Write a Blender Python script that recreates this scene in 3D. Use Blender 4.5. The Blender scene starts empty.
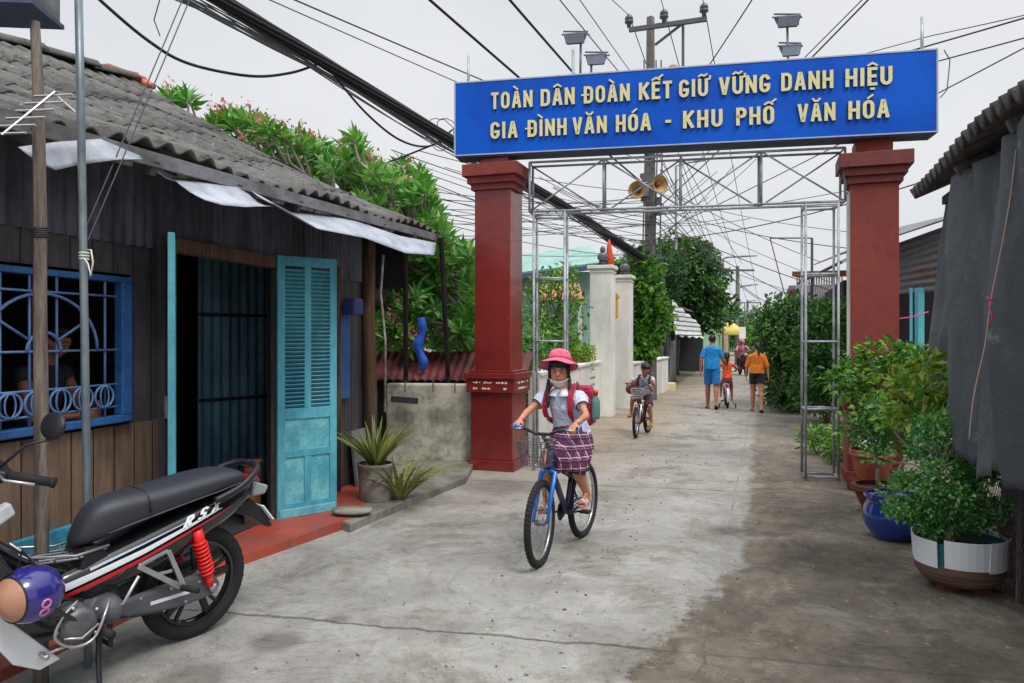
import bpy, bmesh, math, random
import numpy as np
from mathutils import Vector, Matrix, Euler, noise
random.seed(7)
rng = np.random.default_rng(11)
PI = math.pi
scn = bpy.context.scene
col = scn.collection
F, CX, HY, CAMH = 740.0, 512.0, 336.0, 1.55
def V(*a): return Vector(a)
def P(px, py, D): return Vector(((px-CX)/F*D, D, CAMH-(py-HY)/F*D))
def G(px, py, z=0.0):
    D = F*(CAMH-z)/(py-HY)
    return Vector(((px-CX)/F*D, D, z))
def R(d): return math.radians(d)
def s2l(c):
    return tuple((x/255/12.92 if x/255 <= .04045 else ((x/255+.055)/1.055)**2.4) for x in c)
LA = math.atan(.342)                      # direction of the lane
LV = V(math.sin(LA), math.cos(LA), 0); LP = V(math.cos(LA), -math.sin(LA), 0)

# ------------------------------------------------------------------ mesh builder
class MB:
    def __init__(s): s.v = []; s.f = []; s.m = []
    def add(s, vs, fs, mi=0):
        b = len(s.v); s.v += [tuple(x) for x in vs]
        for f in fs: s.f.append(tuple(i+b for i in f)); s.m.append(mi)
        return s
    def boxm(s, M, size, mi=0):
        x, y, z = size[0]/2, size[1]/2, size[2]/2
        vs = [M @ V(a*x, b*y, c*z) for c in (-1, 1) for b in (-1, 1) for a in (-1, 1)]
        return s.add(vs, [(0,2,3,1),(4,5,7,6),(0,1,5,4),(2,6,7,3),(0,4,6,2),(1,3,7,5)], mi)
    def box(s, c, size, rz=0, rx=0, ry=0, mi=0):
        return s.boxm(Matrix.Translation(Vector(c)) @ Euler((rx, ry, rz)).to_matrix().to_4x4(), size, mi)
    def bar(s, p0, p1, w, h=None, up=V(0,0,1), mi=0):
        p0 = Vector(p0); p1 = Vector(p1); h = h or w; d = (p1-p0); L = d.length; d.normalize()
        if abs(d.dot(up)) > .98: up = V(1,0,0)
        x = d.cross(up).normalized(); z = x.cross(d).normalized()
        M = Matrix((x, d, z)).transposed().to_4x4(); M.translation = (p0+p1)/2
        return s.boxm(M, (w, L, h), mi)
    def tube(s, pts, r, n=8, cap=True, closed=False, mi=0):
        pts = [Vector(p) for p in pts]; k = len(pts)
        rs = r if isinstance(r, (list, tuple)) else [r]*k
        u = None; vs = []
        for i in range(k):
            if closed: d = pts[(i+1) % k]-pts[i-1]
            else: d = pts[min(i+1, k-1)]-pts[max(i-1, 0)]
            if d.length < 1e-9: d = V(0,0,1)
            d.normalize()
            if u is None:
                u = d.cross(V(0,0,1) if abs(d.z) < .9 else V(1,0,0)).normalized()
            u = (u-d*u.dot(d))
            if u.length < 1e-6: u = d.orthogonal()
            u.normalize(); w = d.cross(u)
            for j in range(n):
                a = 2*PI*j/n; vs.append(pts[i]+(u*math.cos(a)+w*math.sin(a))*rs[i])
        fs = []
        for i in range(k if closed else k-1):
            i2 = (i+1) % k
            for j in range(n):
                j2 = (j+1) % n; fs.append((i*n+j, i*n+j2, i2*n+j2, i2*n+j))
        if cap and not closed:
            fs.append(tuple(range(n-1, -1, -1))); fs.append(tuple((k-1)*n+j for j in range(n)))
        return s.add(vs, fs, mi)
    def loft(s, rings, n=20, cap=True, mi=0):
        """rings: (centre, vecA, vecB)"""
        vs = []
        for c, a, b in rings:
            for j in range(n):
                t = 2*PI*j/n; vs.append(Vector(c)+Vector(a)*math.cos(t)+Vector(b)*math.sin(t))
        fs = [(i*n+j, i*n+(j+1) % n, (i+1)*n+(j+1) % n, (i+1)*n+j) for i in range(len(rings)-1) for j in range(n)]
        if cap:
            fs.append(tuple(range(n-1, -1, -1))); k = len(rings)-1; fs.append(tuple(k*n+j for j in range(n)))
        return s.add(vs, fs, mi)
    def lathe(s, prof, n=28, M=Matrix(), mi=0, cap=False):
        """prof: (r, z) around local z"""
        vs = [M @ V(r*math.cos(2*PI*j/n), r*math.sin(2*PI*j/n), z) for r, z in prof for j in range(n)]
        fs = [(i*n+j, i*n+(j+1) % n, (i+1)*n+(j+1) % n, (i+1)*n+j) for i in range(len(prof)-1) for j in range(n)]
        if cap: fs.append(tuple(range(n-1, -1, -1))); k = len(prof)-1; fs.append(tuple(k*n+j for j in range(n)))
        return s.add(vs, fs, mi)
    def ell(s, c, r, rot=Matrix(), nu=16, nv=10, mi=0):
        c = Vector(c); r = r if hasattr(r, '__len__') else (r, r, r)
        rot = rot.to_3x3()
        vs = [c+rot @ V(0, 0, -r[2])]
        for i in range(1, nv):
            p = -PI/2+PI*i/nv
            for j in range(nu):
                a = 2*PI*j/nu; vs.append(c+rot @ V(r[0]*math.cos(p)*math.cos(a), r[1]*math.cos(p)*math.sin(a), r[2]*math.sin(p)))
        vs.append(c+rot @ V(0, 0, r[2])); T = len(vs)-1
        fs = [(0, 1+(j+1) % nu, 1+j) for j in range(nu)]
        for i in range(nv-2):
            for j in range(nu):
                a = 1+i*nu+j; b = 1+i*nu+(j+1) % nu; fs.append((a, b, b+nu, a+nu))
        o = 1+(nv-2)*nu
        fs += [(o+j, o+(j+1) % nu, T) for j in range(nu)]
        return s.add(vs, fs, mi)
    def cap(s, p0, p1, r0, r1, n=14):
        p0 = Vector(p0); p1 = Vector(p1)
        s.tube([p0, p1], [r0, r1], n); s.ell(p0, r0, nu=n, nv=8); s.ell(p1, r1, nu=n, nv=8)
        return s
    def prism(s, pts, M, t, mi=0, mside=None):
        """pts in local xy, thickness along local z from 0 to t"""
        n = len(pts); vs = [M @ V(x, y, 0) for x, y in pts]+[M @ V(x, y, t) for x, y in pts]
        s.add(vs, [tuple(range(n-1, -1, -1)), tuple(range(n, 2*n))], mi)
        b = len(s.v)-2*n
        for i in range(n):
            j = (i+1) % n; s.f.append((b+i, b+j, b+n+j, b+n+i)); s.m.append(mi if mside is None else mside)
        return s
    def grid(s, fn, nu, nv, mi=0):
        vs = [fn(i/nu, j/nv) for j in range(nv+1) for i in range(nu+1)]
        fs = [(j*(nu+1)+i, j*(nu+1)+i+1, (j+1)*(nu+1)+i+1, (j+1)*(nu+1)+i) for j in range(nv) for i in range(nu)]
        return s.add(vs, fs, mi)
    def build(s, name, mats, parent=None, smooth=False, bevel=0, solid=0, remesh=0, sub=0, relax=0, angle=None):
        me = bpy.data.meshes.new(name); me.from_pydata(s.v, [], s.f)
        if not isinstance(mats, (list, tuple)): mats = [mats]
        for m in mats: me.materials.append(m)
        if len(mats) > 1: me.polygons.foreach_set('material_index', s.m)
        o = bpy.data.objects.new(name, me); col.objects.link(o)
        if not remesh:
            bm = bmesh.new(); bm.from_mesh(me); bmesh.ops.recalc_face_normals(bm, faces=bm.faces); bm.to_mesh(me); bm.free()
        if remesh:
            md = o.modifiers.new('r', 'REMESH'); md.mode = 'VOXEL'; md.voxel_size = remesh; md.use_smooth_shade = True
            if relax:
                ms = o.modifiers.new('s', 'SMOOTH'); ms.iterations = relax; ms.factor = .5
            dg = bpy.context.evaluated_depsgraph_get()
            nm = bpy.data.meshes.new_from_object(o.evaluated_get(dg)); o.modifiers.clear(); o.data = nm
            smooth = True
        if sub:
            md = o.modifiers.new('u', 'SUBSURF'); md.levels = md.render_levels = sub
        if solid:
            md = o.modifiers.new('o', 'SOLIDIFY'); md.thickness = solid; md.offset = 0
        if bevel:
            md = o.modifiers.new('b', 'BEVEL'); md.width = bevel; md.segments = 2; md.limit_method = 'ANGLE'; md.angle_limit = R(40)
        if smooth: o.data.polygons.foreach_set('use_smooth', [True]*len(o.data.polygons))
        if angle:
            try:
                o.data.polygons.foreach_set('use_smooth', [True]*len(o.data.polygons)); o.data.set_sharp_from_angle(angle=R(angle))
            except Exception: pass
        if parent is not None: put(o, parent)
        return o
def put(o, parent):
    o.parent = parent
    o.matrix_parent_inverse = wm(parent).inverted()
def wm(o):
    M = Matrix.LocRotScale(o.location, o.rotation_euler, o.scale)
    return (wm(o.parent) @ o.matrix_parent_inverse @ M) if o.parent else M
def tag(o, label=None, cat=None, group=None, kind=None):
    if label: o['label'] = label
    if cat: o['category'] = cat
    if group: o['group'] = group
    if kind: o['kind'] = kind
    return o
def thing(name, label, cat, loc=(0,0,0), rz=0, group=None):
    o = bpy.data.objects.new(name, None); col.objects.link(o); o.empty_display_size = .1
    o.location = loc; o.rotation_euler = (0,0,rz); return tag(o, label, cat, group)
def copy_tree(o, parent=None):
    c = o.copy(); col.objects.link(c)
    if parent: c.parent = parent
    for ch in o.children: copy_tree(ch, c)
    return c

# ------------------------------------------------------------------ materials
def nt(name):
    m = bpy.data.materials.new(name); m.use_nodes = True
    return m, m.node_tree.nodes, m.node_tree.links, m.node_tree.nodes['Principled BSDF']
def node(ns, t, **kw):
    n = ns.new(t)
    for k, v in kw.items():
        if k.startswith('i_'):
            n.inputs[int(k[2:])].default_value = v
        else: setattr(n, k, v)
    return n
def ramp(ns, stops):
    r = ns.new('ShaderNodeValToRGB'); e = r.color_ramp.elements
    e[0].position, e[0].color = stops[0][0], (*stops[0][1], 1)
    e[1].position, e[1].color = stops[-1][0], (*stops[-1][1], 1)
    for p, c in stops[1:-1]:
        x = e.new(p); x.color = (*c, 1)
    return r
def g3(x): return (x, x, x)
def mixc(ns, ls, fac, a, b, mode='MIX'):
    m = ns.new('ShaderNodeMix'); m.data_type = 'RGBA'; m.blend_type = mode
    for k, x in ((0, fac), (6, a), (7, b)):
        if isinstance(x, (int, float)): m.inputs[k].default_value = x
        elif isinstance(x, tuple): m.inputs[k].default_value = (*x, 1) if len(x) == 3 else x
        else: ls.new(x, m.inputs[k])
    return m.outputs[2]
def noisen(ns, ls, vec, scale, detail=6, rough=.6, dist=0.0):
    n = node(ns, 'ShaderNodeTexNoise'); n.inputs['Scale'].default_value = scale; n.inputs['Detail'].default_value = detail
    n.inputs['Roughness'].default_value = rough; n.inputs['Distortion'].default_value = dist
    if vec is not None: ls.new(vec, n.inputs['Vector'])
    return n.outputs['Fac']
def sramp(ns, ls, x, lo, hi):
    m = node(ns, 'ShaderNodeMapRange'); ls.new(x, m.inputs[0]); m.inputs[1].default_value = lo; m.inputs[2].default_value = hi
    return m.outputs[0]
def mapping(ns, ls, scale=(1,1,1), rot=(0,0,0), loc=(0,0,0), coord='Object'):
    if coord == 'World':
        g = ns.new('ShaderNodeNewGeometry'); src = g.outputs['Position']
    else:
        tc = ns.new('ShaderNodeTexCoord'); src = tc.outputs[coord]
    mp = ns.new('ShaderNodeMapping'); mp.inputs[1].default_value = loc; mp.inputs[2].default_value = rot; mp.inputs[3].default_value = scale
    ls.new(src, mp.inputs[0]); return mp.outputs[0]
def bump(ns, ls, b, h, strength=.3, dist=.01):
    n = ns.new('ShaderNodeBump'); n.inputs['Strength'].default_value = strength; n.inputs['Distance'].default_value = dist
    ls.new(h, n.inputs['Height']); ls.new(n.outputs[0], b.inputs['Normal']); return n
def mat(name, c, rough=.6, var=.25, scale=6, c2=None, metal=0, bstr=.15, stretch=(1,1,1), fine=True, coat=0, spec=.5, thr=(.42, .62), coord='World'):
    m, ns, ls, b = nt(name)
    c = s2l(c); dark = tuple(x*(1-var) for x in c); c2 = s2l(c2) if c2 else tuple(min(1, x*(1+var*.5)) for x in c)
    v = mapping(ns, ls, stretch, coord=coord)
    n1 = noisen(ns, ls, v, scale); n2 = noisen(ns, ls, v, scale*7, 4)
    base = mixc(ns, ls, sramp(ns, ls, n1, *thr), c, c2)
    out = mixc(ns, ls, sramp(ns, ls, n2, .45, .75), base, mixc(ns, ls, 1.0, base, (1-var,)*3, 'MULTIPLY'))
    ls.new(out, b.inputs['Base Color'])
    b.inputs['Metallic'].default_value = metal; b.inputs['Specular IOR Level'].default_value = spec
    b.inputs['Coat Weight'].default_value = coat
    rr = node(ns, 'ShaderNodeMapRange'); ls.new(n2, rr.inputs[0]); rr.inputs[3].default_value = max(0, rough-.12); rr.inputs[4].default_value = min(1, rough+.12)
    ls.new(rr.outputs[0], b.inputs['Roughness'])
    if bstr: bump(ns, ls, b, n2, bstr, .01)
    return m
def leafmat(name, c1, c2, c3=None, rough=.45):
    m, ns, ls, b = nt(name)
    g = ns.new('ShaderNodeNewGeometry'); r = ramp(ns, [(0, s2l(c1)), (.6, s2l(c2)), (1, s2l(c3 or c2))])
    ls.new(g.outputs['Random Per Island'], r.inputs[0])
    ls.new(r.outputs[0], b.inputs['Base Color']); b.inputs['Roughness'].default_value = rough
    t = ns.new('ShaderNodeBsdfTranslucent'); ls.new(mixc(ns, ls, 1.0, r.outputs[0], (1.0, 1.0, .5), 'MULTIPLY'), t.inputs[0])
    mx = ns.new('ShaderNodeMixShader'); mx.inputs[0].default_value = .3
    ls.new(b.outputs[0], mx.inputs[1]); ls.new(t.outputs[0], mx.inputs[2]); ls.new(mx.outputs[0], ns['Material Output'].inputs[0])
    return m
def plankmat(name, c1, c2, w=.13, axis='X', rough=.8, gap=.03, ang=0.0, horizontal=False):
    """weathered boards; boards are split by a gap in the material"""
    m, ns, ls, b = nt(name)
    v = mapping(ns, ls, (1,1,1), (0,0,ang), coord='World')
    sp = ns.new('ShaderNodeSeparateXYZ'); ls.new(v, sp.inputs[0])
    src = sp.outputs[2] if horizontal else sp.outputs[{'X':0,'Y':1}[axis]]
    d = node(ns, 'ShaderNodeMath', operation='DIVIDE'); ls.new(src, d.inputs[0]); d.inputs[1].default_value = w
    fl = node(ns, 'ShaderNodeMath', operation='FLOOR'); ls.new(d.outputs[0], fl.inputs[0])
    fr = node(ns, 'ShaderNodeMath', operation='FRACT'); ls.new(d.outputs[0], fr.inputs[0])
    wn = node(ns, 'ShaderNodeTexWhiteNoise', noise_dimensions='1D'); ls.new(fl.outputs[0], wn.inputs[1])
    st = mapping(ns, ls, (9,9,1.1) if not horizontal else (1.5,1.5,14), coord='World'); n1 = noisen(ns, ls, st, 3, 8, .7)
    n2 = noisen(ns, ls, mapping(ns, ls, coord='World'), 2.2, 5)
    base = mixc(ns, ls, wn.outputs[0], s2l(c1), s2l(c2))
    base = mixc(ns, ls, sramp(ns, ls, n1, .4, .7), base, mixc(ns, ls, 1.0, base, (.5,.48,.46), 'MULTIPLY'))
    base = mixc(ns, ls, sramp(ns, ls, n2, .5, .75), base, mixc(ns, ls, 1.0, base, (.6,.58,.6), 'MULTIPLY'))
    lt = node(ns, 'ShaderNodeMath', operation='LESS_THAN'); ls.new(fr.outputs[0], lt.inputs[0]); lt.inputs[1].default_value = gap/w*.3
    out = mixc(ns, ls, lt.outputs[0], base, (.008,.007,.006))
    ls.new(out, b.inputs['Base Color']); b.inputs['Roughness'].default_value = rough
    bump(ns, ls, b, n1, .4, .01); return m

def clothmat(name, c, var=.12):
    m, ns, ls, b = nt(name); c = s2l(c); v = mapping(ns, ls, (1,1,.6), coord='World')
    n1 = noisen(ns, ls, v, 9, 4, .55, 1.2); n2 = noisen(ns, ls, v, 24, 3, .5, .8); n3 = noisen(ns, ls, v, 400, 2)
    ls.new(mixc(ns, ls, sramp(ns, ls, n3, .3, .7), c, tuple(x*(1-var) for x in c)), b.inputs['Base Color']); b.inputs['Roughness'].default_value = .9; b.inputs['Sheen Weight'].default_value = .15
    a = node(ns, 'ShaderNodeMath', operation='ADD'); ls.new(n1, a.inputs[0]); ls.new(n2, a.inputs[1]); bump(ns, ls, b, a.outputs[0], .9, .035); return m
def netmat(name, c, c2):
    m, ns, ls, b = nt(name); v = mapping(ns, ls, (1,1,.35), coord='World'); vf = mapping(ns, ls, coord='World')
    n1 = noisen(ns, ls, v, 2.2, 6, .6, .6); n2 = noisen(ns, ls, vf, 7, 6, .7)
    w1 = node(ns, 'ShaderNodeTexWave', bands_direction='Z'); w1.inputs['Scale'].default_value = 46; w1.inputs['Distortion'].default_value = .6; ls.new(vf, w1.inputs['Vector'])
    w2 = node(ns, 'ShaderNodeTexWave', bands_direction='DIAGONAL'); w2.inputs['Scale'].default_value = 40; w2.inputs['Distortion'].default_value = .6; ls.new(vf, w2.inputs['Vector'])
    c0 = mixc(ns, ls, sramp(ns, ls, n1, .38, .62), s2l(c), s2l(c2)); mm = node(ns, 'ShaderNodeMath', operation='MULTIPLY'); ls.new(w1.outputs['Fac'], mm.inputs[0]); ls.new(w2.outputs['Fac'], mm.inputs[1])
    c0 = mixc(ns, ls, mm.outputs[0], mixc(ns, ls, 1.0, c0, (.72,.72,.74), 'MULTIPLY'), mixc(ns, ls, 1.0, c0, (1.3,1.3,1.28), 'MULTIPLY'))
    c0 = mixc(ns, ls, sramp(ns, ls, n2, .6, .75), c0, s2l((128,126,120)))
    ls.new(c0, b.inputs['Base Color']); b.inputs['Roughness'].default_value = .9; bump(ns, ls, b, n2, .6, .03); return m
M = {}
M['dark_metal_sheet'] = mat('dark_metal_sheet', (98,100,116), .6, .5, 1.6, (66,66,80), stretch=(3,3,.5))
M['black_board'] = mat('black_board', (52,46,48), .8, .4, 3, (34,30,34))
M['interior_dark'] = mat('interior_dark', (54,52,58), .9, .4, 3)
M['blue_sheet'] = mat('blue_sheet', (112,164,188), .5, .35, 2.5, (80,124,150), stretch=(2,2,.6))
M['teal_door'] = mat('teal_door', (96,182,200), .6, .22, 3.2, (70,154,176), bstr=.1, stretch=(1,1,.5))
M['teal_panel'] = mat('teal_panel', (118,196,206), .6, .25, 6, (78,160,178), bstr=.1)
M['teal_frame'] = mat('teal_frame', (50,140,150), .6, .3, 4)
M['blue_frame'] = mat('blue_frame', (50,106,170), .55, .35, 6, (40,86,140))
M['grille_paint'] = mat('grille_paint', (96,128,176), .5, .3, 8)
M['plank_brown'] = plankmat('plank_brown', (146,120,98), (114,92,76), .15, 'Y')
M['plank_dark'] = plankmat('plank_dark', (92,86,88), (72,68,76), .15, 'Y')
M['plinth_teal'] = mat('plinth_teal', (64,162,192), .6, .35, 4, (48,120,150))
M['wood_old'] = mat('wood_old', (128,118,108), .85, .5, 3, (84,74,66), stretch=(9,9,.8), bstr=.5)
M['wood_brown'] = mat('wood_brown', (112,84,64), .85, .5, 3, (76,56,44), stretch=(9,9,.8), bstr=.5)
M['galv'] = mat('galv', (140,152,158), .45, .25, 6, (104,118,126), metal=.35, stretch=(1,1,.3))
M['galv_frame'] = mat('galv_frame', (182,188,194), .45, .25, 5, (136,142,150), metal=.25)
M['steel'] = mat('steel', (190,190,192), .3, .04, 3, metal=.8, bstr=0)
M['white_tarp'] = mat('white_tarp', (182,187,196), .5, .2, 5, (150,156,168), bstr=.1)
M['pillar_red'] = mat('pillar_red', (138,46,40), .32, .25, 1.2, (118,38,36), bstr=.03, coat=.25)
M['pillar_flat'] = mat('pillar_flat', (142,60,52), .7, .16, 2.0, (128,50,44), bstr=.1)
M['pillar_cap'] = mat('pillar_cap', (120,50,44), .6, .25, 5, (104,44,40))
M['plaster_white'] = mat('plaster_white', (234,232,226), .8, .12, 1.6, (214,211,202), stretch=(1,1,.5))
M['plaster_edge'] = mat('plaster_edge', (205,200,200), .8, .3, 6, (150,120,110))
M['sign_blue'] = mat('sign_blue', (0,92,208), .5, .08, 1.4, (0,80,190), bstr=.02, spec=.2)
M['sign_edge'] = mat('sign_edge', (170,182,200), .5, .2, 5)
M['sign_under'] = mat('sign_under', (70,80,104), .7, .3, 3)
M['letter_face'] = mat('letter_face', (238,222,134), .4, .12, 30, (216,214,190), bstr=.02)
M['letter_side'] = mat('letter_side', (26,26,34), .5, .2, 6)
M['rubber'] = mat('rubber', (30,30,32), .8, .3, 20)
M['black_plastic'] = mat('black_plastic', (32,33,38), .45, .25, 8, bstr=.04)
M['black_gloss'] = mat('black_gloss', (24,24,28), .18, .1, 8, bstr=0, coat=.6)
M['seat_vinyl'] = mat('seat_vinyl', (50,52,60), .5, .12, 60, bstr=.08)
M['grey_plastic'] = mat('grey_plastic', (86,88,94), .5, .2, 8)
M['engine_metal'] = mat('engine_metal', (112,112,116), .45, .3, 10, metal=.6)
M['white_paint'] = mat('white_paint', (224,228,232), .3, .08, 8, bstr=.02, coat=.4)
M['red_paint'] = mat('red_paint', (190,24,36), .3, .12, 8, bstr=.02, coat=.3)
M['spring_red'] = mat('spring_red', (225,34,28), .4, .15, 8)
M['tail_red'] = mat('tail_red', (170,20,26), .15, .1, 8, coat=.8)
M['helmet_blue'] = mat('helmet_blue', (44,40,122), .2, .15, 4, coat=.7, bstr=.02)
M['helmet_brown'] = mat('helmet_brown', (176,128,104), .35, .12, 4, bstr=.02)
M['pink_print'] = mat('pink_print', (214,120,178), .4, .1, 9)
M['bike_blue'] = mat('bike_blue', (22,104,196), .3, .1, 8, coat=.4, bstr=.02)
M['bike_dark'] = mat('bike_dark', (28,44,84), .35, .1, 8, coat=.4, bstr=.02)
M['bike_pink'] = mat('bike_pink', (220,90,130), .35, .1, 8, bstr=.02)
M['bike_red'] = mat('bike_red', (96,34,42), .35, .1, 8, bstr=.02)
M['skin'] = mat('skin', (206,146,114), .55, .1, 12, (182,116,88), bstr=.02)
M['skin_tan'] = mat('skin_tan', (164,106,78), .55, .1, 12, bstr=.02)
M['lips'] = mat('lips', (150,74,66), .5, .1, 20, bstr=0)
M['hair'] = mat('hair', (24,20,22), .5, .3, 40, bstr=.3, stretch=(4,4,1))
M['eye'] = mat('eye', (20,14,12), .15, .1, 20, bstr=0)
M['eye_white'] = mat('eye_white', (170,160,152), .3, .05, 20, bstr=0)
M['hat_pink'] = clothmat('hat_pink', (240,112,140))
M['shirt_white'] = clothmat('shirt_white', (216,224,246))
M['collar_white'] = mat('collar_white', (226,230,242), .85, .06, 14)
M['mask_white'] = mat('mask_white', (222,228,232), .8, .05, 14)
M['bag_red'] = clothmat('bag_red', (176,24,66))
M['bag_maroon'] = clothmat('bag_maroon', (120,36,44))
M['strap_dark'] = mat('strap_dark', (40,40,52), .8, .2, 10)
M['sandal_white'] = mat('sandal_white', (232,214,218), .6, .1, 10)
M['sandal_sole'] = mat('sandal_sole', (196,120,96), .7, .1, 10)
M['shirt_blue'] = clothmat('shirt_blue', (18,142,214))
M['short_blue'] = clothmat('short_blue', (24,118,196))
M['shirt_orange'] = clothmat('shirt_orange', (226,124,38))
M['shirt_redorange'] = clothmat('shirt_redorange', (240,92,36))
M['short_black'] = clothmat('short_black', (28,28,36))
M['check_grey'] = mat('check_grey', (206,204,214), .85, .3, 26, (150,140,158), thr=(.48,.52))
M['pants_dark'] = clothmat('pants_dark', (66,40,54))
M['pants_pink'] = clothmat('pants_pink', (176,96,110))
M['shirt_pink'] = clothmat('shirt_pink', (220,130,160))
M['terracotta'] = mat('terracotta', (178,92,66), .75, .3, 6, (150,76,58))
M['terracotta_dark'] = mat('terracotta_dark', (104,50,40), .8, .35, 6)
M['pot_blue'] = mat('pot_blue', (24,62,150), .18, .2, 6, (18,48,120), coat=.6, bstr=.02)
M['pot_concrete'] = mat('pot_concrete', (158,152,142), .85, .25, 6, (124,118,106))
M['wood_tub'] = mat('wood_tub', (134,106,90), .8, .4, 4, (96,74,62), stretch=(.6,.6,14), bstr=.5)
M['white_board'] = mat('white_board', (226,232,236), .5, .06, 4, bstr=.02)
M['teal_inner'] = mat('teal_inner', (30,96,98), .6, .2, 6)
M['soil'] = mat('soil', (70,58,46), .95, .4, 14, bstr=.8)
M['net_dark'] = netmat('net_dark', (104,109,115), (78,84,91))
M['net_darker'] = netmat('net_darker', (86,93,97), (64,71,76))
M['rope_tan'] = mat('rope_tan', (168,140,120), .8, .2, 20)
M['ribbon_pink'] = mat('ribbon_pink', (214,70,130), .6, .15, 20)
M['cable'] = mat('cable', (38,38,42), .7, .2, 5, bstr=0)
M['cable_thin'] = mat('cable_thin', (70,72,76), .7, .2, 5, bstr=0)
M['concrete_pole'] = mat('concrete_pole', (128,124,120), .85, .25, 3, (104,100,96))
M['insulator'] = mat('insulator', (90,92,100), .3, .2, 10)
M['horn_tan'] = mat('horn_tan', (196,158,104), .6, .2, 6, (170,130,84))
M['lamp_glass'] = mat('lamp_glass', (150,155,160), .2, .1, 6)
M['bark'] = mat('bark', (92,80,70), .9, .45, 6, bstr=.6, stretch=(2,2,.7))
M['bark_grey'] = mat('bark_grey', (140,132,120), .85, .35, 6, bstr=.4)
M['roof_red'] = mat('roof_red', (124,52,52), .65, .4, 3, (94,42,44))
M['rust'] = mat('rust', (150,88,62), .8, .4, 5, (112,70,56))
M['house_green'] = mat('house_green', (146,180,170), .75, .2, 2, (124,160,152))
M['roof_tile'] = mat('roof_tile', (176,112,84), .8, .3, 6)
M['sheet_grey'] = mat('sheet_grey', (128,130,132), .6, .35, 2.5, (96,92,92), stretch=(1,1,2))
M['sheet_rusty'] = mat('sheet_rusty', (112,112,114), .6, .35, 2.2, (120,84,64), stretch=(1,1,3), thr=(.5,.66))
M['teal_post'] = mat('teal_post', (96,190,206), .5, .2, 6)
M['tile_red'] = None
M['yellow_box'] = mat('yellow_box', (206,150,40), .5, .25, 10)
M['flag_red'] = mat('flag_red', (214,74,40), .7, .15, 6)
M['gold'] = mat('gold', (220,190,60), .5, .15, 6)
M['grey_gate'] = mat('grey_gate', (120,126,132), .55, .25, 3)
M['purple_box'] = mat('purple_box', (58,62,128), .5, .25, 8)
M['bottle'] = mat('bottle', (96,140,128), .15, .1, 8)
M['pale_print'] = mat('pale_print', (90,96,110), .8, .1, 8)
M['plaza_dark'] = mat('plaza_dark', (58,58,62), .8, .3, 3)
M['leaf_mid'] = leafmat('leaf_mid', (42,86,36), (74,128,50), (124,172,74))
M['leaf_dark'] = leafmat('leaf_dark', (28,58,32), (50,90,46), (86,128,68))
M['leaf_plumeria'] = leafmat('leaf_plumeria', (66,132,56), (108,172,76), (164,206,118))
M['leaf_bright'] = leafmat('leaf_bright', (62,124,34), (104,166,50), (168,196,70))
M['leaf_yellow'] = leafmat('leaf_yellow', (96,140,48), (150,176,66), (196,206,96))
M['leaf_bonsai'] = leafmat('leaf_bonsai', (52,112,56), (88,158,80), (160,206,120))
M['leaf_snake'] = leafmat('leaf_snake', (70,88,52), (120,136,72), (186,184,104))
M['petal'] = leafmat('petal', (190,90,120), (216,130,150), (238,190,190))

# ------------------------------------------------------------------ stroke lettering
def RR(x0, y0, x1, y1, r, n=4, gx=None):
    pts = []
    for cx, cy, a0 in ((x1-r[0], y1-r[1], 0), (x0+r[0], y1-r[1], 90), (x0+r[0], y0+r[1], 180), (x1-r[0], y0+r[1], 270)):
        for i in range(n+1):
            a = R(a0+90*i/n); pts.append((cx+r[0]*math.cos(a), cy+r[1]*math.sin(a)))
    return pts
def arc(cx, cy, rx, ry, a0, a1, n=6):
    return [(cx+rx*math.cos(R(a0+(a1-a0)*i/n)), cy+ry*math.sin(R(a0+(a1-a0)*i/n))) for i in range(n+1)]
GL = {
 'T': (.44, [[(0,1),(1,1)], [(.5,1),(.5,0)]]),
 'O': (.50, [('c', RR(0,0,1,1,(.5,.26)))]),
 'A': (.52, [[(0,0),(.42,1),(.58,1),(1,0)], [(.17,.28),(.83,.28)]]),
 'N': (.52, [[(0,0),(0,1)], [(0,1),(1,0)], [(1,0),(1,1)]]),
 'D': (.50, [('c', [(0,0)]+arc(.5,.26,.5,.26,-90,0)+arc(.5,.74,.5,.26,0,90)+[(0,1)])]),
 'K': (.50, [[(0,0),(0,1)], [(.05,.42),(1,1)], [(.32,.6),(1,0)]]),
 'E': (.42, [[(1,1),(0,1),(0,0),(1,0)], [(0,.52),(.85,.52)]]),
 'G': (.50, [arc(.5,.74,.5,.26,22,90)+arc(.5,.74,.5,.26,90,180)+arc(.5,.26,.5,.26,180,270)+arc(.5,.26,.5,.26,270,360)+[(1,.40),(.62,.40)]]),
 'I': (.19, [[(.5,0),(.5,1)]]),
 'U': (.50, [[(0,1)]+arc(.5,.26,.5,.26,180,360)+[(1,1)]]),
 'V': (.50, [[(0,1),(.44,0),(.56,0),(1,1)]]),
 'H': (.50, [[(0,0),(0,1)], [(1,0),(1,1)], [(0,.5),(1,.5)]]),
 'P': (.48, [[(0,0),(0,1)]+arc(.6,.75,.4,.25,90,-90)+[(0,.5)]]),
 '-': (.30, [[(.1,.45),(.9,.45)]]),
 'R': (.50, [[(0,0),(0,1)]+arc(.6,.75,.4,.25,90,-90)+[(0,.5)], [(.5,.5),(1,0)]]),
 'S': (.50, [[(1,.9),(.7,1),(.2,1),(0,.8),(.1,.58),(.9,.42),(1,.2),(.8,0),(.3,0),(0,.1)]]),
 'X': (.50, [[(0,0),(1,1)], [(0,1),(1,0)]]),
}
DEC = {'À':('A','g'),'Â':('A','c'),'Đ':('D','b'),'Ế':('E','ca'),'Ữ':('U','ht'),'Ì':('I','g'),'Ă':('A','v'),'Ó':('O','a'),'Ố':('O','ca'),'Ệ':('E','cd')}
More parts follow.
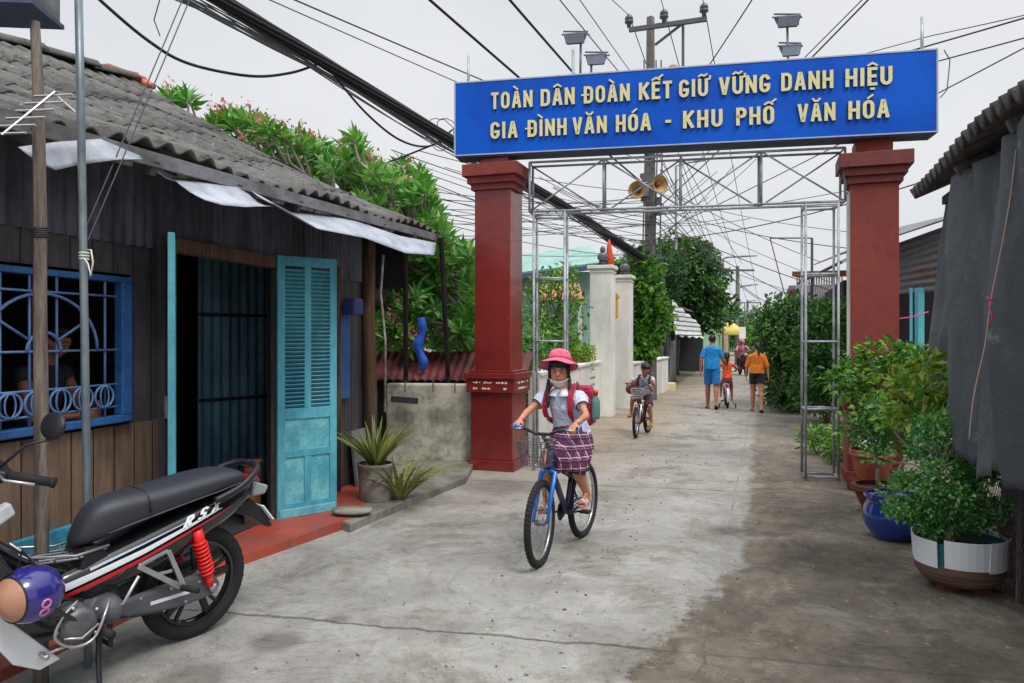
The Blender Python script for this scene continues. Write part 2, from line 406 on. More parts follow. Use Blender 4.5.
def stroke(mb, pts, th, Mx, z0, z1, closed=False, mf=0, ms=1):
    n = len(pts); p = [Vector((a, b)) for a, b in pts]; L = []; Rr = []
    if not closed:
        p[0] = p[0]-(p[1]-p[0]).normalized()*th*.48; p[-1] = p[-1]+(p[-1]-p[-2]).normalized()*th*.48
    for i in range(n):
        d0 = (p[i]-p[i-1]) if (i > 0 or closed) else None
        d1 = (p[(i+1) % n]-p[i]) if (i < n-1 or closed) else None
        if d0 is None or d0.length < 1e-6: d0 = d1
        if d1 is None or d1.length < 1e-6: d1 = d0
        n0 = Vector((-d0.y, d0.x)).normalized(); n1 = Vector((-d1.y, d1.x)).normalized()
        m = (n0+n1)
        if m.length < .2: m = n0.copy()
        m.normalize(); k = min(1/max(m.dot(n0), .4), 1.6)
        L.append(p[i]+m*th/2*k); Rr.append(p[i]-m*th/2*k)
    vs = []
    for z in (z0, z1):
        for q in L+Rr: vs.append(Mx @ V(q.x, q.y, z))
    N2 = 2*n; fs = []; fside = []
    for i in range(n if closed else n-1):
        j = (i+1) % n
        fs.append((N2+i, N2+j, N2+n+j, N2+n+i)); fside.append((i, n+i, n+j, j))
        fside += [(i, j, N2+j, N2+i), (n+i, N2+n+i, N2+n+j, n+j)]
    if not closed:
        fside += [(0, N2, N2+n, n), (n-1, 2*n-1, N2+2*n-1, N2+n-1)]
    b = len(mb.v); mb.v += [tuple(x) for x in vs]
    for f in fs: mb.f.append(tuple(i+b for i in f)); mb.m.append(mf)
    for f in fside: mb.f.append(tuple(i+b for i in f)); mb.m.append(ms)
def glyph(mb, ch, Mx, h, th, z1, shear=0):
    """local x right, y up, z out; returns advance width"""
    base, dec = DEC.get(ch, (ch, ''))
    w, strokes = GL[base]; w *= h; t = th*h
    sx = lambda a: t/2+a*(w-t); sy = lambda b: t/2+b*(h-t); k = 0
    def S(pts, closed=False, tt=None):
        nonlocal k
        q = [(x+shear*y, y) for x, y in pts]
        stroke(mb, q, tt or t, Mx, 0, z1+k*.0012, closed); k += 1
    for st in strokes:
        if isinstance(st, tuple) and st[0] == 'c': S([(sx(a), sy(b)) for a, b in st[1]], True)
        else: S([(sx(a), sy(b)) for a, b in st])
    cx = w/2; y0 = h*1.1; t2 = t*.62
    if 'b' in dec: S([(-.08*h, h*.5), (.24*h, h*.5)], tt=t2)
    off = 0
    if 'c' in dec: S([(cx-.17*h, y0), (cx, y0+.12*h), (cx+.17*h, y0)], tt=t2); off = .14*h
    if 'v' in dec: S([(cx-.16*h, y0+.13*h), (cx-.08*h, y0+.02*h), (cx+.08*h, y0+.02*h), (cx+.16*h, y0+.13*h)], tt=t2)
    if 'g' in dec: S([(cx-.14*h, y0+.17*h), (cx+.05*h, y0)], tt=t2)
    if 'a' in dec: S([(cx-.02*h+off, y0+off*.6), (cx+.16*h+off, y0+.16*h+off*.6)], tt=t2)
    if 'h' in dec: S([(w-t/2, h*.9), (w+.08*h, h*.97), (w+.1*h, h*1.1)], tt=t2)
    if 't' in dec: S([(cx-.2*h, y0+.03*h), (cx-.09*h, y0+.12*h), (cx+.05*h, y0+.04*h), (cx+.18*h, y0+.13*h)], tt=t2)
    if 'd' in dec: S([(cx-.05*h, -.17*h), (cx+.05*h, -.17*h)], tt=t2*1.1)
    return w

# ------------------------------------------------------------------ foliage
def leaves(name, mats, pts, dirs, L, W, parent=None, jl=.35, fold=.25, droop=.25):
    """one folded leaf of four faces at every point, pointing along dirs"""
    n = len(pts); pts = np.asarray(pts, float); d = np.asarray(dirs, float)
    d /= np.maximum(np.linalg.norm(d, axis=1, keepdims=True), 1e-6)
    r = rng.normal(size=(n, 3)); s = np.cross(d, r); s /= np.maximum(np.linalg.norm(s, axis=1, keepdims=True), 1e-6)
    up = np.cross(s, d); neg = up[:, 2] < 0; up[neg] *= -1
    l = (L*(1+jl*rng.uniform(-1, 1, n)))[:, None]; w = (W*(1+jl*rng.uniform(-1, 1, n)))[:, None]
    base = pts; mid = pts+d*l*.5-up*w*fold*0; tip = pts+d*l-up*l*droop
    a = mid+s*w*.5+up*w*fold; b = mid-s*w*.5+up*w*fold
    vs = np.stack([base, a, mid, b, tip], 1).reshape(-1, 3)
    k = np.arange(n)[:, None]*5
    tri = np.concatenate([k+np.array([[0,1,2]]), k+np.array([[0,2,3]]), k+np.array([[1,4,2]]), k+np.array([[2,4,3]])], 1).reshape(-1, 3)
    me = bpy.data.meshes.new(name); me.vertices.add(len(vs)); me.vertices.foreach_set('co', vs.ravel())
    me.loops.add(tri.size); me.loops.foreach_set('vertex_index', tri.ravel().astype(np.int32))
    me.polygons.add(len(tri)); me.polygons.foreach_set('loop_start', np.arange(0, tri.size, 3, dtype=np.int32))
    me.polygons.foreach_set('loop_total', np.full(len(tri), 3, dtype=np.int32))
    mats = mats if isinstance(mats, list) else [mats]
    for m in mats: me.materials.append(m)
    if len(mats) > 1: me.polygons.foreach_set('material_index', np.repeat(rng.integers(0, len(mats), n), 4).astype(np.int32))
    me.update(calc_edges=True); me.validate()
    o = bpy.data.objects.new(name, me); col.objects.link(o)
    if parent is not None: put(o, parent)
    return o
def clumps(centre, rad, ncl, crad, per, seed_up=.3):
    """points in leaf clumps spread through an ellipsoid"""
    c = np.array(centre); rad = np.array(rad)
    u = rng.normal(size=(ncl, 3)); u /= np.linalg.norm(u, axis=1, keepdims=True)
    cc = c+u*rad*(rng.uniform(.25, 1, (ncl, 1))**.5)
    q = rng.normal(size=(ncl, per, 3)); q /= np.linalg.norm(q, axis=2, keepdims=True)
    rr = crad*rng.uniform(.6, 1.3, (ncl, 1, 1))*(rng.uniform(.1, 1, (ncl, per, 1))**.5)
    p = cc[:, None, :]+q*rr*np.array([1, 1, .75])
    d = q+rng.normal(size=q.shape)*.5; d[..., 2] += seed_up*.3
    return p.reshape(-1, 3), d.reshape(-1, 3), cc
def limb(mb, a, b, r0, r1, wob=.06, n=6):
    a = Vector(a); b = Vector(b); L = (b-a).length; pts = []; rs = []
    for i in range(n+1):
        t = i/n; o = V(random.uniform(-1,1), random.uniform(-1,1), random.uniform(-.5,.5))*wob*L*(math.sin(PI*t))
        pts.append(a.lerp(b, t)+o); rs.append(r0+(r1-r0)*t)
    mb.tube(pts, rs, 8); return pts
def tree(name, label, base, crown, mats, L=.12, W=.06, trunk_r=.12, ncl=60, crad=.4, per=60, group=None, top=None, bark='bark', up=.3):
    """crown: list of (centre, radii, weight)"""
    base = Vector(base); t = thing(name, label, name.split('_')[-1], base, group=group)
    mb = MB(); top = Vector(top) if top else Vector(crown[0][0])
    tp = limb(mb, base-V(0,0,.05), top, trunk_r, trunk_r*.45, .04, 8); PP = []; DD = []
    for c, r, w in crown:
        p, d, cc = clumps(c, r, max(3, int(ncl*w)), crad, per, up)
        PP.append(p); DD.append(d)
        for q in cc[::max(1, len(cc)//14)]:
            k = random.randint(3, 8); limb(mb, tp[k], Vector(q), trunk_r*.35, trunk_r*.07, .07, 5)
    mb.build('trunk', M[bark], t, smooth=True)
    leaves('crown', mats, np.concatenate(PP), np.concatenate(DD), L, W, t)
    return t

def spl(p, n=10):
    out = []
    for i in range(len(p)-1):
        a, b, c, d = p[max(i-1,0)], p[i], p[i+1], p[min(i+2,len(p)-1)]
        for k in range(n):
            t = k/n; out.append(.5*((2*b)+(c-a)*t+(2*a-5*b+4*c-d)*t*t+(3*b-a-3*c+d)*t**3))
    return out+[p[-1]]
# ================================================================== SETTING
def lanemat():
    m, ns, ls, b = nt('lane_concrete')
    # mapping: rotate so x = across the lane, y = along it
    v = mapping(ns, ls, rot=(0, 0, LA), coord='World')
    sp = ns.new('ShaderNodeSeparateXYZ'); ls.new(v, sp.inputs[0])
    big = noisen(ns, ls, v, .55, 5, .62, .6); mid = noisen(ns, ls, v, 1.9, 8, .68, .5); fine = noisen(ns, ls, v, 11, 9, .78); grit = noisen(ns, ls, v, 130, 3, .6)
    st = noisen(ns, ls, v, 1.15, 10, .74, .5)
    def ma(op, a, c):
        n = node(ns, 'ShaderNodeMath', operation=op)
        for i, x in enumerate((a, c)):
            if isinstance(x, (int, float)): n.inputs[i].default_value = x
            else: ls.new(x, n.inputs[i])
        return n.outputs[0]
    x = sp.outputs[0]; y = sp.outputs[1]
    J = -.295*math.cos(LA)                                     # the joint between the two pours
    # wobbling edge, only near the camera the dark stain spreads over the joint
    wob = ma('MULTIPLY', ma('SUBTRACT', mid, .5), .5)
    near = sramp(ns, ls, y, 5.3, 3.6)
    edge = ma('SUBTRACT', ma('ADD', x, wob), ma('SUBTRACT', J+.12, ma('MULTIPLY', near, .45)))
    edge = ma('ADD', edge, ma('MULTIPLY', ma('SUBTRACT', fine, .5), ma('ADD', .10, ma('MULTIPLY', near, .55))))
    right = sramp(ns, ls, edge, -.02, .045)
    light = mixc(ns, ls, sramp(ns, ls, mid, .38, .64), s2l((142,139,133)), s2l((170,168,162)))
    tan = mixc(ns, ls, sramp(ns, ls, mid, .4, .6), s2l((164,150,130)), s2l((150,136,118)))
    farL = sramp(ns, ls, ma('ADD', y, ma('MULTIPLY', big, 3)), 7.0, 12)
    leftside = sramp(ns, ls, ma('ADD', x, ma('MULTIPLY', wob, 2)), J-.9, J-1.9)
    light = mixc(ns, ls, ma('MULTIPLY', farL, ma('ADD', ma('MULTIPLY', leftside, .8), .15)), light, tan)
    dark = mixc(ns, ls, sramp(ns, ls, mid, .4, .62), s2l((98,90,79)), s2l((128,119,105)))
    dark = mixc(ns, ls, ma('MULTIPLY', sramp(ns, ls, y, 8, 15), .7), dark, s2l((150,142,130)))
    dark = mixc(ns, ls, ma('MULTIPLY', sramp(ns, ls, noisen(ns, ls, v, 2.6, 9, .72, .7), .53, .62), .6), dark, s2l((150,143,130)))
    c = mixc(ns, ls, right, light, dark)
    # brown and dark damp stains
    c = mixc(ns, ls, ma('MULTIPLY', sramp(ns, ls, st, .52, .60), .7), c, mixc(ns, ls, 1.0, c, (.60,.55,.48), 'MULTIPLY'))
    c = mixc(ns, ls, ma('MULTIPLY', sramp(ns, ls, big, .56, .68), .6), c, mixc(ns, ls, 1.0, c, (.66,.64,.62), 'MULTIPLY'))
    c = mixc(ns, ls, ma('MULTIPLY', sramp(ns, ls, fine, .52, .64), .75), c, mixc(ns, ls, 1.0, c, (.7,.68,.66), 'MULTIPLY'))
    c = mixc(ns, ls, ma('MULTIPLY', sramp(ns, ls, fine, .42, .32), .5), c, s2l((182,179,172)))
    # wet ground round the pots on the right and drips beside the motorbike
    gp_ = node(ns, 'ShaderNodeNewGeometry')
    for (wx, wy, r0, r1) in ((2.25,5.15,.62,.30),(1.75,5.9,.22,.1),(-1.2,3.75,.16,.08),(-.95,4.05,.09,.04),(-1.45,3.35,.2,.1),(-.15,7.6,.5,.2)):
        dn = node(ns, 'ShaderNodeVectorMath', operation='DISTANCE'); ls.new(gp_.outputs['Position'], dn.inputs[0]); dn.inputs[1].default_value = (wx, wy, 0)
        c = mixc(ns, ls, ma('MULTIPLY', sramp(ns, ls, ma('ADD', dn.outputs['Value'], ma('MULTIPLY', ma('SUBTRACT', st, .5), r0*1.6)), r0, r1), .75), c, mixc(ns, ls, 1.0, c, (.42,.40,.38), 'MULTIPLY'))
    # pale splashes
    vo = node(ns, 'ShaderNodeTexVoronoi'); vo.inputs['Scale'].default_value = 5.5; ls.new(v, vo.inputs['Vector'])
    c = mixc(ns, ls, ma('MULTIPLY', sramp(ns, ls, vo.outputs['Distance'], .09, .03), .5), c, s2l((188,184,176)))
    c = mixc(ns, ls, ma('MULTIPLY', sramp(ns, ls, grit, .56, .64), .5), c, s2l((70,66,60)))
    # cracks: the long joint and the cross joints
    nz = ma('MULTIPLY', ma('SUBTRACT', noisen(ns, ls, v, 3.5, 6, .7), .5), .13)
    j1 = ma('ABSOLUTE', ma('ADD', ma('SUBTRACT', x, J), nz), 0)
    line1 = sramp(ns, ls, j1, .009, .002)
    yy = ma('ADD', ma('ADD', y, ma('MULTIPLY', x, -.12)), nz)
    ym = ma('SUBTRACT', ma('MODULO', ma('ADD', ma('SUBTRACT', yy, 4.0), 40.0-1.75), 4.0), 2.0)
    line2 = sramp(ns, ls, ma('ABSOLUTE', ym, 0), .016, .005)
    cr = noisen(ns, ls, v, .9, 9, .75, 1.2); line3 = sramp(ns, ls, ma('ABSOLUTE', ma('SUBTRACT', cr, .5), 0), .0022, .0006)
    onleft = ma('SUBTRACT', 1.0, ma('MULTIPLY', right, .55))
    ln = ma('MAXIMUM', ma('MAXIMUM', ma('MULTIPLY', line1, ma('MULTIPLY', sramp(ns, ls, mid, .45, .6), .6)), ma('MULTIPLY', line2, onleft)), ma('MULTIPLY', line3, .55))
    c = mixc(ns, ls, ma('MULTIPLY', ln, .65), c, s2l((48,44,40)))
    ls.new(c, b.inputs['Base Color'])
    wet = sramp(ns, ls, big, .56, .68)
    ls.new(sramp(ns, ls, ma('ADD', ma('MULTIPLY', wet, -.5), ma('MULTIPLY', fine, .4)), -.35, .35), b.inputs['Roughness'])
    rg = node(ns, 'ShaderNodeMapRange'); ls.new(ma('ADD', ma('MULTIPLY', wet, -.6), fine), rg.inputs[0]); rg.inputs[1].default_value = -.2; rg.inputs[2].default_value = .7
    rg.inputs[3].default_value = .5; rg.inputs[4].default_value = .9; ls.new(rg.outputs[0], b.inputs['Roughness'])
    b.inputs['Specular IOR Level'].default_value = .35
    h = ma('SUBTRACT', ma('ADD', ma('MULTIPLY', fine, .5), ma('MULTIPLY', grit, .35)), ma('MULTIPLY', ln, 1.2)); bump(ns, ls, b, h, .6, .014)
    return m
M['lane'] = lanemat()
M['dirt'] = mat('dirt', (128,116,98), .95, .3, .8, (104,96,80), bstr=.4)
M['slab_grey'] = mat('slab_grey', (138,134,126), .85, .35, 2.4, (104,100,92), bstr=.4)
M['weathered_wall'] = mat('weathered_wall', (200,195,180), .9, .4, 2.6, (138,132,120), bstr=.5)

g = MB(); g.add([(-900,-300,-.02),(900,-300,-.02),(900,1400,-.02),(-900,1400,-.02)], [(0,1,2,3)])
tag(g.build('ground', M['dirt']), kind='structure')
def lane_pt(across, along, z=0): return V(0,0,z)+LP*across+LV*along
g = MB()
# the lane sheet follows the houses; across measured from camera
L0 = [(-4.5,-3), (-4.0,4), (-3.6,9.2), (-3.05,15), (-2.7,25), (-3.2,60), (-5.2,120)]
R0 = [(4.4,-3), (3.6,4), (3.0,9.2), (2.6,15), (2.4,25), (1.6,60), (-1.6,120)]
vs = [lane_pt(a,b) for a,b in L0]+[lane_pt(a,b) for a,b in R0]; k = len(L0)
g.add(vs, [(i,k+i,k+i+1,i+1) for i in range(k-1)])
tag(g.build('lane', M['lane']), kind='structure')

# ------------------------------------------------------------------ house frame
HD = V(.25,1,0).normalized(); HN = V(HD.y,-HD.x,0)
def W(D, z, off=0): return V(-1.93+.25*(D-6.1), D, z)+HN*off
HROT = -math.atan2(.25, 1)
def wbox(mb, D0, D1, z0, z1, off, t, mi=0):
    a = W(D0, 0, off); b_ = W(D1, 0, off)
    Mx = Matrix((HD, -HN, V(0,0,1))).transposed().to_4x4(); Mx.translation = (a+b_)/2+V(0,0,(z0+z1)/2)
    return mb.boxm(Mx, ((b_-a).length, t, z1-z0), mi)

# pavement slabs along the house
def slabmat():
    m, ns, ls, b = nt('tile_red'); v = mapping(ns, ls, rot=(0,0,HROT*-1), coord='World')
    br = node(ns, 'ShaderNodeTexBrick'); br.offset = 0; br.inputs['Scale'].default_value = 3.4; br.inputs['Mortar Size'].default_value = .012
    br.inputs['Brick Width'].default_value = .7; br.inputs['Row Height'].default_value = .7
    br.inputs['Color1'].default_value = (*s2l((186,78,60)),1); br.inputs['Color2'].default_value = (*s2l((166,66,54)),1); br.inputs['Mortar'].default_value = (*s2l((128,80,68)),1)
    ls.new(v, br.inputs['Vector']); n = noisen(ns, ls, v, 3, 6, .7)
    c = mixc(ns, ls, sramp(ns, ls, n, .45, .75), br.outputs[0], s2l((120,84,72)))
    ls.new(c, b.inputs['Base Color']); b.inputs['Roughness'].default_value = .55; return m
M['tile_red'] = slabmat()
g = MB()
top = [W(2.2,.05,.03), W(7.5,.09,.03), G(366,512,.08), W(5.1,.06,.37), W(2.2,.05,.30)]
n = len(top); g.add([p for p in top]+[V(p.x,p.y,-.01) for p in top], [tuple(range(n))]+[(i,n+i,n+(i+1)%n,(i+1)%n) for i in range(n)])
tag(g.build('doorstep', M['tile_red']), kind='structure')
g = MB()
top = [W(7.0,.07,.02)+V(0,0,0), V(-1.2,9.4,.07), V(-.42,9.3,.07), G(466,477,.07), G(372,514,.07), G(350,524,.07), W(6.12,.07,.50), W(6.4,.07,.4)]
n = len(top); g.add([p for p in top]+[V(p.x,p.y,-.01) for p in top], [tuple(range(n))]+[(i,n+i,n+(i+1)%n,(i+1)%n) for i in range(n)])
tag(g.build('pavement', M['slab_grey'], bevel=.01), kind='structure')

# ------------------------------------------------------------------ HOUSE
def RE(D): return V(-3.005+.25*D, D, 2.5+.036*(D-2))
house = thing('house', 'old dark tin and plank house with a mossy corrugated roof and a teal shutter door', 'house', W(5.5,0,-2))
def corr(mb, fn, nrm, length, height, period, amp, nv=2, rows=1, lift=0.0, sag=None, per=8, mi=0):
    nu = int(length/period*per)
    def f(u, v):
        k = min(int(v*rows), rows-1); fv = v*rows-k
        return fn(u, v)+nrm*(amp*math.sin(2*PI*u*length/period)+lift*(1-fv))
    if rows == 1: return mb.grid(f, nu, nv, mi)
    for k in range(rows):
        v0 = k/rows; v1 = (k+1.06)/rows if k < rows-1 else 1
        mb.grid(lambda u, v: fn(u, v0+(v1-v0)*v)+nrm*(amp*math.sin(2*PI*u*length/period)+lift*(1-v)), nu, nv, mi)
    return mb
M['wall_corr'] = M['dark_metal_sheet']
mb = MB(); corr(mb, lambda u, v: W(2.4+u*5.4, 2.10+v*(RE(2.4+u*5.4).z+.10-2.10), .03), HN, 5.55, .7, .085, .011)
mb.build('upper_wall', M['dark_metal_sheet'], house, smooth=True)
for a_ in ((2.4,3.3,0),(3.302,4.498,1.92),(4.5,4.74,0),(6.08,7.72,0)):
    mb = MB(); wbox(mb, a_[0], a_[1], a_[2], 2.12, 0, .04); mb.build('wall', M['plank_dark'], house)
mb = MB(); wbox(mb, 3.30, 4.50, .52, 1.02, .005, .04); wbox(mb, 4.50, 4.72, .52, 1.02, .022, .012); wbox(mb, 2.4, 3.3, .52, 1.02, .022, .012)
mb.build('plank_panel', M['plank_brown'], house)
mb = MB(); wbox(mb, 2.4, 4.72, .02, .52, .035, .05); mb.build('plinth', M['plinth_teal'], house, bevel=.005)
# frames, posts
mb = MB(); wbox(mb, 4.72, 6.1, 2.10, 2.19, .02, .10); mb.build('lintel', M['wood_brown'], house, bevel=.006)
for D in (4.76, 6.05):
    mb = MB(); wbox(mb, D-.05, D+.05, .09, 2.10, .02, .11); mb.build('door_post', M['plank_dark'], house, bevel=.005)
mb = MB(); a = W(7.62,0,.09); mb.tube([a, a+V(.01,0,.9), a+V(-.015,.01,1.8), a+V(0,0,2.75)], [.075,.07,.068,.06], 10)
mb.build('corner_post', M['wood_brown'], house, smooth=True)
mb = MB(); a = W(7.0,0,.05); mb.tube([a, a+V(0,0,2.2)], .045, 8); mb.build('corner_post', M['wood_brown'], house, smooth=True)
# conduit hung down beside the corner
mb = MB(); mb.tube([W(7.8,2.4,.16), W(7.8,2.0,.13), W(7.85,1.5,.16), W(7.82,.75,.17)], .014, 6); mb.build('drain_pipe', M['plaster_edge'], house, smooth=True)
# room behind
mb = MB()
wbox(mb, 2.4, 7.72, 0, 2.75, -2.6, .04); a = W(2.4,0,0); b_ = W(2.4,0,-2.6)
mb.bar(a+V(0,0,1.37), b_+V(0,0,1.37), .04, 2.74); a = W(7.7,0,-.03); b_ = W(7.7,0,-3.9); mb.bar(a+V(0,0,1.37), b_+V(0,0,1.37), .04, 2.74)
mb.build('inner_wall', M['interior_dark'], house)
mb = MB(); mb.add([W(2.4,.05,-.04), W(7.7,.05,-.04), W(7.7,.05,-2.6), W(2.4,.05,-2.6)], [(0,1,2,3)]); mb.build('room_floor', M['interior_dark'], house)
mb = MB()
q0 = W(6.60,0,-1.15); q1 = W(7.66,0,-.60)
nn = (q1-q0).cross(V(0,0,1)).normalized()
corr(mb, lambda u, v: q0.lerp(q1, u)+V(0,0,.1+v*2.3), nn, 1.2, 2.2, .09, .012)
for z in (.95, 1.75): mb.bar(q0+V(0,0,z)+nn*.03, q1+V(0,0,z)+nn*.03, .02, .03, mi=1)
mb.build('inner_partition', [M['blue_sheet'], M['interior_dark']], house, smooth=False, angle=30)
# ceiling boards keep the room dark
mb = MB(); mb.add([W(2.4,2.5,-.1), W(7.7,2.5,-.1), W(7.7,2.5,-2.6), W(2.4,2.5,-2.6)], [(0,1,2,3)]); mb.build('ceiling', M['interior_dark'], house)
# window
fr = MB(); z0, z1, d0, d1 = 1.04, 1.90, 3.34, 4.46
wbox(fr, d0, d1, z0, z0+.045, .035, .06); wbox(fr, d0, d1, z1-.035, z1, .035, .06)
wbox(fr, d0, d0+.05, z0+.045, z1-.035, .035, .06); wbox(fr, d1-.08, d1, z0+.045, z1-.035, .035, .06)
wn = fr.build('window', M['blue_frame'], house, bevel=.006)
gr = MB(); rr = .007
def wp(d, z, off=.055): return W(d, z, off)
for d in np.linspace(d0+.12, d1-.2, 6): gr.tube([wp(d, z0+.05), wp(d, z1-.04)], rr, 6)
for z in (1.14, 1.27, 1.47, 1.78): gr.tube([wp(d0+.05, z, .065), wp(d1-.12, z, .065)], rr, 6)
dc, zc = (d0+d1-.1)/2, 1.47
for R_, w_ in ((.34,.3), (.1,.1)):
    gr.tube([wp(dc+R_*math.cos(t), zc+w_*math.sin(t), .072) for t in np.linspace(0, PI, 18)], rr*1.2, 6)
for t in (35, 90, 145): gr.tube([wp(dc+.1*math.cos(R(t)), zc+.1*math.sin(R(t)), .072), wp(dc+.34*math.cos(R(t)), zc+.3*math.sin(R(t)), .072)], rr, 6)
for i in range(6):
    d = d0+.17+i*.145
    gr.tube([wp(d+.065*math.cos(t), 1.205+.062*math.sin(t), .075) for t in np.linspace(0, 2*PI, 17)[:-1]], rr, 6, closed=True)
    gr.tube([wp(d+.03*math.cos(t), 1.205+.06*math.sin(t), .078) for t in np.linspace(0, 2*PI, 13)[:-1]], rr*.7, 5, closed=True)
gr.build('grille', M['grille_paint'], wn, smooth=True)
# second, narrow window by the corner
mb = MB(); wbox(mb, 6.98, 7.22, .95, 1.85, .04, .08); mb.build('shutter_window', M['blue_frame'], house, bevel=.01)
mb = MB(); mb.boxm(Matrix.Translation(W(7.1,1.83,.17)) @ Matrix.Rotation(HROT,4,'Z'), (.13,.2,.16)); mb.build('meter_box', M['purple_box'], house, bevel=.02)

# roof
def RE(D): return V(-3.005+.25*D, D, 2.5+.036*(D-2))
EL = [2.0, 8.62]
def roof_fn(u, v):
    D = EL[0]+(EL[1]-EL[0])*u; e = RE(D); s = 2.0
    r = e+V(-.97,.243,0)*4.24; r.z = 4.83+.105*(r.y-9.64)
    p = e.lerp(r, v); p.z += .05*math.sin(u*9)*v-.09*math.sin(PI*v)+.03*math.sin(u*23+v*4)
    return p
rn = V(.42,-.1,.9).normalized()
def roofmat():
    m, ns, ls, b = nt('roof_cement'); v = mapping(ns, ls, coord='World')
    n1 = noisen(ns, ls, v, 1.3, 6, .7); n2 = noisen(ns, ls, v, 9, 6, .75); n3 = noisen(ns, ls, v, 40, 3, .6)
    c = mixc(ns, ls, sramp(ns, ls, n1, .38, .65), s2l((88,88,86)), s2l((112,110,106)))
    c = mixc(ns, ls, sramp(ns, ls, n2, .5, .62), c, s2l((66,62,58)))
    c = mixc(ns, ls, sramp(ns, ls, n2, .36, .3), c, s2l((160,156,148)))
    c = mixc(ns, ls, sramp(ns, ls, n3, .66, .72), c, s2l((170,166,158)))
    ls.new(c, b.inputs['Base Color']); b.inputs['Roughness'].default_value = .9; bump(ns, ls, b, n2, .5, .015); return m
M['roof_cement'] = roofmat()
mb = MB(); corr(mb, roof_fn, rn, 6.83, 4.7, .185, .024, nv=3, rows=6, lift=.016)
roof = mb.build('roof', M['roof_cement'], house, smooth=True, solid=.012)
mb = MB()
def back_fn(u, v):
    D = EL[0]+(EL[1]-EL[0])*u; p = roof_fn(u, 1); return p+V(-.97,.243,0)*3.2*v-V(0,0,1.6*v)
corr(mb, back_fn, V(0,0,1), 6.83, 3.5, .185, .028, nv=2); mb.build('back_roof', M['roof_cement'], house, smooth=True, solid=.012)
mb = MB()
for i in range(9):
    a = roof_fn(i/9, 1)+V(0,0,.02); b2 = roof_fn((i+1.12)/9 if i < 8 else 1, 1)+V(0,0,.05)
    d = (b2-a); s_ = d.cross(V(0,0,1)).normalized()
    prof = [(-.16,-.04),(-.1,.035),(0,.06),(.1,.035),(.16,-.04)]
    vs = [a+s_*x+V(0,0,z) for x,z in prof]+[b2+s_*x+V(0,0,z) for x,z in prof]
    mb.add(vs, [(j,j+1,j+6,j+5) for j in range(4)])
mb.build('ridge_cap', M['roof_cement'], roof, solid=.02, smooth=True)
mb = MB(); a = roof_fn(.93,1)+V(0,0,.06); b2 = roof_fn(1.0,1)+V(.1,.1,.03); mb.bar(a, b2, .17, .09); c2 = roof_fn(1,.93)+V(0,0,.07); mb.bar(b2, c2, .15, .08)
mb.build('ridge_tile', mat('ridge_orange', (190,108,80), .8, .3, 8), roof, bevel=.03)
# gable under the verge
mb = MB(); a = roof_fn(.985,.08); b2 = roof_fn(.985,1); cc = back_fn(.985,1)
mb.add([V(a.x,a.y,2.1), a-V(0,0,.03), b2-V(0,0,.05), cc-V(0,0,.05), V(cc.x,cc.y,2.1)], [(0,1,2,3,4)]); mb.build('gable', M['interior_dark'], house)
mb = MB(); mb.add([RE(2.1)-V(0,0,.09), RE(8.5)-V(0,0,.09), RE(8.5)-V(0,0,.01), RE(2.1)-V(0,0,.01)], [(0,1,2,3)]); mb.build('fascia', M['sheet_grey'], house, solid=.025)
# rafters and the soffit
for D in np.arange(2.6, 8.6, .75):
    mb = MB(); e = RE(D)-V(0,0,.10); mb.bar(e, e+V(-.97,.243,0)*.9+V(0,0,.42), .05, .08); mb.build('rafter', M['plank_dark'], house)
# pale infill blocks seen between eave and wall
for D in np.arange(3.8, 8.2, .32):
    if int(D*10) % 5 == 1: continue
    mb = MB(); mb.bar(RE(D)+V(-.12,.03,-.045), RE(D+.27)+V(-.12,.03,-.045), .02, .075); mb.build('eave_board', M['plaster_edge'], house)
# thin posts holding the far eave
for px, y1, D in ((405, 232, 8.2), (441, 240, 8.4)):
    mb = MB(); tpp = P(px, y1-3, D); bt = P(px+(7 if px > 430 else 1), 376, 9.15)
    mb.tube([V(bt.x,bt.y,.07), bt, tpp], .03, 8); mb.build('eave_post', M['black_board'], house)
# awning strips under the eave
def strip(name, A, B, mats, parent, thick=.004):
    mb = MB(); n = len(A)-1
    def f(u, v):
        x = u*n; i = min(int(x), n-1); t = x-i; a = A[i].lerp(A[i+1], t); b_ = B[i].lerp(B[i+1], t); return a.lerp(b_, v)+V(0,0,-.012*math.sin(PI*v))
    mb.grid(f, n*6, 4); return mb.build(name, mats, parent, smooth=True, solid=thick)
strip('awning_sheet', [P(18,147,3.26), P(55,142,3.43), P(100,139,3.69), P(140,156,3.95)], [P(56,170,3.38), P(78,165,3.54), P(115,160,3.66), P(143,159,3.85)], M['white_tarp'], house)
strip('awning_sheet', [P(172,178,4.30), P(205,180,4.58), P(235,183,4.87), P(262,203,5.16)], [P(205,200,4.06), P(222,205,4.20), P(245,207,4.49), P(272,206,4.77)], M['white_tarp'], house)
strip('awning_sheet', [P(250,190,4.97), P(290,212,5.54), P(340,216,6.30), P(400,236,7.16), P(436,243,7.74)], [P(275,204,4.68), P(318,229,5.25), P(365,238,6.02), P(405,253,6.78), P(434,255,7.35)], M['white_tarp'], house)
strip('awning_sheet', [P(140,155,4.11), P(165,172,4.30), P(200,186,4.68), P(240,202,5.06)], [P(141,160,4.01), P(166,178,4.20), P(201,190,4.58), P(241,206,4.97)], M['white_tarp'], house)

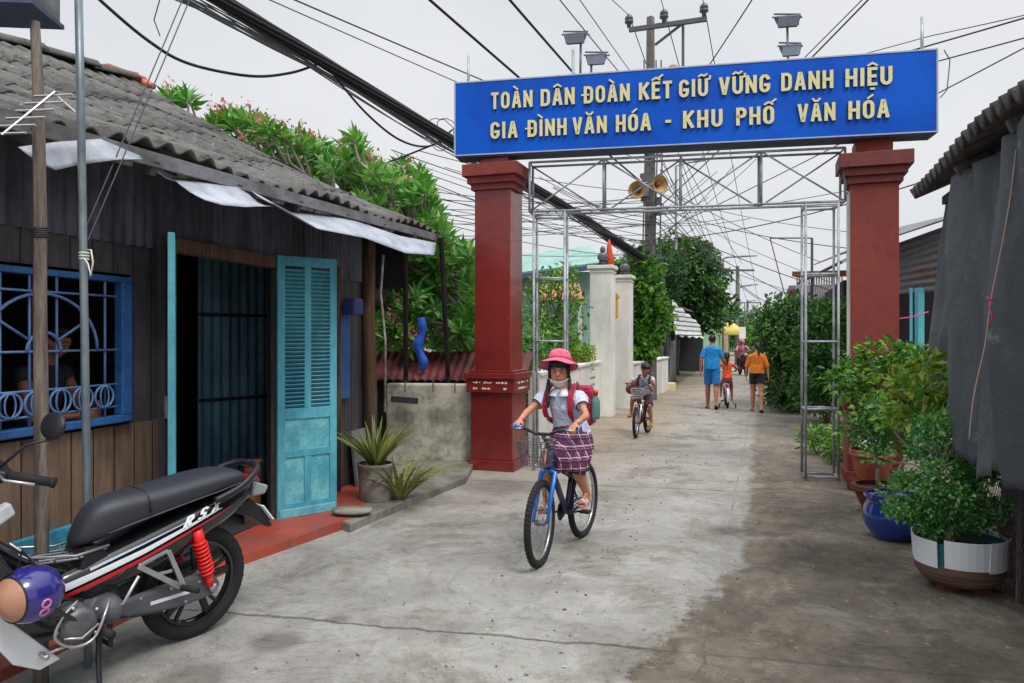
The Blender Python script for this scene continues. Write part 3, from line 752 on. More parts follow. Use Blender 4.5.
# shutter door leaves
def shutter(parent, origin, wdir, w, h, name, label):
    """leaf in the plane origin + wdir, up"""
    wdir = Vector(wdir).normalized(); nd = wdir.cross(V(0,0,1)).normalized()
    Mx = Matrix((wdir, nd, V(0,0,1))).transposed().to_4x4(); Mx.translation = Vector(origin)
    def bx(mb, x0, x1, z0, z1, t, y=0): mb.boxm(Mx @ Matrix.Translation(((x0+x1)/2, y, (z0+z1)/2)), (x1-x0, t, z1-z0))
    f = MB(); s = .065
    bx(f, 0, s, 0, h, .04); bx(f, w-s, w, 0, h, .04); bx(f, s, w-s, h-.08, h, .038)
    zm = .88; bx(f, s, w-s, zm-.07, zm+.02, .038); bx(f, s, w-s, 0, .13, .038); bx(f, s, w-s, .5, .56, .038)
    bx(f, w/2-.03, w/2+.03, zm+.02, h-.08, .037); bx(f, w/2-.03, w/2+.03, .13, .5, .037)
    root = f.build(name, M['teal_door'], parent, bevel=.004)
    if label: root['label'] = label
    p = MB(); bx(p, s-.01, w-s+.01, .13, .5, .015); bx(p, s-.01, w-s+.01, .56, zm-.07, .015); p.build('panel', M['teal_panel'], root)
    b = MB(); bx(b, .015, w-.015, .015, .085, .06); b.build('kick_board', M['teal_panel'], root, bevel=.004)
    l = MB()
    for x0, x1 in ((s, w/2-.03), (w/2+.03, w-s)):
        z = zm+.035
        while z < h-.09:
            l.boxm(Mx @ Matrix.Translation(((x0+x1)/2, 0, z)) @ Matrix.Rotation(R(38), 4, 'X'), (x1-x0, .042, .007)); z += .0335
    l.build('louvre', M['teal_door'], root)
    return root
hg = W(5.97,.06,.07); e = V(-1.50, 6.30, .06)
dl = shutter(house, hg, e-hg, (e-hg).length, 2.14, 'door', 'teal louvred shutter leaf standing open')
hg = W(4.78,.06,.08); shutter(house, hg, V(-hg.x,-hg.y,0)+V(-.10,0,0), .45, 2.1, 'door', 'second teal shutter leaf, seen edge on')
mb = MB(); a = W(4.72,1.12,.10); mb.box(a, (.05,.03,.1)); mb.box(a-V(0,0,.07), (.045,.03,.05)); mb.build('padlock', M['steel'], house, bevel=.005)
# dim things inside the door
mb = MB(); a = W(5.93,.0,-.12); mb.box(a+V(0,0,.27), (.07,.2,.50)); mb.box(a+V(0,0,.53), (.09,.22,.03)); 
o = mb.build('cabinet', M['rust'], bevel=.01); tag(o, 'reddish brown low cabinet standing inside the dark doorway', 'cabinet')

# ------------------------------------------------------------------ low wall and the red roof behind
mb = MB(); a = V(-1.5,8.95,0); b_ = V(-.36,8.82,0)
def wl(u, v): 
    p = a.lerp(b_, u); return V(p.x, p.y, v*(1.0+.02*math.sin(u*12)))
mb.bar(a+V(0,0,.49), b_+V(0,0,.49), .16, .98); lw = mb.build('low_wall', M['weathered_wall'], bevel=.02)
tag(lw, 'weathered grey concrete garden wall between the dark house and the left red pillar', 'wall')
mb = MB(); mb.bar(P(391,399,8.72), P(418,401,8.70), .03, .07); mb.build('mail_slot', M['interior_dark'], lw)
mb = MB()
for q in (P(405,384,8.7), P(433,383,8.7), P(455,385,8.7)): mb.tube([q-V(0,0,.1), q+V(0,0,.03)], .008, 6)
mb.build('rusty_bar', M['rust'], lw)
sh = thing('shed', 'low garden shed with a dull red corrugated roof behind the grey wall', 'shed', V(-1,9.7,0))
mb = MB(); q0, q1, q2, q3 = V(-1.85,9.3,1.0), V(.15,9.0,1.0), V(.3,10.1,1.33), V(-1.9,10.5,1.33)
corr(mb, lambda u, v: q0.lerp(q1,u).lerp(q3.lerp(q2,u),v), V(0,0,1), 2.0, 1, .1, .012); mb.build('roof', M['roof_red'], sh, smooth=True, solid=.006)
mb = MB(); mb.box(V(-.85,9.85,.5), (1.8,.9,.96), rz=-.12); mb.build('wall', M['interior_dark'], sh)
# pale little house seen through the plumeria
ph = thing('small_house', 'small pale grey garden house half hidden behind the flowering tree', 'house', V(-2.9,14,0))
mb = MB(); mb.box(V(-2.9,14.4,1.2), (1.9,1.6,2.3)); mb.build('wall', M['plaster_white'], ph)
mb = MB(); mb.add([V(-4.1,13.3,2.25), V(-1.6,13.3,2.2), V(-1.9,14.4,2.9), V(-3.9,14.4,2.9), V(-4.1,15.4,2.25), V(-1.6,15.4,2.2)], [(0,1,2,3),(3,2,5,4)]); mb.build('roof', M['black_board'], ph, solid=.05)
mb = MB(); mb.box(V(-2.45,13.59,1.5), (.5,.04,.8)); mb.build('window', M['interior_dark'], ph)

# ------------------------------------------------------------------ GATE
GD = V(.980,-.199,0).normalized(); GN = V(GD.y*-1, GD.x, 0)        # along, into
GA = V(-.67, 8.61, 0)
def GP(s, y, z): return GA+GD*s+GN*y+V(0,0,z)
GM = Matrix((GD, GN, V(0,0,1))).transposed().to_4x4(); GM.translation = GA
def gbox(mb, s0, s1, y0, y1, z0, z1, mi=0): return mb.boxm(GM @ Matrix.Translation(((s0+s1)/2,(y0+y1)/2,(z0+z1)/2)), (s1-s0,y1-y0,z1-z0), mi)
def spx(px):
    r = (px-512)/F; X = r*8.472/(1+.204*r); return (X+.67)/.98
def pillar(name, label, corner, w, zs, glossy, ck=1.0):
    Mx = Matrix((LP, LV, V(0,0,1))).transposed().to_4x4(); Mx.translation = V(corner[0],corner[1],0)+LP*w/2+LV*w/2
    t = thing(name, label, 'pillar', Mx.translation, group='red pillars carrying the gate sign')
    def bx(mb, e, z0, z1): mb.boxm(Mx @ Matrix.Translation((0,0,(z0+z1)/2)), (w+2*e, w+2*e, z1-z0))
    m = M['pillar_red'] if glossy else M['pillar_flat']
    mb = MB(); bx(mb, 0, zs[1], zs[2]); mb.build('shaft', m, t, bevel=.006)
    mb = MB(); bx(mb, .035, .12, zs[0]); bx(mb, .06, 0, .12); mb.build('base', m, t, bevel=.008)
    mb = MB(); h = zs[1]-zs[0]; bx(mb, .075, zs[0], zs[0]+h*.62); bx(mb, .095, zs[0]+h*.62, zs[0]+h*.88); bx(mb, .05, zs[0]+h*.88, zs[1]); bd = mb.build('moulding', M['pillar_red'] if glossy else M['pillar_cap'], t, bevel=.006)
    if glossy:
        c = MB()
        for sd in (0, 1):
            for row, zz in ((0, zs[0]+h*.45), (1, zs[0]+h*.18)):
                x = -.2
                while x < .2:
                    ww = random.uniform(.012, .04)
                    if random.random() < .6:
                        L_ = Matrix.Translation((x, -(w/2+.078), zz)) if sd == 0 else Matrix.Rotation(PI/2,4,'Z') @ Matrix.Translation((x, -(w/2+.078), zz))
                        c.boxm(Mx @ L_ @ Matrix.Rotation(random.uniform(-.4,.4),4,'Y'), (ww, .004, random.uniform(.012,.028)))
                    x += ww+.012
        c.build('worn_carving', M['plaster_white'], bd)
    mb = MB(); z = zs[2]; st = (zs[3]-zs[2])
    def cx(e, z0, z1):
        e *= ck; bk = .08 if ck < 1 else -e; yf, yb = -w/2-e, w/2-bk
        mb.boxm(Mx @ Matrix.Translation((0,(yf+yb)/2,(z0+z1)/2)), (w+2*e, yb-yf, z1-z0))
    cx(.05, z, z+st*.25); cx(.10, z+st*.25, z+st*.52); cx(.165, z+st*.52, zs[3]); mb.build('capital', M['pillar_cap'] if not glossy else M['pillar_flat'], t, bevel=.006)
    mb = MB(); bx(mb, -.05, zs[3], 3.64); mb.build('neck', m, t)
    return t
pillar('gate_pillar', 'glossy dark red tiled pillar on the left carrying the blue sign', (-.435,8.62), .44, (.90,1.155,3.24,3.53), True, .7)
pr = pillar('gate_pillar', 'matt brick red pillar behind the potted bushes carrying the sign', (3.60,7.86), .46, (.78,.95,3.16,3.47), False, .74)
mb = MB(); c0 = V(3.60,7.86,0); mb.bar(c0+LV*.06-LP*.006+V(0,0,2.05), c0+LV*.3-LP*.006+V(0,0,2.05), .012, 2.1); mb.build('white_edge', M['plaster_white'], pr)

sign = thing('gate_sign', 'wide blue overhead sign with raised yellow lettering spanning both red pillars', 'sign', GP(2.57,.1,3.64))
mb = MB(); gbox(mb, .012, 5.128, .0, .26, 3.652, 4.483); mb.build('panel', M['sign_blue'], sign)
mb = MB(); z0, z1 = 3.64, 4.495
gbox(mb, 0, 5.14, -.006, .27, z1-.012, z1+.006); gbox(mb, -.004, .014, -.006, .27, z0, z1-.012); gbox(mb, 5.126, 5.144, -.006, .27, z0, z1-.012); gbox(mb, 0, 5.14, -.008, .01, z0, z0+.014)
mb.build('trim', M['sign_edge'], sign, bevel=.002)
mb = MB(); gbox(mb, .014, 5.126, .012, .262, 3.625, 3.651); mb.build('underside', M['sign_under'], sign)
words = [('TOÀN',491.5,533),('DÂN',541,575),('ĐOÀN',584,630),('KẾT',639,672),('GIỮ',679,708),('VỮNG',719,770),('DANH',781,833),('HIỆU',845,892)]
words2 = [('GIA',491,518),('ĐÌNH',528,567),('VĂN',573,607),('HÓA',616,651),('-',665,671.5),('KHU',683,722.5),('PHỐ',736,774),('VĂN',797.5,835),('HÓA',848,889)]
for wl_, zb in ((words, 4.152), (words2, 3.812)):
    for word, p0, p1 in wl_:
        h = .192; s0, s1 = spx(p0), spx(p1); ws = [GL[DEC.get(c,(c,))[0]][0]*h for c in word]
        gap = .027; k = (s1-s0-gap*(len(word)-1))/sum(ws)
        if k > 1.22: k = 1.22; gap = (s1-s0-sum(ws)*k)/max(1, len(word)-1)
        x = s0
        for c, w_ in zip(word, ws):
            mb = MB(); Mx = GM @ Matrix.Translation((x, -.004, zb)) @ Matrix.Rotation(R(90), 4, 'X') @ Matrix.Diagonal((k,1,1,1))
            glyph(mb, c, Mx, h, .165, .022); o = mb.build('letter', [M['letter_face'], M['letter_side']], sign)
            x += w_*k+gap
for px, yt in ((464,56), (571,50), (929,17)):
    s = spx(px); D = GP(s,.2,0).y; zt = CAMH+(HY-yt)/F*D
    mb = MB(); mb.tube([GP(s,.2,4.3), GP(s,.2,zt)], .016, 8); mb.build('stub_post', M['galv_frame'], sign, smooth=True)

# ------------------------------------------------------------------ steel frame under the sign
fr = thing('steel_frame', 'thin welded grey steel truss with two ladder legs standing inside the red gate', 'frame', GP(2.3,.4,0))
r_ = .0145
sL, sR = spx(526)+.02, spx(842)+.06; y0, y1 = .12, .34; zt, zb = 3.555, 2.985
def tw(mb, s0, s1, top):
    for s in (s0, s1):
        for y in (y0, y1): mb.tube([GP(s,y,0.02), GP(s,y,top)], r_, 8)
    z = .04
    while z < top:
        for y in (y0, y1): mb.tube([GP(s0,y,z), GP(s1,y,z)], r_*.85, 6)
        for s in (s0, s1): mb.tube([GP(s,y0,z), GP(s,y1,z)], r_*.85, 6)
        z += .725
mb = MB()
for y in (y0, y1):
    for z in (zt, zb): mb.tube([GP(sL,y,z), GP(sR,y,z)], r_, 8)
    n = 4
    for i in range(n+1):
        s = sL+(sR-sL)*i/n; mb.tube([GP(s,y,zb), GP(s,y,zt)], r_, 8)
        if i < n:
            s2 = sL+(sR-sL)*(i+1)/n
            if y == y0: mb.tube([GP(s,y,zb if i % 2 == 0 else zt), GP(s2,y,zt if i % 2 == 0 else zb)], r_*.7, 6)
            else: mb.tube([GP(s,y,zt if i % 2 == 0 else zb), GP(s2,y,zb if i % 2 == 0 else zt)], r_*.7, 6)
for s in (sL, (sL+sR)/2, sR):
    for z in (zt, zb): mb.tube([GP(s,y0,z), GP(s,y1,z)], r_*.8, 6)
mb.build('truss', M['galv_frame'], fr, smooth=True)
mb = MB(); a = spx(532); tw(mb, a, a+.36, zb); mb.build('leg', M['galv_frame'], fr, smooth=True)
mb = MB(); a = spx(805)+.03; tw(mb, a, a+.33, zb); mb.build('leg', M['galv_frame'], fr, smooth=True)

# flood lights on thin masts behind the sign
def flood(s, base_z, lamps, label):
    t = thing('floodlight', label, 'floodlight', GP(s,.3,base_z), group='floodlights above the sign')
    mb = MB(); top = max(z for _, z, _ in lamps); mb.tube([GP(s,.22,base_z), GP(s,.3,top+.02)], .014, 8)
    for ds, z, w in lamps: mb.tube([GP(s+ds-w/2,.3,z+.075), GP(s+ds+w/2,.3,z+.075)], .012, 6)
    for ds, z, w in lamps: mb.tube([GP(s,.3,z+.06), GP(s+ds,.3,z+.06)], .010, 6)
    mb.build('mast', M['insulator'], t, smooth=True)
    for ds, z, w in lamps:
        for zz, ww in ((.085,w*.62),(.12,w*.55)):
            cb = MB(); cb.bar(GP(s+ds-ww,.27,z+zz), GP(s+ds+ww,.33,z+zz), .02, .012); cb.build('crossbar', M['insulator'], t)
        for sg in (-1,1):
            cb = MB(); cb.bar(GP(s+ds+sg*w*.5,.3,z+.08), GP(s+ds+sg*w*.42,.25,z), .012); cb.build('yoke', M['insulator'], t)
        h = MB(); Mx = GM @ Matrix.Translation((s+ds, .22, z)) @ Matrix.Rotation(R(-55), 4, 'X')
        h.prism([(-w/2,-.06),(w/2,-.06),(w*.38,.06),(-w*.38,.06)], Mx, .06); hd = h.build('lamp_head', M['sign_under'], t, bevel=.008)
        k = MB(); k.boxm(Mx @ Matrix.Translation((0,-.005,-.006)), (w*.86,.09,.008)); k.build('lens', M['lamp_glass'], hd)
flood(spx(578), 4.4, [(-.06, 4.98, .26)], 'single floodlight on a crooked mast above the sign, left of the other lamps')
flood(spx(589), 4.4, [(.06, 4.72, .24)], 'lower floodlight with a domed hood beside the crooked mast')
flood(spx(792), 4.4, [(0, 4.98, .26), (.03, 4.66, .22)], 'pair of floodlights stacked on one mast above the right half of the sign')
# ================================================================== LEFT SIDE BEYOND THE GATE
cw = thing('compound_wall', 'long low white wall with a small dark inscription leading from the left red pillar to the tall white posts', 'wall', V(.4,9.6,0))
mb = MB(); a = V(.28,9.5,0); b_ = V(1.60,14.15,0); mb.bar(a+V(0,0,.52), b_+V(0,0,.52), .16, 1.04); mb.build('panel', M['plaster_white'], cw, bevel=.01)
mb = MB(); mb.bar(a+V(0,0,1.06), b_+V(0,0,1.06), .22, .05); mb.build('coping', M['plaster_white'], cw, bevel=.008)
mb = MB()
for i in range(22):
    t = (i+.5)/22; q = a.lerp(b_, t); mb.tube([q+V(0,0,1.08), q+V(0,0,1.24)], [.012,.004], 6)
mb.build('spike_row', M['rust'], cw)
mb = MB(); n_ = (b_-a).cross(V(0,0,1)).normalized(); q = a.lerp(b_, .83)+n_*.082
for k in range(2):
    for i in range(9):
        c_ = q+(b_-a).normalized()*(.06*i-.25)+V(0,0,.80-.13*k); h = random.uniform(.03,.06)
        mb.bar(c_-V(0,0,h/2), c_+V(0,0,h/2)+(b_-a).normalized()*.02, .003, .012)
        mb.bar(c_, c_+(b_-a).normalized()*.035, .003, .01)
mb.build('inscription', M['pale_print'], cw)
def post(label, c, w, h, rz, grp):
    t = thing('gatepost', label, 'gatepost', V(c[0],c[1],0), group=grp)
    mb = MB(); mb.box(V(c[0],c[1],h/2), (w,w,h), rz=rz); mb.build('shaft', M['plaster_white'], t, bevel=.012)
    mb = MB(); mb.box(V(c[0],c[1],h+.03), (w+.09,w+.09,.07), rz=rz); mb.box(V(c[0],c[1],h-.06), (w+.03,w+.03,.04), rz=rz); mb.build('capstone', M['plaster_white'], t, bevel=.01)
    return t
pg = 'tall white gateposts of the compound'
post('nearer tall white gatepost with a dark bust and red flag on top', (1.76,14.35), .42, 2.84, -LA, pg)
post('farther tall white gatepost with a yellow lantern beside it', (2.36,15.9), .42, 2.78, -LA, pg)
mb = MB(); a = V(2.62,16.4,0); b_ = V(4.35,21.0,0); mb.bar(a+V(0,0,.46), b_+V(0,0,.46), .16, .92); mb.bar(a+V(0,0,.94), b_+V(0,0,.94), .22, .05)
tag(mb.build('boundary_wall', M['plaster_white'], bevel=.01), 'low white wall behind the boy on the bicycle, beyond the tall gateposts', 'wall')
for (c, z, lab) in (((1.76,14.35), 2.91, 'small dark bust statue standing on the nearer white gatepost'), ((2.42,15.9), 2.85, 'small dark statue standing on the farther white gatepost')):
    t = thing('statue', lab, 'statue', V(c[0],c[1],z), group='statues on the gateposts')
    mb = MB(); mb.lathe([(.0,0),(.1,0),(.11,.04),(.07,.07),(.075,.09)], 16, Matrix.Translation(V(c[0],c[1],z))); mb.build('plinth', M['black_plastic'], t, smooth=True)
    mb = MB(); q = V(c[0],c[1],z); mb.ell(q+V(0,0,.17), (.11,.07,.1)); mb.ell(q+V(0,0,.31), (.055,.06,.075)); mb.cap(q+V(0,0,.2), q+V(0,0,.27), .04, .035); mb.build('bust', M['insulator'], t, remesh=.008, relax=2)
fl = thing('flag', 'furled orange red flag standing on the nearer white gatepost', 'flag', V(1.93,14.4,2.9))
mb = MB(); mb.tube([V(1.9,14.45,2.86), V(1.9,14.45,3.45)], .012, 6); mb.build('flagpole', M['bark'], fl)
mb = MB(); mb.loft([(V(1.9,14.45,2.92),(.09,0,0),(0,.03,0)),(V(1.91,14.45,3.1),(.075,0,0),(0,.04,0)),(V(1.895,14.45,3.3),(.045,0,0),(0,.025,0)),(V(1.9,14.45,3.44),(.012,0,0),(0,.01,0))], 12); mb.build('cloth', M['flag_red'], fl, smooth=True)
ln = thing('lantern', 'yellow box lantern mounted beside the farther white gatepost', 'lantern', P(614,317,15.4))
c = P(613.5,308,15.45); mb = MB(); mb.box(c, (.17,.15,.42)); mb.build('body', M['yellow_box'], ln, bevel=.015)
mb = MB(); mb.prism([(-.13,0),(.13,0),(0,.16)], Matrix.Translation(c+V(0,.09,.21)) @ Matrix.Rotation(R(90),4,'X'), .18); mb.build('roof', M['yellow_box'], ln)

# pale green house behind
gh = thing('green_house', 'pale green plastered house with a long eave behind the compound wall', 'house', V(1.4,25,0))
mb = MB(); mb.box(V(.9,26,1.9), (7.0,4,3.47)); mb.build('wall', M['house_green'], gh)
mb = MB(); a0, a1 = P(430,285,23.5), P(602,264,22.8); 
mb.add([a0, a1, a1+V(.1,4,1.0), a0+V(0,4,1.0)], [(0,1,2,3)]); mb.build('roof', M['house_green'], gh, solid=.12)
mb = MB(); mb.bar(a0+V(0,-.05,-.08), a1+V(0,-.05,-.08), .05, .14); mb.build('fascia', M['sign_under'], gh)
mb = MB(); mb.box(V(1.3,23.97,1.5), (1.0,.06,1.1)); mb.build('window', M['interior_dark'], gh)
th = thing('tiled_porch', 'small porch roof of orange tiles below the pale green house', 'porch', V(1.5,20.5,0))
mb = MB(); a0, a1 = P(538,302,20), P(584,300,20); mb.add([a0,a1,a1+V(0,1.6,.55),a0+V(0,1.6,.55)], [(0,1,2,3)]); mb.build('roof', M['roof_tile'], th, solid=.08)
for x in (a0.x+.1, a1.x-.1):
    mb = MB(); mb.tube([V(x,20.1,0), V(x,20.1,a0.z)], .06, 8); mb.build('post', M['plaster_white'], th)

# white building pillar, shop with awning, sheet gate
wb = thing('white_building', 'narrow white rendered building end behind the leafy tree on the left of the lane', 'building', V(4.4,21.8,0))
mb = MB(); mb.box(P(660,345,22)+V(-.25,.6,0), (.75,1.6,3.3), rz=-LA); mb.build('wall', M['plaster_white'], wb)
mb = MB(); mb.box(P(666,388,21.5), (.5,.5,.3), rz=-LA); mb.build('plinth', mat('plinth_cream', (226,214,160), .8, .2, 3), wb)
sg = thing('sheet_gate', 'grey corrugated metal gate under the striped awning', 'gate', V(4.7,22.5,0))
q0 = V(4.62,21.8,.0); q1 = V(5.55,25.2,.0)
mb = MB(); corr(mb, lambda u, v: q0.lerp(q1,u)+V(0,0,.05+v*1.35), LP, 3.5, 1.3, .16, .02); mb.build('sheet', M['grey_gate'], sg, smooth=True, solid=.01)
for qq_, hh_ in ((q0,2.6),(q1,2.3)):
    mb = MB(); mb.tube([qq_, qq_+V(0,0,hh_)], .05, 8); mb.build('post', M['insulator'], sg)
kb = thing('shop', 'dim open fronted shop behind the sheet gate and striped awning', 'shop', V(5.5,26,0))
mb = MB(); q = V(4.2,24.2,0); mb.bar(q+V(0,0,1.35), q+LV*9+V(0,0,1.35), .1, 2.7); mb.bar(q+LV*9+V(0,0,1.35)-LP*.0, q+LV*9+LP*1.3+V(0,0,1.35), .1, 2.7); mb.build('wall', M['plaza_dark'], kb)
mb = MB(); mb.add([q+V(0,0,2.75)-LP*.6, q+LP*1.35+V(0,0,2.45), q+LP*1.35+LV*9+V(0,0,2.45), q-LP*.6+LV*9+V(0,0,2.75)], [(0,1,2,3)]); mb.build('roof', M['sheet_grey'], kb, solid=.06)
aw = MB(); A0, A1, B1, B0 = P(672,300,21.6), P(700,325,26), P(704,338,24.6), P(676,336,20.9)
aw.grid(lambda u, v: A0.lerp(A1,u).lerp(B0.lerp(B1,u),v)+V(0,0,-.12*math.sin(PI*v)+.03*math.sin(u*25)), 20, 12)
def stripemat():
    m, ns, ls, b = nt('awning_stripe'); v = mapping(ns, ls, coord='World'); wv = node(ns, 'ShaderNodeTexWave', bands_direction='Z'); wv.inputs['Scale'].default_value = 2.2; wv.inputs['Distortion'].default_value = 1.2; wv.inputs['Detail Scale'].default_value = .6
    ls.new(v, wv.inputs['Vector']); c = mixc(ns, ls, sramp(ns, ls, wv.outputs['Fac'], .12, .22), s2l((54,58,60)), s2l((206,208,204))); ls.new(c, b.inputs['Base Color']); b.inputs['Roughness'].default_value = .8; return m
tag(aw.build('awning', stripemat(), smooth=True, solid=.01), 'sagging white cloth awning with thin dark stripes', 'awning')
# far left side blocks
for (px, D, w, h, c, lab) in ((722, 38, 1.0, 2.6, (150,190,150), 'pale green painted shop board beside the lane behind the man in blue'), (731, 40, .9, 2.3, (196,176,150), 'tan shop wall far down the left of the lane')):
    q = G(px, HY+F*CAMH/D); mb = MB(); mb.box(q+V(-.6,0,h/2), (w,2.5,h), rz=-LA); mb.bar(q+V(-.6,-1.0,h+.05), q+V(-.6,1.4,h+.15), w+.4, .08)
    tag(mb.build('shop_block', mat('shop_block', c, .8, .3, 1.0), bevel=.01), lab, 'building', 'far shop blocks on the left')
par = thing('parasol', 'faded yellow parasol opened beside the lane beyond the big tree', 'parasol', G(729,367))
q = G(729,367); mb = MB(); mb.tube([q, q+V(0,0,2.35)], .03, 8); mb.build('pole', M['galv'], par)
mb = MB(); mb.lathe([(.75,1.6),(.6,1.9),(.3,2.15),(.0,2.25)], 12, Matrix.Translation(q)); mb.build('canopy', mat('parasol_yellow', (200,184,96), .7, .2, 2), par, solid=.02, smooth=True)
wp_ = MB(); q = G(742,369); wp_.tube([q, q+V(0,0,1.9)], .05, 8); wp_.box(q+V(0,-.06,1.7), (.3,.05,.55)); tag(wp_.build('marker_post', M['plaster_white']), 'white marker post with a small board beside the yellow parasol', 'post')

# ================================================================== RIGHT SIDE
def RW(D, z, off=0): return V(1.48+.342*D, D, z)-LP*off    # frontage; off > 0 towards the lane
hut = thing('netted_hut', 'dark roadside hut draped with shade net under a ragged corrugated roof', 'hut', RW(4.2,0,-.3))
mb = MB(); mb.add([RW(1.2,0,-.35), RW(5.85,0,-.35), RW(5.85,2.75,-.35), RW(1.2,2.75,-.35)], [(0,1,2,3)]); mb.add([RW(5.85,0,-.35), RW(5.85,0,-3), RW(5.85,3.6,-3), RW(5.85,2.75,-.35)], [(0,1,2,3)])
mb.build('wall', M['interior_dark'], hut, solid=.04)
def rf(u, v):
    D = 1.0+4.85*u; e = RW(D, 2.66+.02*math.sin(u*14), .28); return e+LP*3.0*v+V(0,0,1.35*v+.03*math.sin(u*11+v*3))
mb = MB(); corr(mb, rf, V(-.3,0,1).normalized(), 5.15, 3.2, .15, .032, nv=3, rows=3, lift=.03); mb.build('roof', mat('roof_thatchy', (92,86,84), .9, .45, 9, (62,58,58), bstr=.8), hut, smooth=True, solid=.035)
for k in range(4):
    D = 1.6+k*1.02; mb = MB(); mb.bar(RW(D,2.60,.24), RW(D,3.1,-.9), .05, .07); mb.build('rafter', M['plank_dark'], hut)
mb = MB(); mb.bar(RW(1.0,2.58,.1), RW(5.6,2.58,.1), .05, .06); mb.build('beam', M['plank_dark'], hut)
mb = MB(); mb.tube([RW(5.72,0,-.02), RW(5.72,2.6,0)], .035, 8); mb.build('post', M['wood_old'], hut)
# the net
def ragged(u): return .035*math.sin(u*31)+.02*math.sin(u*77+1)+.012*math.sin(u*160)
def netf(u, v):
    """u from the far edge to the near edge, v from the top down"""
    D = 5.60-u*2.9; zt = 2.62; zb = 1.16-.38*min(1, u*2.4)+ragged(u)
    z = zt+(zb-zt)*v; bulge = .02+.12*v**1.5*math.exp(-((u-.05)/.35)**2)+.05*math.sin(u*19+v*2.5)*(.3+v)+.03*math.sin(u*43+v*5)*(.3+v)+.012*math.sin(u*95+v*9)
    p = RW(D, z, .06+bulge); p += LV*(.12*v**1.3*(1-u)); return p
mb = MB(); mb.grid(netf, 150, 50); nm = mb.build('shade_net', M['net_dark'], smooth=True, solid=.004)
tag(nm, 'large dark grey shade net hanging in folds from the ragged roof on the right', 'shade net')
def net2(u, v):
    D = 4.9-u*2.6-.55*v; z = 2.60+(.86+ragged(u+.3)-2.60)*v
    return RW(D, z, .17+.05*math.sin(u*16+v*3)+.14*v+.035*math.sin(u*37)+.012*math.sin(u*80-v*6))
mb = MB(); mb.grid(net2, 120, 40); tag(mb.build('shade_net', M['net_darker'], smooth=True, solid=.004), 'darker second sheet of netting overlapping the large grey net beside the tan rope', 'shade net')
mb = MB(); mb.tube(spl([P(1016,150,3.74), P(1010,200,3.70), P(1001,250,3.66), P(991,300,3.61), P(985,345,3.58), P(974,395,3.53), P(969,440,3.5)], 6), .0032, 6); rp = mb.build('rope', M['rope_tan'], smooth=True)
tag(rp, 'thin tan rope hanging down over the dark netting', 'rope')
mb = MB(); q = P(991,300,3.60); mb.tube([q, q+V(-.012,-.01,-.04), q+V(.01,0,-.08), q+V(-.01,0,-.13)], .0045, 6); mb.tube([q+V(-.02,0,.012), q, q+V(.02,0,.006)], .006, 6); tag(mb.build('ribbon', M['ribbon_pink'], smooth=True), 'bright pink ribbon knotted on the tan rope', 'ribbon')
# corrugated sheet building behind the pillar
sb = thing('sheet_building', 'open fronted building with rusty corrugated sheet above a dark interior behind the right pillar', 'building', V(5,10,0))
q0, q1, q2, q3 = P(862,256,10.6), P(962,220,9.2), P(962,289,9.2), P(862,297,10.6)
mb = MB(); 
def sf(u, v): return q3.lerp(q2,u).lerp(q0.lerp(q1,u),v)+(q1-q0).cross(V(0,0,1)).normalized()*.014*math.sin(v*2*PI*8)
mb.grid(sf, 2, 64); mb.build('sheet_panel', M['sheet_rusty'], sb, smooth=True, solid=.006)
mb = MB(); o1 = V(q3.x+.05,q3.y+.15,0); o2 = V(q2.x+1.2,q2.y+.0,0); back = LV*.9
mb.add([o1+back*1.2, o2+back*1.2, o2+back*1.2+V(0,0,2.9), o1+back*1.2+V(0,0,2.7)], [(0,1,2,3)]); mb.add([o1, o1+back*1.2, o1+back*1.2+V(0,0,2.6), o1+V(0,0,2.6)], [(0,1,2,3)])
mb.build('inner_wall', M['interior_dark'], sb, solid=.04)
for px, w_ in ((911, .03), (919.5, .085)):
    mb = MB(); q = P(px,288,9.7); mb.box(V(q.x,q.y,q.z/2), (w_,w_,q.z)); mb.build('post', M['teal_post'], sb, bevel=.006)
mb = MB(); a0, a1 = q0+V(-.4,-.2,.0), q1+V(0,-.2,.08); mb.add([a0,a1,a1+LV*5+V(0,0,.5),a0+LV*6+V(0,0,.4)], [(0,1,2,3)]); mb.build('roof', M['sheet_grey'], sb, solid=.02)
mb = MB(); q = P(905,318,9.5); mb.tube([q+V(-.2,0,-.02), q, q+V(.12,0,.02), q+V(.3,0,.08)], .01, 6); tag(mb.build('cord', M['ribbon_pink'], smooth=True), 'magenta cord tied across between the teal post and the net', 'cord')
ob = thing('grey_roof_house', 'low house with a long grey asbestos roof sloping up behind the right pillar', 'house', V(8.5,17,0))
q0, q1, q2, q3 = P(797,284,17), P(842,262,15.5), P(912,226,17), P(872,246,22)
mb = MB(); mb.add([q0,q1,q2,q3], [(0,1,2,3)]); mb.build('roof', M['sheet_grey'], ob, solid=.06)
mb = MB(); a = P(846,300,15.2); b2 = a+LV*6; mb.bar(V(a.x,a.y,1.35), V(b2.x,b2.y,1.35), .1, 2.7); mb.bar(V(a.x,a.y,1.35), V(a.x+1.6,a.y-.3,1.35), .1, 2.7); mb.build('wall', M['interior_dark'], ob)
rh = thing('railed_house', 'upper balcony with white vertical railing and a rusty orange eave above the hedge', 'house', V(8,21,0))
q = P(826,292,21); mb = MB(); mb.box(q+V(.5,1.8,-1.2), (1.7,2.4,2.9), rz=-LA); mb.build('wall', M['sheet_grey'], rh)
mb = MB(); a, b2 = P(797,301,20.2), P(842,303,19.4); a2, b3 = P(797,277,20.2), P(842,276,19.4)
for i in range(19): mb.bar(a.lerp(b2,i/18), a2.lerp(b3,i/18), .03)
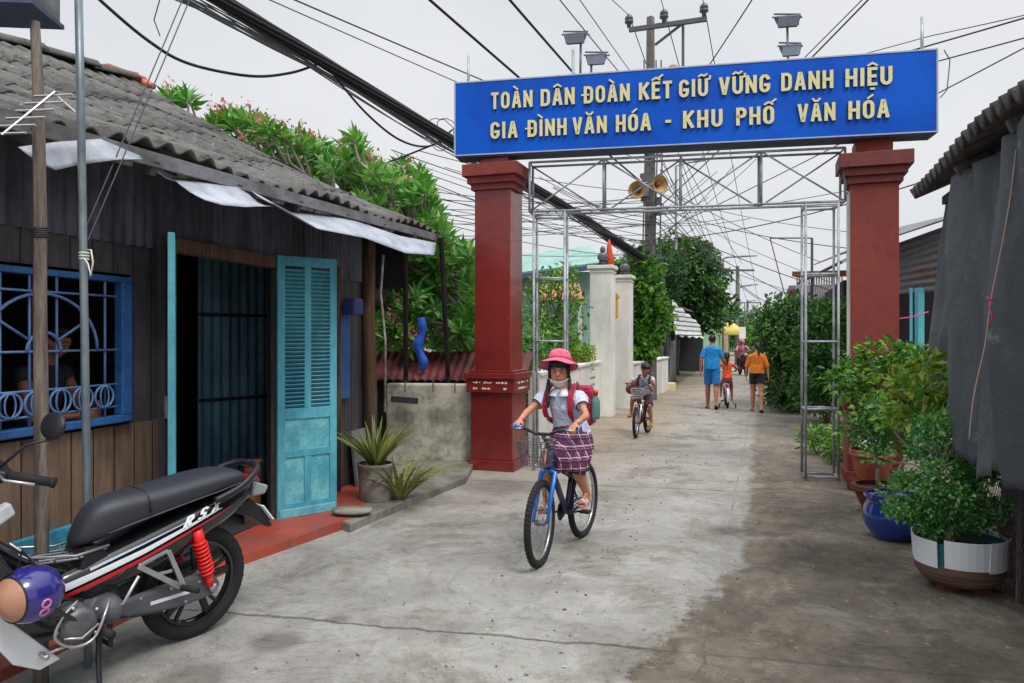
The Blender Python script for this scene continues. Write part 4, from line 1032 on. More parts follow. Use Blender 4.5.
mb.bar(a, b2, .04); mb.bar(a2, b3, .04); mb.build('railing', M['plaster_white'], rh)
mb = MB(); mb.bar(a2+V(-.1,-.1,.06), b3+V(.1,-.1,.06), .5, .13); mb.build('eave', M['rust'], rh)
mb = MB(); q = P(808,306,19.3); mb.add([q+V(-.3,0,-.2), q+V(1.0,0,-.3), q+V(.9,1,.25), q+V(0,1,.3)], [(0,1,2,3)]); mb.build('porch_roof', M['roof_red'], rh, solid=.03)
dk = MB(); q = P(793,297,17.5); dk.lathe([(0,-.012),(.19,-.012),(.2,0),(.19,.012),(0,.012)], 24, Matrix.Translation(q) @ Matrix.Rotation(R(90),4,'X')); d_ = thing('round_sign', 'plain dark red round sign seen from behind on a post in the hedge', 'sign', V(q.x,q.y,0))
dk.build('disc', mat('disc_red', (118,66,66), .7, .2, 4), d_, smooth=False); mb = MB(); mb.tube([V(q.x,q.y+.04,0), q+V(0,.04,.22)], .025, 8); mb.build('post', M['galv'], d_)

# wire fence and things behind at the right edge
fe = thing('wire_fence', 'sagging wire netting fence at the right edge beside the white rimmed tub', 'fence', RW(4.3,0,0))
mb = MB(); z1 = .72
def fp(u, z): return RW(3.2+u*2.6, z, .02+.015*math.sin(u*13+z*7))
for i in range(64):
    u = i/64
    for sgn in (1,-1):
        pts = [fp(max(0,min(1,u+sgn*k*.035)), z1*k/6) for k in range(7)]; mb.tube(pts, .0018, 3, cap=False)
mb.tube([fp(i/12, z1) for i in range(13)], .004, 5); mb.build('netting', M['insulator'], fe)
for u in (.05, .42, .8):
    mb = MB(); mb.tube([fp(u,0), fp(u,.85)+V(.01,0,0)], .014, 6); mb.build('post', M['wood_old'], fe)

def pot(name, label, c, prof, m, parent_soil=True, n=30, grp=None, rim=None):
    t = thing(name, label, 'pot', c, group=grp); Mx = Matrix.Translation(Vector(c))
    mb = MB(); ins = [(max(r-.02,0), z) for r, z in reversed(prof)]
    ins = [p for p in ins if p[1] > prof[-1][1]*.6]
    mb.lathe([(0,0)]+prof+ins, n, Mx); mb.build('body', m, t, smooth=True, angle=50)
    r = prof[-1][0]-.02; z = prof[-1][1]-.04; mb = MB(); mb.lathe([(r,z-.005),(r*.6,z+.01),(0,z+.015)], 20, Mx); mb.build('soil', M['soil'], t, smooth=True)
    return t
# the tub: low wood band, white board rim split open
tc_ = G(960,597)+V(.11,.19,0); tb = thing('planter_tub', 'wide wooden tub wrapped with a split white board rim, nearest the camera', 'planter', tc_)
Mx = Matrix.Translation(tc_)
mb = MB(); mb.lathe([(0,.03),(.17,.03),(.215,.06),(.245,.11),(.256,.165),(.24,.165)], 36, Mx); mb.build('wood_band', M['wood_tub'], tb, smooth=True, angle=50)
for a in range(4):
    mb = MB(); mb.box(tc_+V(.12*math.cos(a*PI/2+.5), .12*math.sin(a*PI/2+.5), .018), (.1,.08,.036)); mb.build('foot', M['terracotta_dark'], tb)
mb = MB(); n = 40
for i in range(n):
    if i == 23: continue
    a0, a1 = 2*PI*i/n+.1, 2*PI*(i+1)/n+.1+.01; r = .250+.004*((i//6) % 2); zt = .325+.012*math.sin((i//6)*1.7)
    vs = [tc_+V(r*math.cos(a), r*math.sin(a), .155) for a in (a0,a1)]+[tc_+V((r+.012)*math.cos(a), (r+.012)*math.sin(a), zt) for a in (a1,a0)]
    mb.add(vs, [(0,1,2,3)])
mb.build('rim_board', M['white_board'], tb, solid=.006)
mb = MB(); mb.lathe([(.240,.14),(.244,.30)], 36, Mx); mb.build('inner_sleeve', M['teal_inner'], tb, smooth=True)
mb = MB(); mb.lathe([(.24,.245),(.15,.27),(0,.28)], 24, Mx); mb.build('soil', M['soil'], tb, smooth=True)
# bonsai in the tub
def bush(name, label, base, hgt, layers, m, L, W_, tr=.03, lean=(0,0), bark='bark_grey', grp=None, per=70, crad=.12):
    base = Vector(base); t = thing(name, label, 'shrub', base, group=grp); mb = MB()
    top = base+V(lean[0], lean[1], hgt); tp = limb(mb, base, top, tr, tr*.3, .10, 10); PP = []; DD = []
    for (dx, dy, z, rx, rz, nc) in layers:
        c = base+V(dx, dy, z); p, d, cc = clumps(c, (rx, rx, rz), nc, crad, per, .4); PP.append(p); DD.append(d)
        k = min(9, max(1, int(z/hgt*9)))
        for q in cc[::2]: limb(mb, tp[k], Vector(q), tr*.35, tr*.08, .08, 5)
    mb.build('stem', M[bark], t, smooth=True); leaves('foliage', m, np.concatenate(PP), np.concatenate(DD), L, W_, t); return t
bush('bonsai_bush', 'dense layered green bonsai shrub growing in the white rimmed tub', tc_+V(-.06,0,.25), .50,
     [(-.08,0,.12,.12,.03,6),(.14,.05,.14,.16,.03,7),(-.22,0,.22,.17,.035,11),(.12,.0,.26,.22,.035,12),(-.12,0,.36,.30,.04,18),(.16,0,.44,.20,.04,10),(-.12,.05,.53,.28,.045,14),(.06,.05,.66,.22,.04,10),(-.06,.05,.76,.14,.03,5)], [M['leaf_bonsai']], .034, .020, .028, (-.08,.02), per=70, crad=.085)
# blue glazed jar
bc = G(901,545)+V(.04,.19,0)
pot('glazed_jar', 'round cobalt blue glazed pot with a rolled rim between the tub and the terracotta pots', bc, [(.13,0),(.15,.02),(.20,.09),(.218,.16),(.208,.235),(.182,.285),(.19,.31),(.208,.318),(.204,.34)], M['pot_blue'])
bush('leafy_shrub', 'loose shrub with large yellow green leaves in the blue pot', bc+V(0,0,.36), .85,
     [(.05,-.1,.60,.18,.07,6),(.2,-.3,.74,.2,.07,7),(.20,-.5,.86,.18,.06,6),(.36,-.55,.90,.16,.05,7),(.46,-.75,.84,.12,.05,5),(-.05,-.1,.82,.16,.06,5),(.08,-.35,.98,.14,.05,4)], [M['leaf_yellow'],M['leaf_bright'],M['leaf_yellow']], .085, .040, .020, (.12,-.15), per=22, crad=.11)
t1 = G(890,517)+V(-.02,.16,0)
pot('terracotta_bowl', 'dark terracotta bowl with a wide lip just behind the blue pot', t1, [(.11,0),(.125,.02),(.17,.12),(.2,.2),(.225,.205),(.225,.245),(.205,.25)], M['terracotta_dark'])
t2 = G(874,494)+V(.04,.12,0)
pot('terracotta_pot', 'orange terracotta pot on bricks beside the foot of the right pillar', t2+V(0,0,.12), [(.13,0),(.14,.02),(.18,.16),(.19,.24),(.215,.245),(.215,.30),(.195,.30)], M['terracotta'])
mb = MB(); mb.box(t2+V(0,0,.06), (.36,.3,.118), rz=.2); tag(mb.build('brick', M['terracotta_dark'], bevel=.01), 'dark brick block under the orange terracotta pot', 'brick')
mb = MB(); q = t2+V(0,-.02,.46)
for i in range(5): mb.box(q+V(random.uniform(-.1,.1), random.uniform(-.1,.1), 0.02*i-.03), (.13,.1,.012), rz=i, rx=.4*math.sin(i*3), ry=.5*math.cos(i*2))
tag(mb.build('foam_chips', M['white_board']), 'broken pieces of white foam lying in the orange terracotta pot', 'foam')
bush('leafy_shrub', 'spreading green shrub leaning out towards the lane in front of the right pillar', t2+V(0,0,.4), .95,
     [(-.12,0,.55,.24,.08,7),(-.26,0,.72,.2,.08,7),(0,0,.86,.3,.09,10),(.25,0,.72,.28,.09,8),(.48,-.1,.90,.24,.07,8),(.1,0,1.02,.26,.05,6)], [M['leaf_mid'],M['leaf_mid'],M['leaf_bright']], .085, .034, .02, (-.05,-.02), per=34, crad=.12)
bush('leafy_shrub', 'darker broad shrub rising from the dark terracotta bowl', t1+V(0,0,.22), .8,
     [(.10,0,.42,.24,.10,9),(.15,.0,.62,.32,.12,12),(-.05,0,.52,.22,.10,6)], [M['leaf_mid'],M['leaf_bonsai']], .06, .032, .02, (.05,0), per=45, crad=.13)
# old pots behind the fence
for i, (px, py, D, r) in enumerate(((1012,548,4.45,.13),(1000,520,4.8,.14),(1018,500,4.7,.1))):
    q = RW(D,0,-.12-.05*i)
    pot('old_pot', ['squat old clay pot nearest behind the wire fence','taller old clay pot farther behind the wire fence','small old clay pot deepest behind the wire fence'][i], q, [(r*.7,0),(r,.2+.05*i),(r*1.1,.27+.07*i)], M['terracotta_dark'], grp='clay pots behind the fence')
# weeds by the frame foot
p, d, cc = clumps((4.05,9.3,.18), (.28,.7,.16), 26, .12, 40, .6); wd = leaves('weeds', [M['leaf_bright'],M['leaf_mid']], p, d, .12, .03); tag(wd, kind='stuff')
# snake plant pot on the left
sc_ = G(373,503,.07)+V(0,.12,0)
pot('concrete_pot', 'plain round grey concrete planter beside the teal shutter door', sc_, [(.135,0),(.14,.01),(.15,.15),(.155,.3),(.165,.31),(.165,.335),(.15,.335)], M['pot_concrete'])
def blades(name, label, base, n, L, spread, wid, m, curl=.3, az=None):
    t = thing(name, label, 'plant', base); PPm = MB()
    for i in range(n):
        a = rng.uniform(0, 2*PI) if az is None else rng.uniform(*az); tl = rng.uniform(.25, 1)*spread; l = L*rng.uniform(.65, 1.1); w_ = wid*rng.uniform(.7,1.1)
        d = V(math.cos(a), math.sin(a), 0); s_ = V(-d.y, d.x, 0); pts = []
        for k in range(7):
            u = k/6; r = tl*l*u*(1+curl*u); z = l*u*(1-curl*tl*1.1*u*u); c_ = Vector(base)+d*(r+.03)+V(0,0,z); ww = w_*(1-u**2.2)*.5+.001; tw_ = .5*math.sin(a*3+u*2)
            q = s_*math.cos(tw_)+V(0,0,math.sin(tw_)*.5); pts.append((c_-q*ww, c_+V(0,0,-ww*.35), c_+q*ww))
        vs = [x for p3 in pts for x in p3]; fs = []
        for k in range(6): fs += [(k*3,k*3+1,k*3+4,k*3+3),(k*3+1,k*3+2,k*3+5,k*3+4)]
        PPm.add(vs, fs)
    PPm.build('foliage', m, t, smooth=True); return t
blades('snake_plant', 'tall upright variegated snake plant in the concrete planter', sc_+V(0,0,.31), 60, .46, .92, .036, M['leaf_snake'], .25)
blades('striped_plant', 'arching yellow striped leaves spilling low beside the concrete planter', G(400,499,.07), 54, .48, .98, .045, mat('leaf_stripe', (150,150,84), .5, .3, 30, (84,102,50), bstr=.02), .45)
mb = MB(); q = G(352,512,.095); mb.lathe([(0,0),(.16,0),(.17,.012),(.16,.03),(0,.034)], 20, Matrix.Translation(q) @ Matrix.Diagonal((1,.7,1,1))); tag(mb.build('stone_lid', M['pot_concrete'], smooth=True), 'flat round stone lid lying on the red doorstep by the planter', 'lid')
mb = MB(); q = W(7.35,.07,.12); mb.box(q+V(0,0,.28), (.03,.3,.55), rz=HROT, ry=-.12); tag(mb.build('leaning_board', M['sheet_grey'], bevel=.004), 'grey board leaning on the house wall behind the planter', 'board')

# ================================================================== TREES
def plumeria(name, label, base, tips, L=.215, W_=.062):
    t = thing(name, label, 'tree', base); base = Vector(base); mb = MB(); PP=[]; DD=[]; FP=[]; FD=[]
    fork = base+V(.1,0,1.3); limb(mb, base, fork, .12, .09, .04, 5); forks = [fork+V(random.uniform(-.9,.9),random.uniform(-.6,.6),random.uniform(.5,1.2)) for _ in range(9)]
    for f in forks: limb(mb, fork, f, .07, .045, .08, 5)
    for i, tp in enumerate(tips):
        tp = Vector(tp); f = min(forks, key=lambda q: (q-tp).length); limb(mb, f, tp, .035, .016, .08, 6)
        ax = (tp-f).normalized()*.5+V(0,0,.7)+V(*rng.normal(size=3))*.25; ax.normalize(); n = 22
        for k in range(n):
            a = 2*PI*k*.382; el = .15+.85*(k/n); s_ = ax.orthogonal().normalized(); u = s_*math.cos(a)+ax.cross(s_)*math.sin(a)
            d = u*math.cos(el*1.1)+ax*math.sin(el*1.1); PP.append(tp-ax*.1*(1-k/n)+u*.01); DD.append(d)
        if i % 9 == 0 or (i > 380 and i % 3 == 0):
            for _ in range(20): FP.append(tp+ax*.16+V(*rng.normal(size=3))*.06); FD.append(V(*rng.normal(size=3))+ax)
    mb.build('trunk', M['bark_grey'], t, smooth=True)
    leaves('crown', [M['leaf_plumeria']], [tuple(p) for p in PP], [tuple(d) for d in DD], L, W_, t, droop=.12, fold=.15)
    leaves('blossoms', M['petal'], [tuple(p) for p in FP], [tuple(d) for d in FD], .055, .04, t)
    return t
tips = []
for _ in range(380):
    D = rng.uniform(9.6, 12.6); px = rng.uniform(345, 480)
    lo = np.interp(px, [345,380,420,450,480],[128,150,170,235,262]); hi = 350
    tips.append(P(px, rng.uniform(lo, hi), D))
for _ in range(120):
    D = rng.uniform(10.2, 11.8); px = rng.uniform(205, 430); y0 = np.interp(px, [205,240,300,380,430],[112,108,132,162,190]); tips.append(P(px, y0+abs(rng.normal())*22+6, D))
plumeria('plumeria_tree', 'large frangipani tree with long glossy leaves and pink blossoms rising behind the mossy roof', V(-1.6,10.9,0), tips)
tips = [P(rng.uniform(158,192), rng.uniform(96,104), rng.uniform(10.5,11.2)) for _ in range(6)]
# a further sprig over the ridge belongs to another tree behind the house
plumeria('plumeria_tree', 'frangipani top with a single flower spray poking over the middle of the mossy roof', V(-5.0,11.2,0), tips+[P(175,125,11)]*2)
# greens behind the white wall
tree('garden_tree', 'slim yellow green garden tree behind the white wall between the ladder leg and the gateposts', V(.75,13.6,0), [((.85,13.6,2.1),(.55,.5,.8),.6),((.6,13.2,1.5),(.7,.5,.45),.6)], [M['leaf_bright'],M['leaf_mid']], .10, .045, .05, 60, .22, 26)
tree('garden_shrub', 'bushy dark green garden shrub between the left pillar and ladder leg behind the white wall', V(-.05,11.6,0), [((.15,11.7,1.1),(.6,.5,.6),1)], [M['leaf_mid'],M['leaf_plumeria']], .15, .05, .04, 50, .22, 30)
tree('garden_shrub', 'low bright yellow green bush just above the white wall beside the gateposts', V(1.15,13.3,0), [((1.1,13.2,1.15),(.4,.4,.3),1)], [M['leaf_bright'],M['leaf_yellow']], .07, .03, .03, 36, .16, 60)
tree('garden_tree', 'thin bare limbed garden tree behind the white wall left of the gateposts', V(.3,15.2,0), [((.6,15.2,2.2),(.9,.5,.7),.7)], [M['leaf_mid'],M['leaf_bright']], .09, .045, .06, 50, .2, 14)
# leafy tree beyond the posts
tree('broadleaf_tree', 'broad leaved bright green tree hanging over the wall beyond the tall white gateposts', V(3.2,18.4,0), [((2.95,18,2.55),(.6,.7,1.0),1),((3.15,17.8,1.8),(.45,.5,.8),.6),((2.9,17.8,1.5),(.4,.5,.6),.35)], [M['leaf_mid'],M['leaf_bright'],M['leaf_mid']], .17, .10, .09, 70, .33, 44)
tree('dark_tree', 'tall dark green tree shading the lane on the left beyond the utility pole', V(6.6,30,0), [((6.2,28,3.9),(1.5,1.6,1.3),.9),((7.3,28.5,2.9),(1.1,1.3,1.3),.6),((5.3,28,2.9),(1.2,1.3,1.1),.5),((7.0,28.5,4.7),(.8,.9,.5),.25)], [M['leaf_dark'],M['leaf_mid']], .19, .10, .20, 110, .42, 80)
tree('dark_tree', 'second dark tree just behind the loudspeaker pole with a feathery crown', V(4.6,25.5,0), [((5.0,25,3.7),(.9,1.1,.6),.6),((4.9,25,3.1),(.9,1,.5),.4)], [M['leaf_dark']], .13, .05, .12, 90, .35, 60)
# hedge on the right
tree('hedge_tree', 'tall glossy hedge shrub overhanging the right of the lane beside the woman in orange', V(6.1,16.2,0), [((6.15,16.2,1.75),(.75,.9,.8),1),((6.2,15.9,1.0),(.7,.8,.7),.9),((5.9,16,.55),(.5,.7,.35),.4),((6.5,15,1.5),(.7,.8,.9),.7)], [M['leaf_mid'],M['leaf_dark']], .11, .055, .07, 80, .27, 75)
tree('hedge_tree', 'rounded green shrub filling the gap between the ladder leg and the hedge', V(5.6,13.2,0), [((5.7,13.2,1.4),(.55,.7,.75),1),((5.6,13.2,.7),(.5,.7,.5),.6)], [M['leaf_mid'],M['leaf_dark'],M['leaf_mid']], .10, .05, .06, 60, .25, 60)
tree('garden_shrub', 'dark leafy undergrowth with broad hanging leaves at the foot of the tall hedge', V(5.65,15.0,0), [((5.6,15.0,.3),(.3,.5,.25),1)], [M['leaf_dark']], .22, .10, .03, 16, .15, 12)
# far trees, each its own crown
far = [(762,47,1.6,2.0,'leaf_mid','bright bushy far tree nearest to the lane bend on the right'),(780,40,1.9,2.5,'leaf_mid','wide green far tree behind the tall hedge'),(803,50,2.6,3.0,'leaf_dark','dark far tree behind the red round sign'),(752,75,2.4,2.6,'leaf_dark','darker far tree at the bend of the lane'),
       (738,90,3.4,3.6,'leaf_mid','pale far tree closing the end of the lane'),(722,60,2.6,3.6,'leaf_dark','far tree behind the yellow parasol on the left'),(768,95,4.2,5.0,'leaf_dark','tallest distant tree right of the far poles'),(700,75,4.0,4.8,'leaf_dark','far tree hidden behind the tall dark tree')]
for px, D, r, h, m_, lab in far:
    x = (px-CX)/F*D; tree('far_tree', lab, V(x,D,0), [((x,D,h*.55),(r,r,h*.5),1)], [M[m_],M['leaf_mid']], .3, .16, .15, 46, r*.33, 60, group='distant trees round the end of the lane')

# ================================================================== POLES AND WIRES
up = thing('utility_pole', 'tall square concrete utility pole with a crossarm and two loudspeakers', 'utility pole', V(3.36,18,0))
base = V(3.36,18,0); top = P(650.5,17,18); 
mb = MB(); mb.loft([(V(base.x,18,0),(.17,0,0),(0,.17,0)),(V(top.x,18,top.z),(.10,0,0),(0,.10,0))], 4); mb.build('shaft', M['concrete_pole'], up, bevel=.01)
mb = MB(); a, b2 = P(629,30,17.8), P(707,19,17.2); mb.bar(a, b2, .09, .10); mb.bar(P(655,45,17.8), P(682,24,17.5), .05, .05); xa = mb.build('crossarm', M['insulator'], up)
ins = [P(629,29,17.8), P(664,24,17.5), P(704,18,17.2)]
for q in ins:
    mb = MB(); mb.lathe([(.0,.02),(.05,.04),(.05,.12),(.10,.14),(.11,.18),(.07,.2),(.10,.22),(.10,.27),(.05,.34),(.0,.36)], 12, Matrix.Translation(q)); mb.build('insulator', M['insulator'], xa, smooth=True)
mb = MB(); mb.tube([P(683,25,17.5), P(683,66,17.5), P(684,110,17.6)], .035, 6); mb.build('stay_rod', M['insulator'], up)
mb = MB()
for px, o in ((644,-.1),(656,.12),(661,.2)): mb.tube([P(px,60,17.8), P(px+1,160,17.8), P(px-1,240,17.8), P(px,300,17.8)], .018, 5)
for i in range(26):
    y = rng.uniform(120, 300); q = P(rng.uniform(642,662), y, 17.75); mb.box(q, (rng.uniform(.06,.16), .1, rng.uniform(.05,.2)), rz=rng.uniform(0,1))
mb.build('cable_clamp', M['insulator'], up)
mb = MB(); mb.box(P(645,190,17.7), (.22,.16,.36)); mb.build('junction_box', M['galv'], up, bevel=.02)
mb = MB(); mb.tube([P(655,214,17.8), P(676,212,17.6), P(676,250,17.6), P(676,166,17.6), P(690,162,17.5), P(706,160,17.5)], .03, 6); mb.build('bracket', M['galv_frame'], up)
for px, py, dx, lab in ((637,190,-.55,'left tan horn loudspeaker on the utility pole'), (660,184,.45,'right tan horn loudspeaker on the utility pole facing the camera')):
    ls_ = thing('loudspeaker', lab, 'loudspeaker', P(px,py,17.5), group='loudspeakers on the pole')
    q = P(px,py,17.35); dr = V(dx,-1,-.05).normalized(); Mx = Matrix.Translation(q) @ dr.to_track_quat('Z','Y').to_matrix().to_4x4()
    mb = MB(); mb.lathe([(.05,-.36),(.07,-.32),(.08,-.2),(.13,-.1),(.20,-.01),(.215,.02),(.2,.02),(.12,-.08),(.05,-.14)], 22, Mx); mb.build('horn', M['horn_tan'], ls_, smooth=True)
    mb = MB(); mb.lathe([(0,-.02),(.04,-.03),(.05,-.1),(.04,-.16)], 12, Mx); mb.build('throat', M['rust'], ls_, smooth=True)
mb = MB(); q = P(674,76,17.3); mb.ell(q, (.16,.12,.10)); mb.ell(q+V(-.22,0,.12), (.12,.1,.09)); mb.ell(q+V(-.02,0,.2), (.1,.1,.08)); tag(mb.build('cable_joint', M['horn_tan'], remesh=.02), 'lumpy tan cable joint hanging beside the top of the utility pole', 'cable joint')
# street lamps and the far poles
def lamp(px, ytop, D, armpx, lab):
    b = V((px-CX)/F*D, D, 0); t = thing('street_lamp', lab, 'street lamp', b, group='street lamps along the lane'); z = P(px,ytop,D).z
    e = P(px+armpx, ytop-1, D-.2); mb = MB(); mb.tube([b, V(b.x,D,z-.25), V(b.x+.04,D,z-.06), V(b.x+.25,D,z), e], .045, 8); mb.build('post', M['galv'], t, smooth=True)
    mb = MB(); d = (e-V(b.x,D,z)).normalized(); mb.bar(e-d*.1, e+d*.35, .12, .06); mb.build('lamp_head', M['galv'], t, bevel=.02)
lamp(723, 257, 34, 26, 'nearest curved street lamp over the lane left of the far poles')
lamp(739, 286, 38, 12, 'middle small curved street lamp beyond the nearest one'); lamp(744.5, 302, 55, 7, 'farthest small street lamp at the end of the lane')
def farpole(px, yt, D, w, lab):
    b = V((px-CX)/F*D, D, 0); t = thing('utility_pole', lab, 'utility pole', b, group='far utility poles'); tz = P(px,yt,D).z
    mb = MB(); mb.loft([(b,(.15,0,0),(0,.15,0)),(V(b.x,D,tz),(.09,0,0),(0,.09,0))], 6); mb.build('shaft', M['concrete_pole'], t)
    mb = MB(); mb.bar(V(b.x-w/2,D-.2,tz-.25), V(b.x+w/2,D-.2,tz-.25), .09, .1); mb.build('crossarm', M['insulator'], t); return V(b.x,D,tz-.2)
fp1 = farpole(737.5, 266, 40, 1.7, 'far utility pole with a crossarm behind the nearest street lamp'); fp2 = farpole(747.5, 300, 66, 2.2, 'smaller utility pole farther down the lane'); fp3 = farpole(752, 311, 85, 2.4, 'smallest utility pole at the end of the lane')
br = thing('sign_bracket', 'thin angled metal pole bracket standing above the hedge on the right', 'post', V(6.9,16.8,0))
mb = MB(); a = P(812,238,16.8); mb.tube([V(a.x,a.y,0), a], .03, 6); mb.tube([a, P(770,238,17)], .02, 6); mb.tube([P(770,238,17), P(784,292,17.2)], .012, 6); mb.build('post', M['insulator'], br)
# the posts in the left foreground
tp_ = thing('timber_post', 'rough grey timber post standing in front of the barred blue window', 'post', V((41-CX)/F*3.25,3.25,0))
a = P(38,22,3.25); b_ = P(41,600,3.25); mb = MB(); mb.tube([V(b_.x,3.25,0), P(42,545,3.25), P(41.5,420,3.25), P(40,300,3.25), P(40.5,220,3.25), P(39,140,3.25), P(38,80,3.25), P(35,22,3.25)], [.031,.029,.030,.028,.026,.026,.022,.020], 9); mb.build('shaft', M['wood_old'], tp_, smooth=True)
mb = MB()
for y in (228, 230, 232, 234, 236): mb.lathe([(.029,-.006),(.033,0),(.029,.006)], 12, Matrix.Translation(P(40.5,y,3.25)) @ Matrix.Rotation(.15,4,'X')); 
mb.build('wire_tie', M['cable'], tp_)
gp = MB(); gp.tube([V((88-CX)/F*3.46,3.46,0), P(87,480,3.46), P(81,120,3.44), P(78,-30,3.42)], .0175, 12); tag(gp.build('metal_pole', M['galv'], smooth=True), 'slim galvanised pipe pole in front of the barred window beside the timber post', 'pole')
mb = MB(); q = P(89,262,3.44); mb.tube([P(86,250,3.42), P(91,250,3.40), P(93,262,3.40), P(91,276,3.40), P(88,264,3.42), P(84,258,3.42)], .004, 6)
for y in (253,256,259): mb.lathe([(.021,-.004),(.024,0),(.021,.004)], 12, Matrix.Translation(P(84,y,3.45)))
tag(mb.build('tied_cord', M['plaster_white'], smooth=True), 'pale cord looped and tied round the galvanised pole', 'cord')
bx_ = thing('signboard_box', 'underside of a grey metal signboard box on top of the timber post', 'box', P(20,10,3.5)); mb = MB(); mb.boxm(Matrix.Translation(P(6,-14,3.3)) @ Matrix.Rotation(.1,4,'Z'), (.34,.26,.24)); mb.build('case', M['sheet_grey'], bx_, bevel=.01)
mb = MB(); mb.boxm(Matrix.Translation(P(6,13,3.3)) @ Matrix.Rotation(.1,4,'Z'), (.36,.28,.02)); mb.build('edge_trim', M['sign_under'], bx_)
an = thing('antenna', 'small white television antenna tied to the timber post', 'antenna', P(35,105,2.92)); mb = MB()
mb.tube([P(2,135,2.84), P(55,92,2.97)], .006, 6)
for k in range(6):
    q = P(5,132,2.84).lerp(P(52,94,2.97), k/5); mb.tube([q+V(-.09,.03,.0), q+V(.1,-.03,-.012)], .005, 6)
mb.tube([P(53,93,2.97), P(75,112,3.01)], .005, 6); mb.build('boom', M['steel'], an)

NW = 0
def wire(pts, r, label, grp='thin overhead wires', sag=.0, thick=None, cat='wire', n=16):
    """pts: 3D points; catenary between neighbours"""
    global NW; NW += 1
    out = []
    for i in range(len(pts)-1):
        a, b = pts[i], pts[i+1]; s_ = sag*(a-b).length
        for k in range(n+(i == len(pts)-2)): t = k/n; out.append(a.lerp(b, t)-V(0,0,4*s_*t*(1-t)))
    mb = MB(); mb.tube(out, r, 5, cap=False); o = mb.build('overhead_wire', M['cable'] if r > .012 else M['cable_thin'], smooth=True)
    tag(o, label, cat, grp); return o
def ext(a, b, k): return b+(b-a)*k     # continue the line a>b
PT = lambda y: P(651, y, 18)
# wires that come from over the camera to the pole
LB = 'overhead wire running from above the street up to the tall concrete pole'
for (x0, y0, D0, yp, r) in ((295,0,9,150,.011),(270,0,9,165,.008),(430,0,9.5,190,.020),(510,0,10,160,.020),(560,0,11,110,.010),(580,0,11,100,.008)):
    a = P(x0,y0,D0); b = PT(yp); wire([ext(b,a,.8), a, b], r, LB, 'wires from the street to the pole', .002)
for i, (x0, D0) in enumerate(((597+0,13),(655,13.5),(694,13.5))):
    a = P(x0+ (0,2,4)[i], -14, D0); b = ins[i]+V(0,0,.33); wire([ext(b,a,1.4), a, b], .009, 'power line tied to an insulator on the crossarm', 'power lines on the crossarm')
    wire([b, fp1+V((-.8,0,.8)[i],0,.1), fp2+V((-1,0,1)[i],0,.1), fp3], .012, 'power line running from the crossarm away down the lane', 'power lines running away down the lane', .008)
for (x0, y0, D0, yp, r) in ((752,0,12,150,.012),(868,0,9.5,215,.012),(862,0,9.7,205,.008),(1024,38,9,130,.010),(1024,18,9,118,.012),(1024,48,9,236,.009),(930,36,9,104,.006)):
    a = P(x0,y0,D0); b = PT(yp); wire([ext(b,a,.5), a, b], r, 'overhead wire from the upper right sky down to the tall concrete pole', 'wires from the right to the pole', .006)
for (x1, y1, D1, yp, r) in ((846,248,12,205,.008),(850,232,12,190,.006),(880,184,14,215,.008),(960,170,9,240,.010),(862,300,15,220,.010),(820,262,16,180,.008),(800,300,20,215,.01),(838,285,15,200,.006),(760,300,30,190,.012),(780,310,30,200,.012),(765,322,40,215,.012),(795,292,22,235,.008),(730,262,24,230,.008)):
    wire([PT(yp), P(x1,y1,D1)], r, 'service wire sagging from the concrete pole to the houses on the right', 'service wires to the right', .02)
# fan of service wires to the left, behind the pillar
for i in range(22):
    yp = rng.uniform(190, 262); x1 = rng.uniform(385, 445); y1 = rng.uniform(148, 262)
    wire([PT(yp), P(x1,y1,rng.uniform(11.5,13.5))], rng.uniform(.005,.009), 'service wire running left from the concrete pole behind the red pillar', 'service wires to the left', .018)
for i in range(9):
    a = P(rng.uniform(500,560), rng.uniform(172,196), 11.5); wire([a, PT(rng.uniform(215,262)), P(rng.uniform(690,770), rng.uniform(150,230), 14)], .006, 'thin wire crossing behind the steel frame to the concrete pole', 'thin wires crossing behind the steel frame', .02)
for i in range(6):
    wire([P(rng.uniform(655,700),rng.uniform(150,175),16), P(rng.uniform(700,745), rng.uniform(262,280), 26)], .008, 'thin wire dropping from the pole towards the street lamp', 'thin wires dropping to the lamps', .01)
# the heavy bundle
bd = thing('cable_bundle', 'thick black bundle of cables sweeping down from the top left to the concrete pole', 'cable bundle', P(455,143,12.5))
c0 = [P(-260,-390,4.5), P(60,-100,6.4), P(215,-4,8.2), P(330,66,9.8), P(455,142,12), P(530,185,13.8), P(590,222,15.6), P(648,262,17.8)]
cs = spl(c0)
for i in range(9):
    a = 2*PI*i/8; rr = (.0 if i == 8 else .058); tw = rng.uniform(0, 6)
    mb = MB(); mb.tube([p+V(math.cos(a+k*.12)*rr, 0, math.sin(a+k*.12)*rr) for k, p in enumerate(cs)], .025, 6, cap=False); mb.build('strand', M['cable'], bd, smooth=True)
for i in range(11):
    off = rng.uniform(.08,.26); ph_ = rng.uniform(0,6)
    pts = [p+V(-.02,0,-off*(1+.3*math.sin(k*.25+ph_))*(1-.55*(k/len(cs)))) for k, p in enumerate(cs)]
    mb = MB(); mb.tube(pts, rng.uniform(.007,.014), 5, cap=False); mb.build('loose_strand', M['cable_thin'], bd, smooth=True)
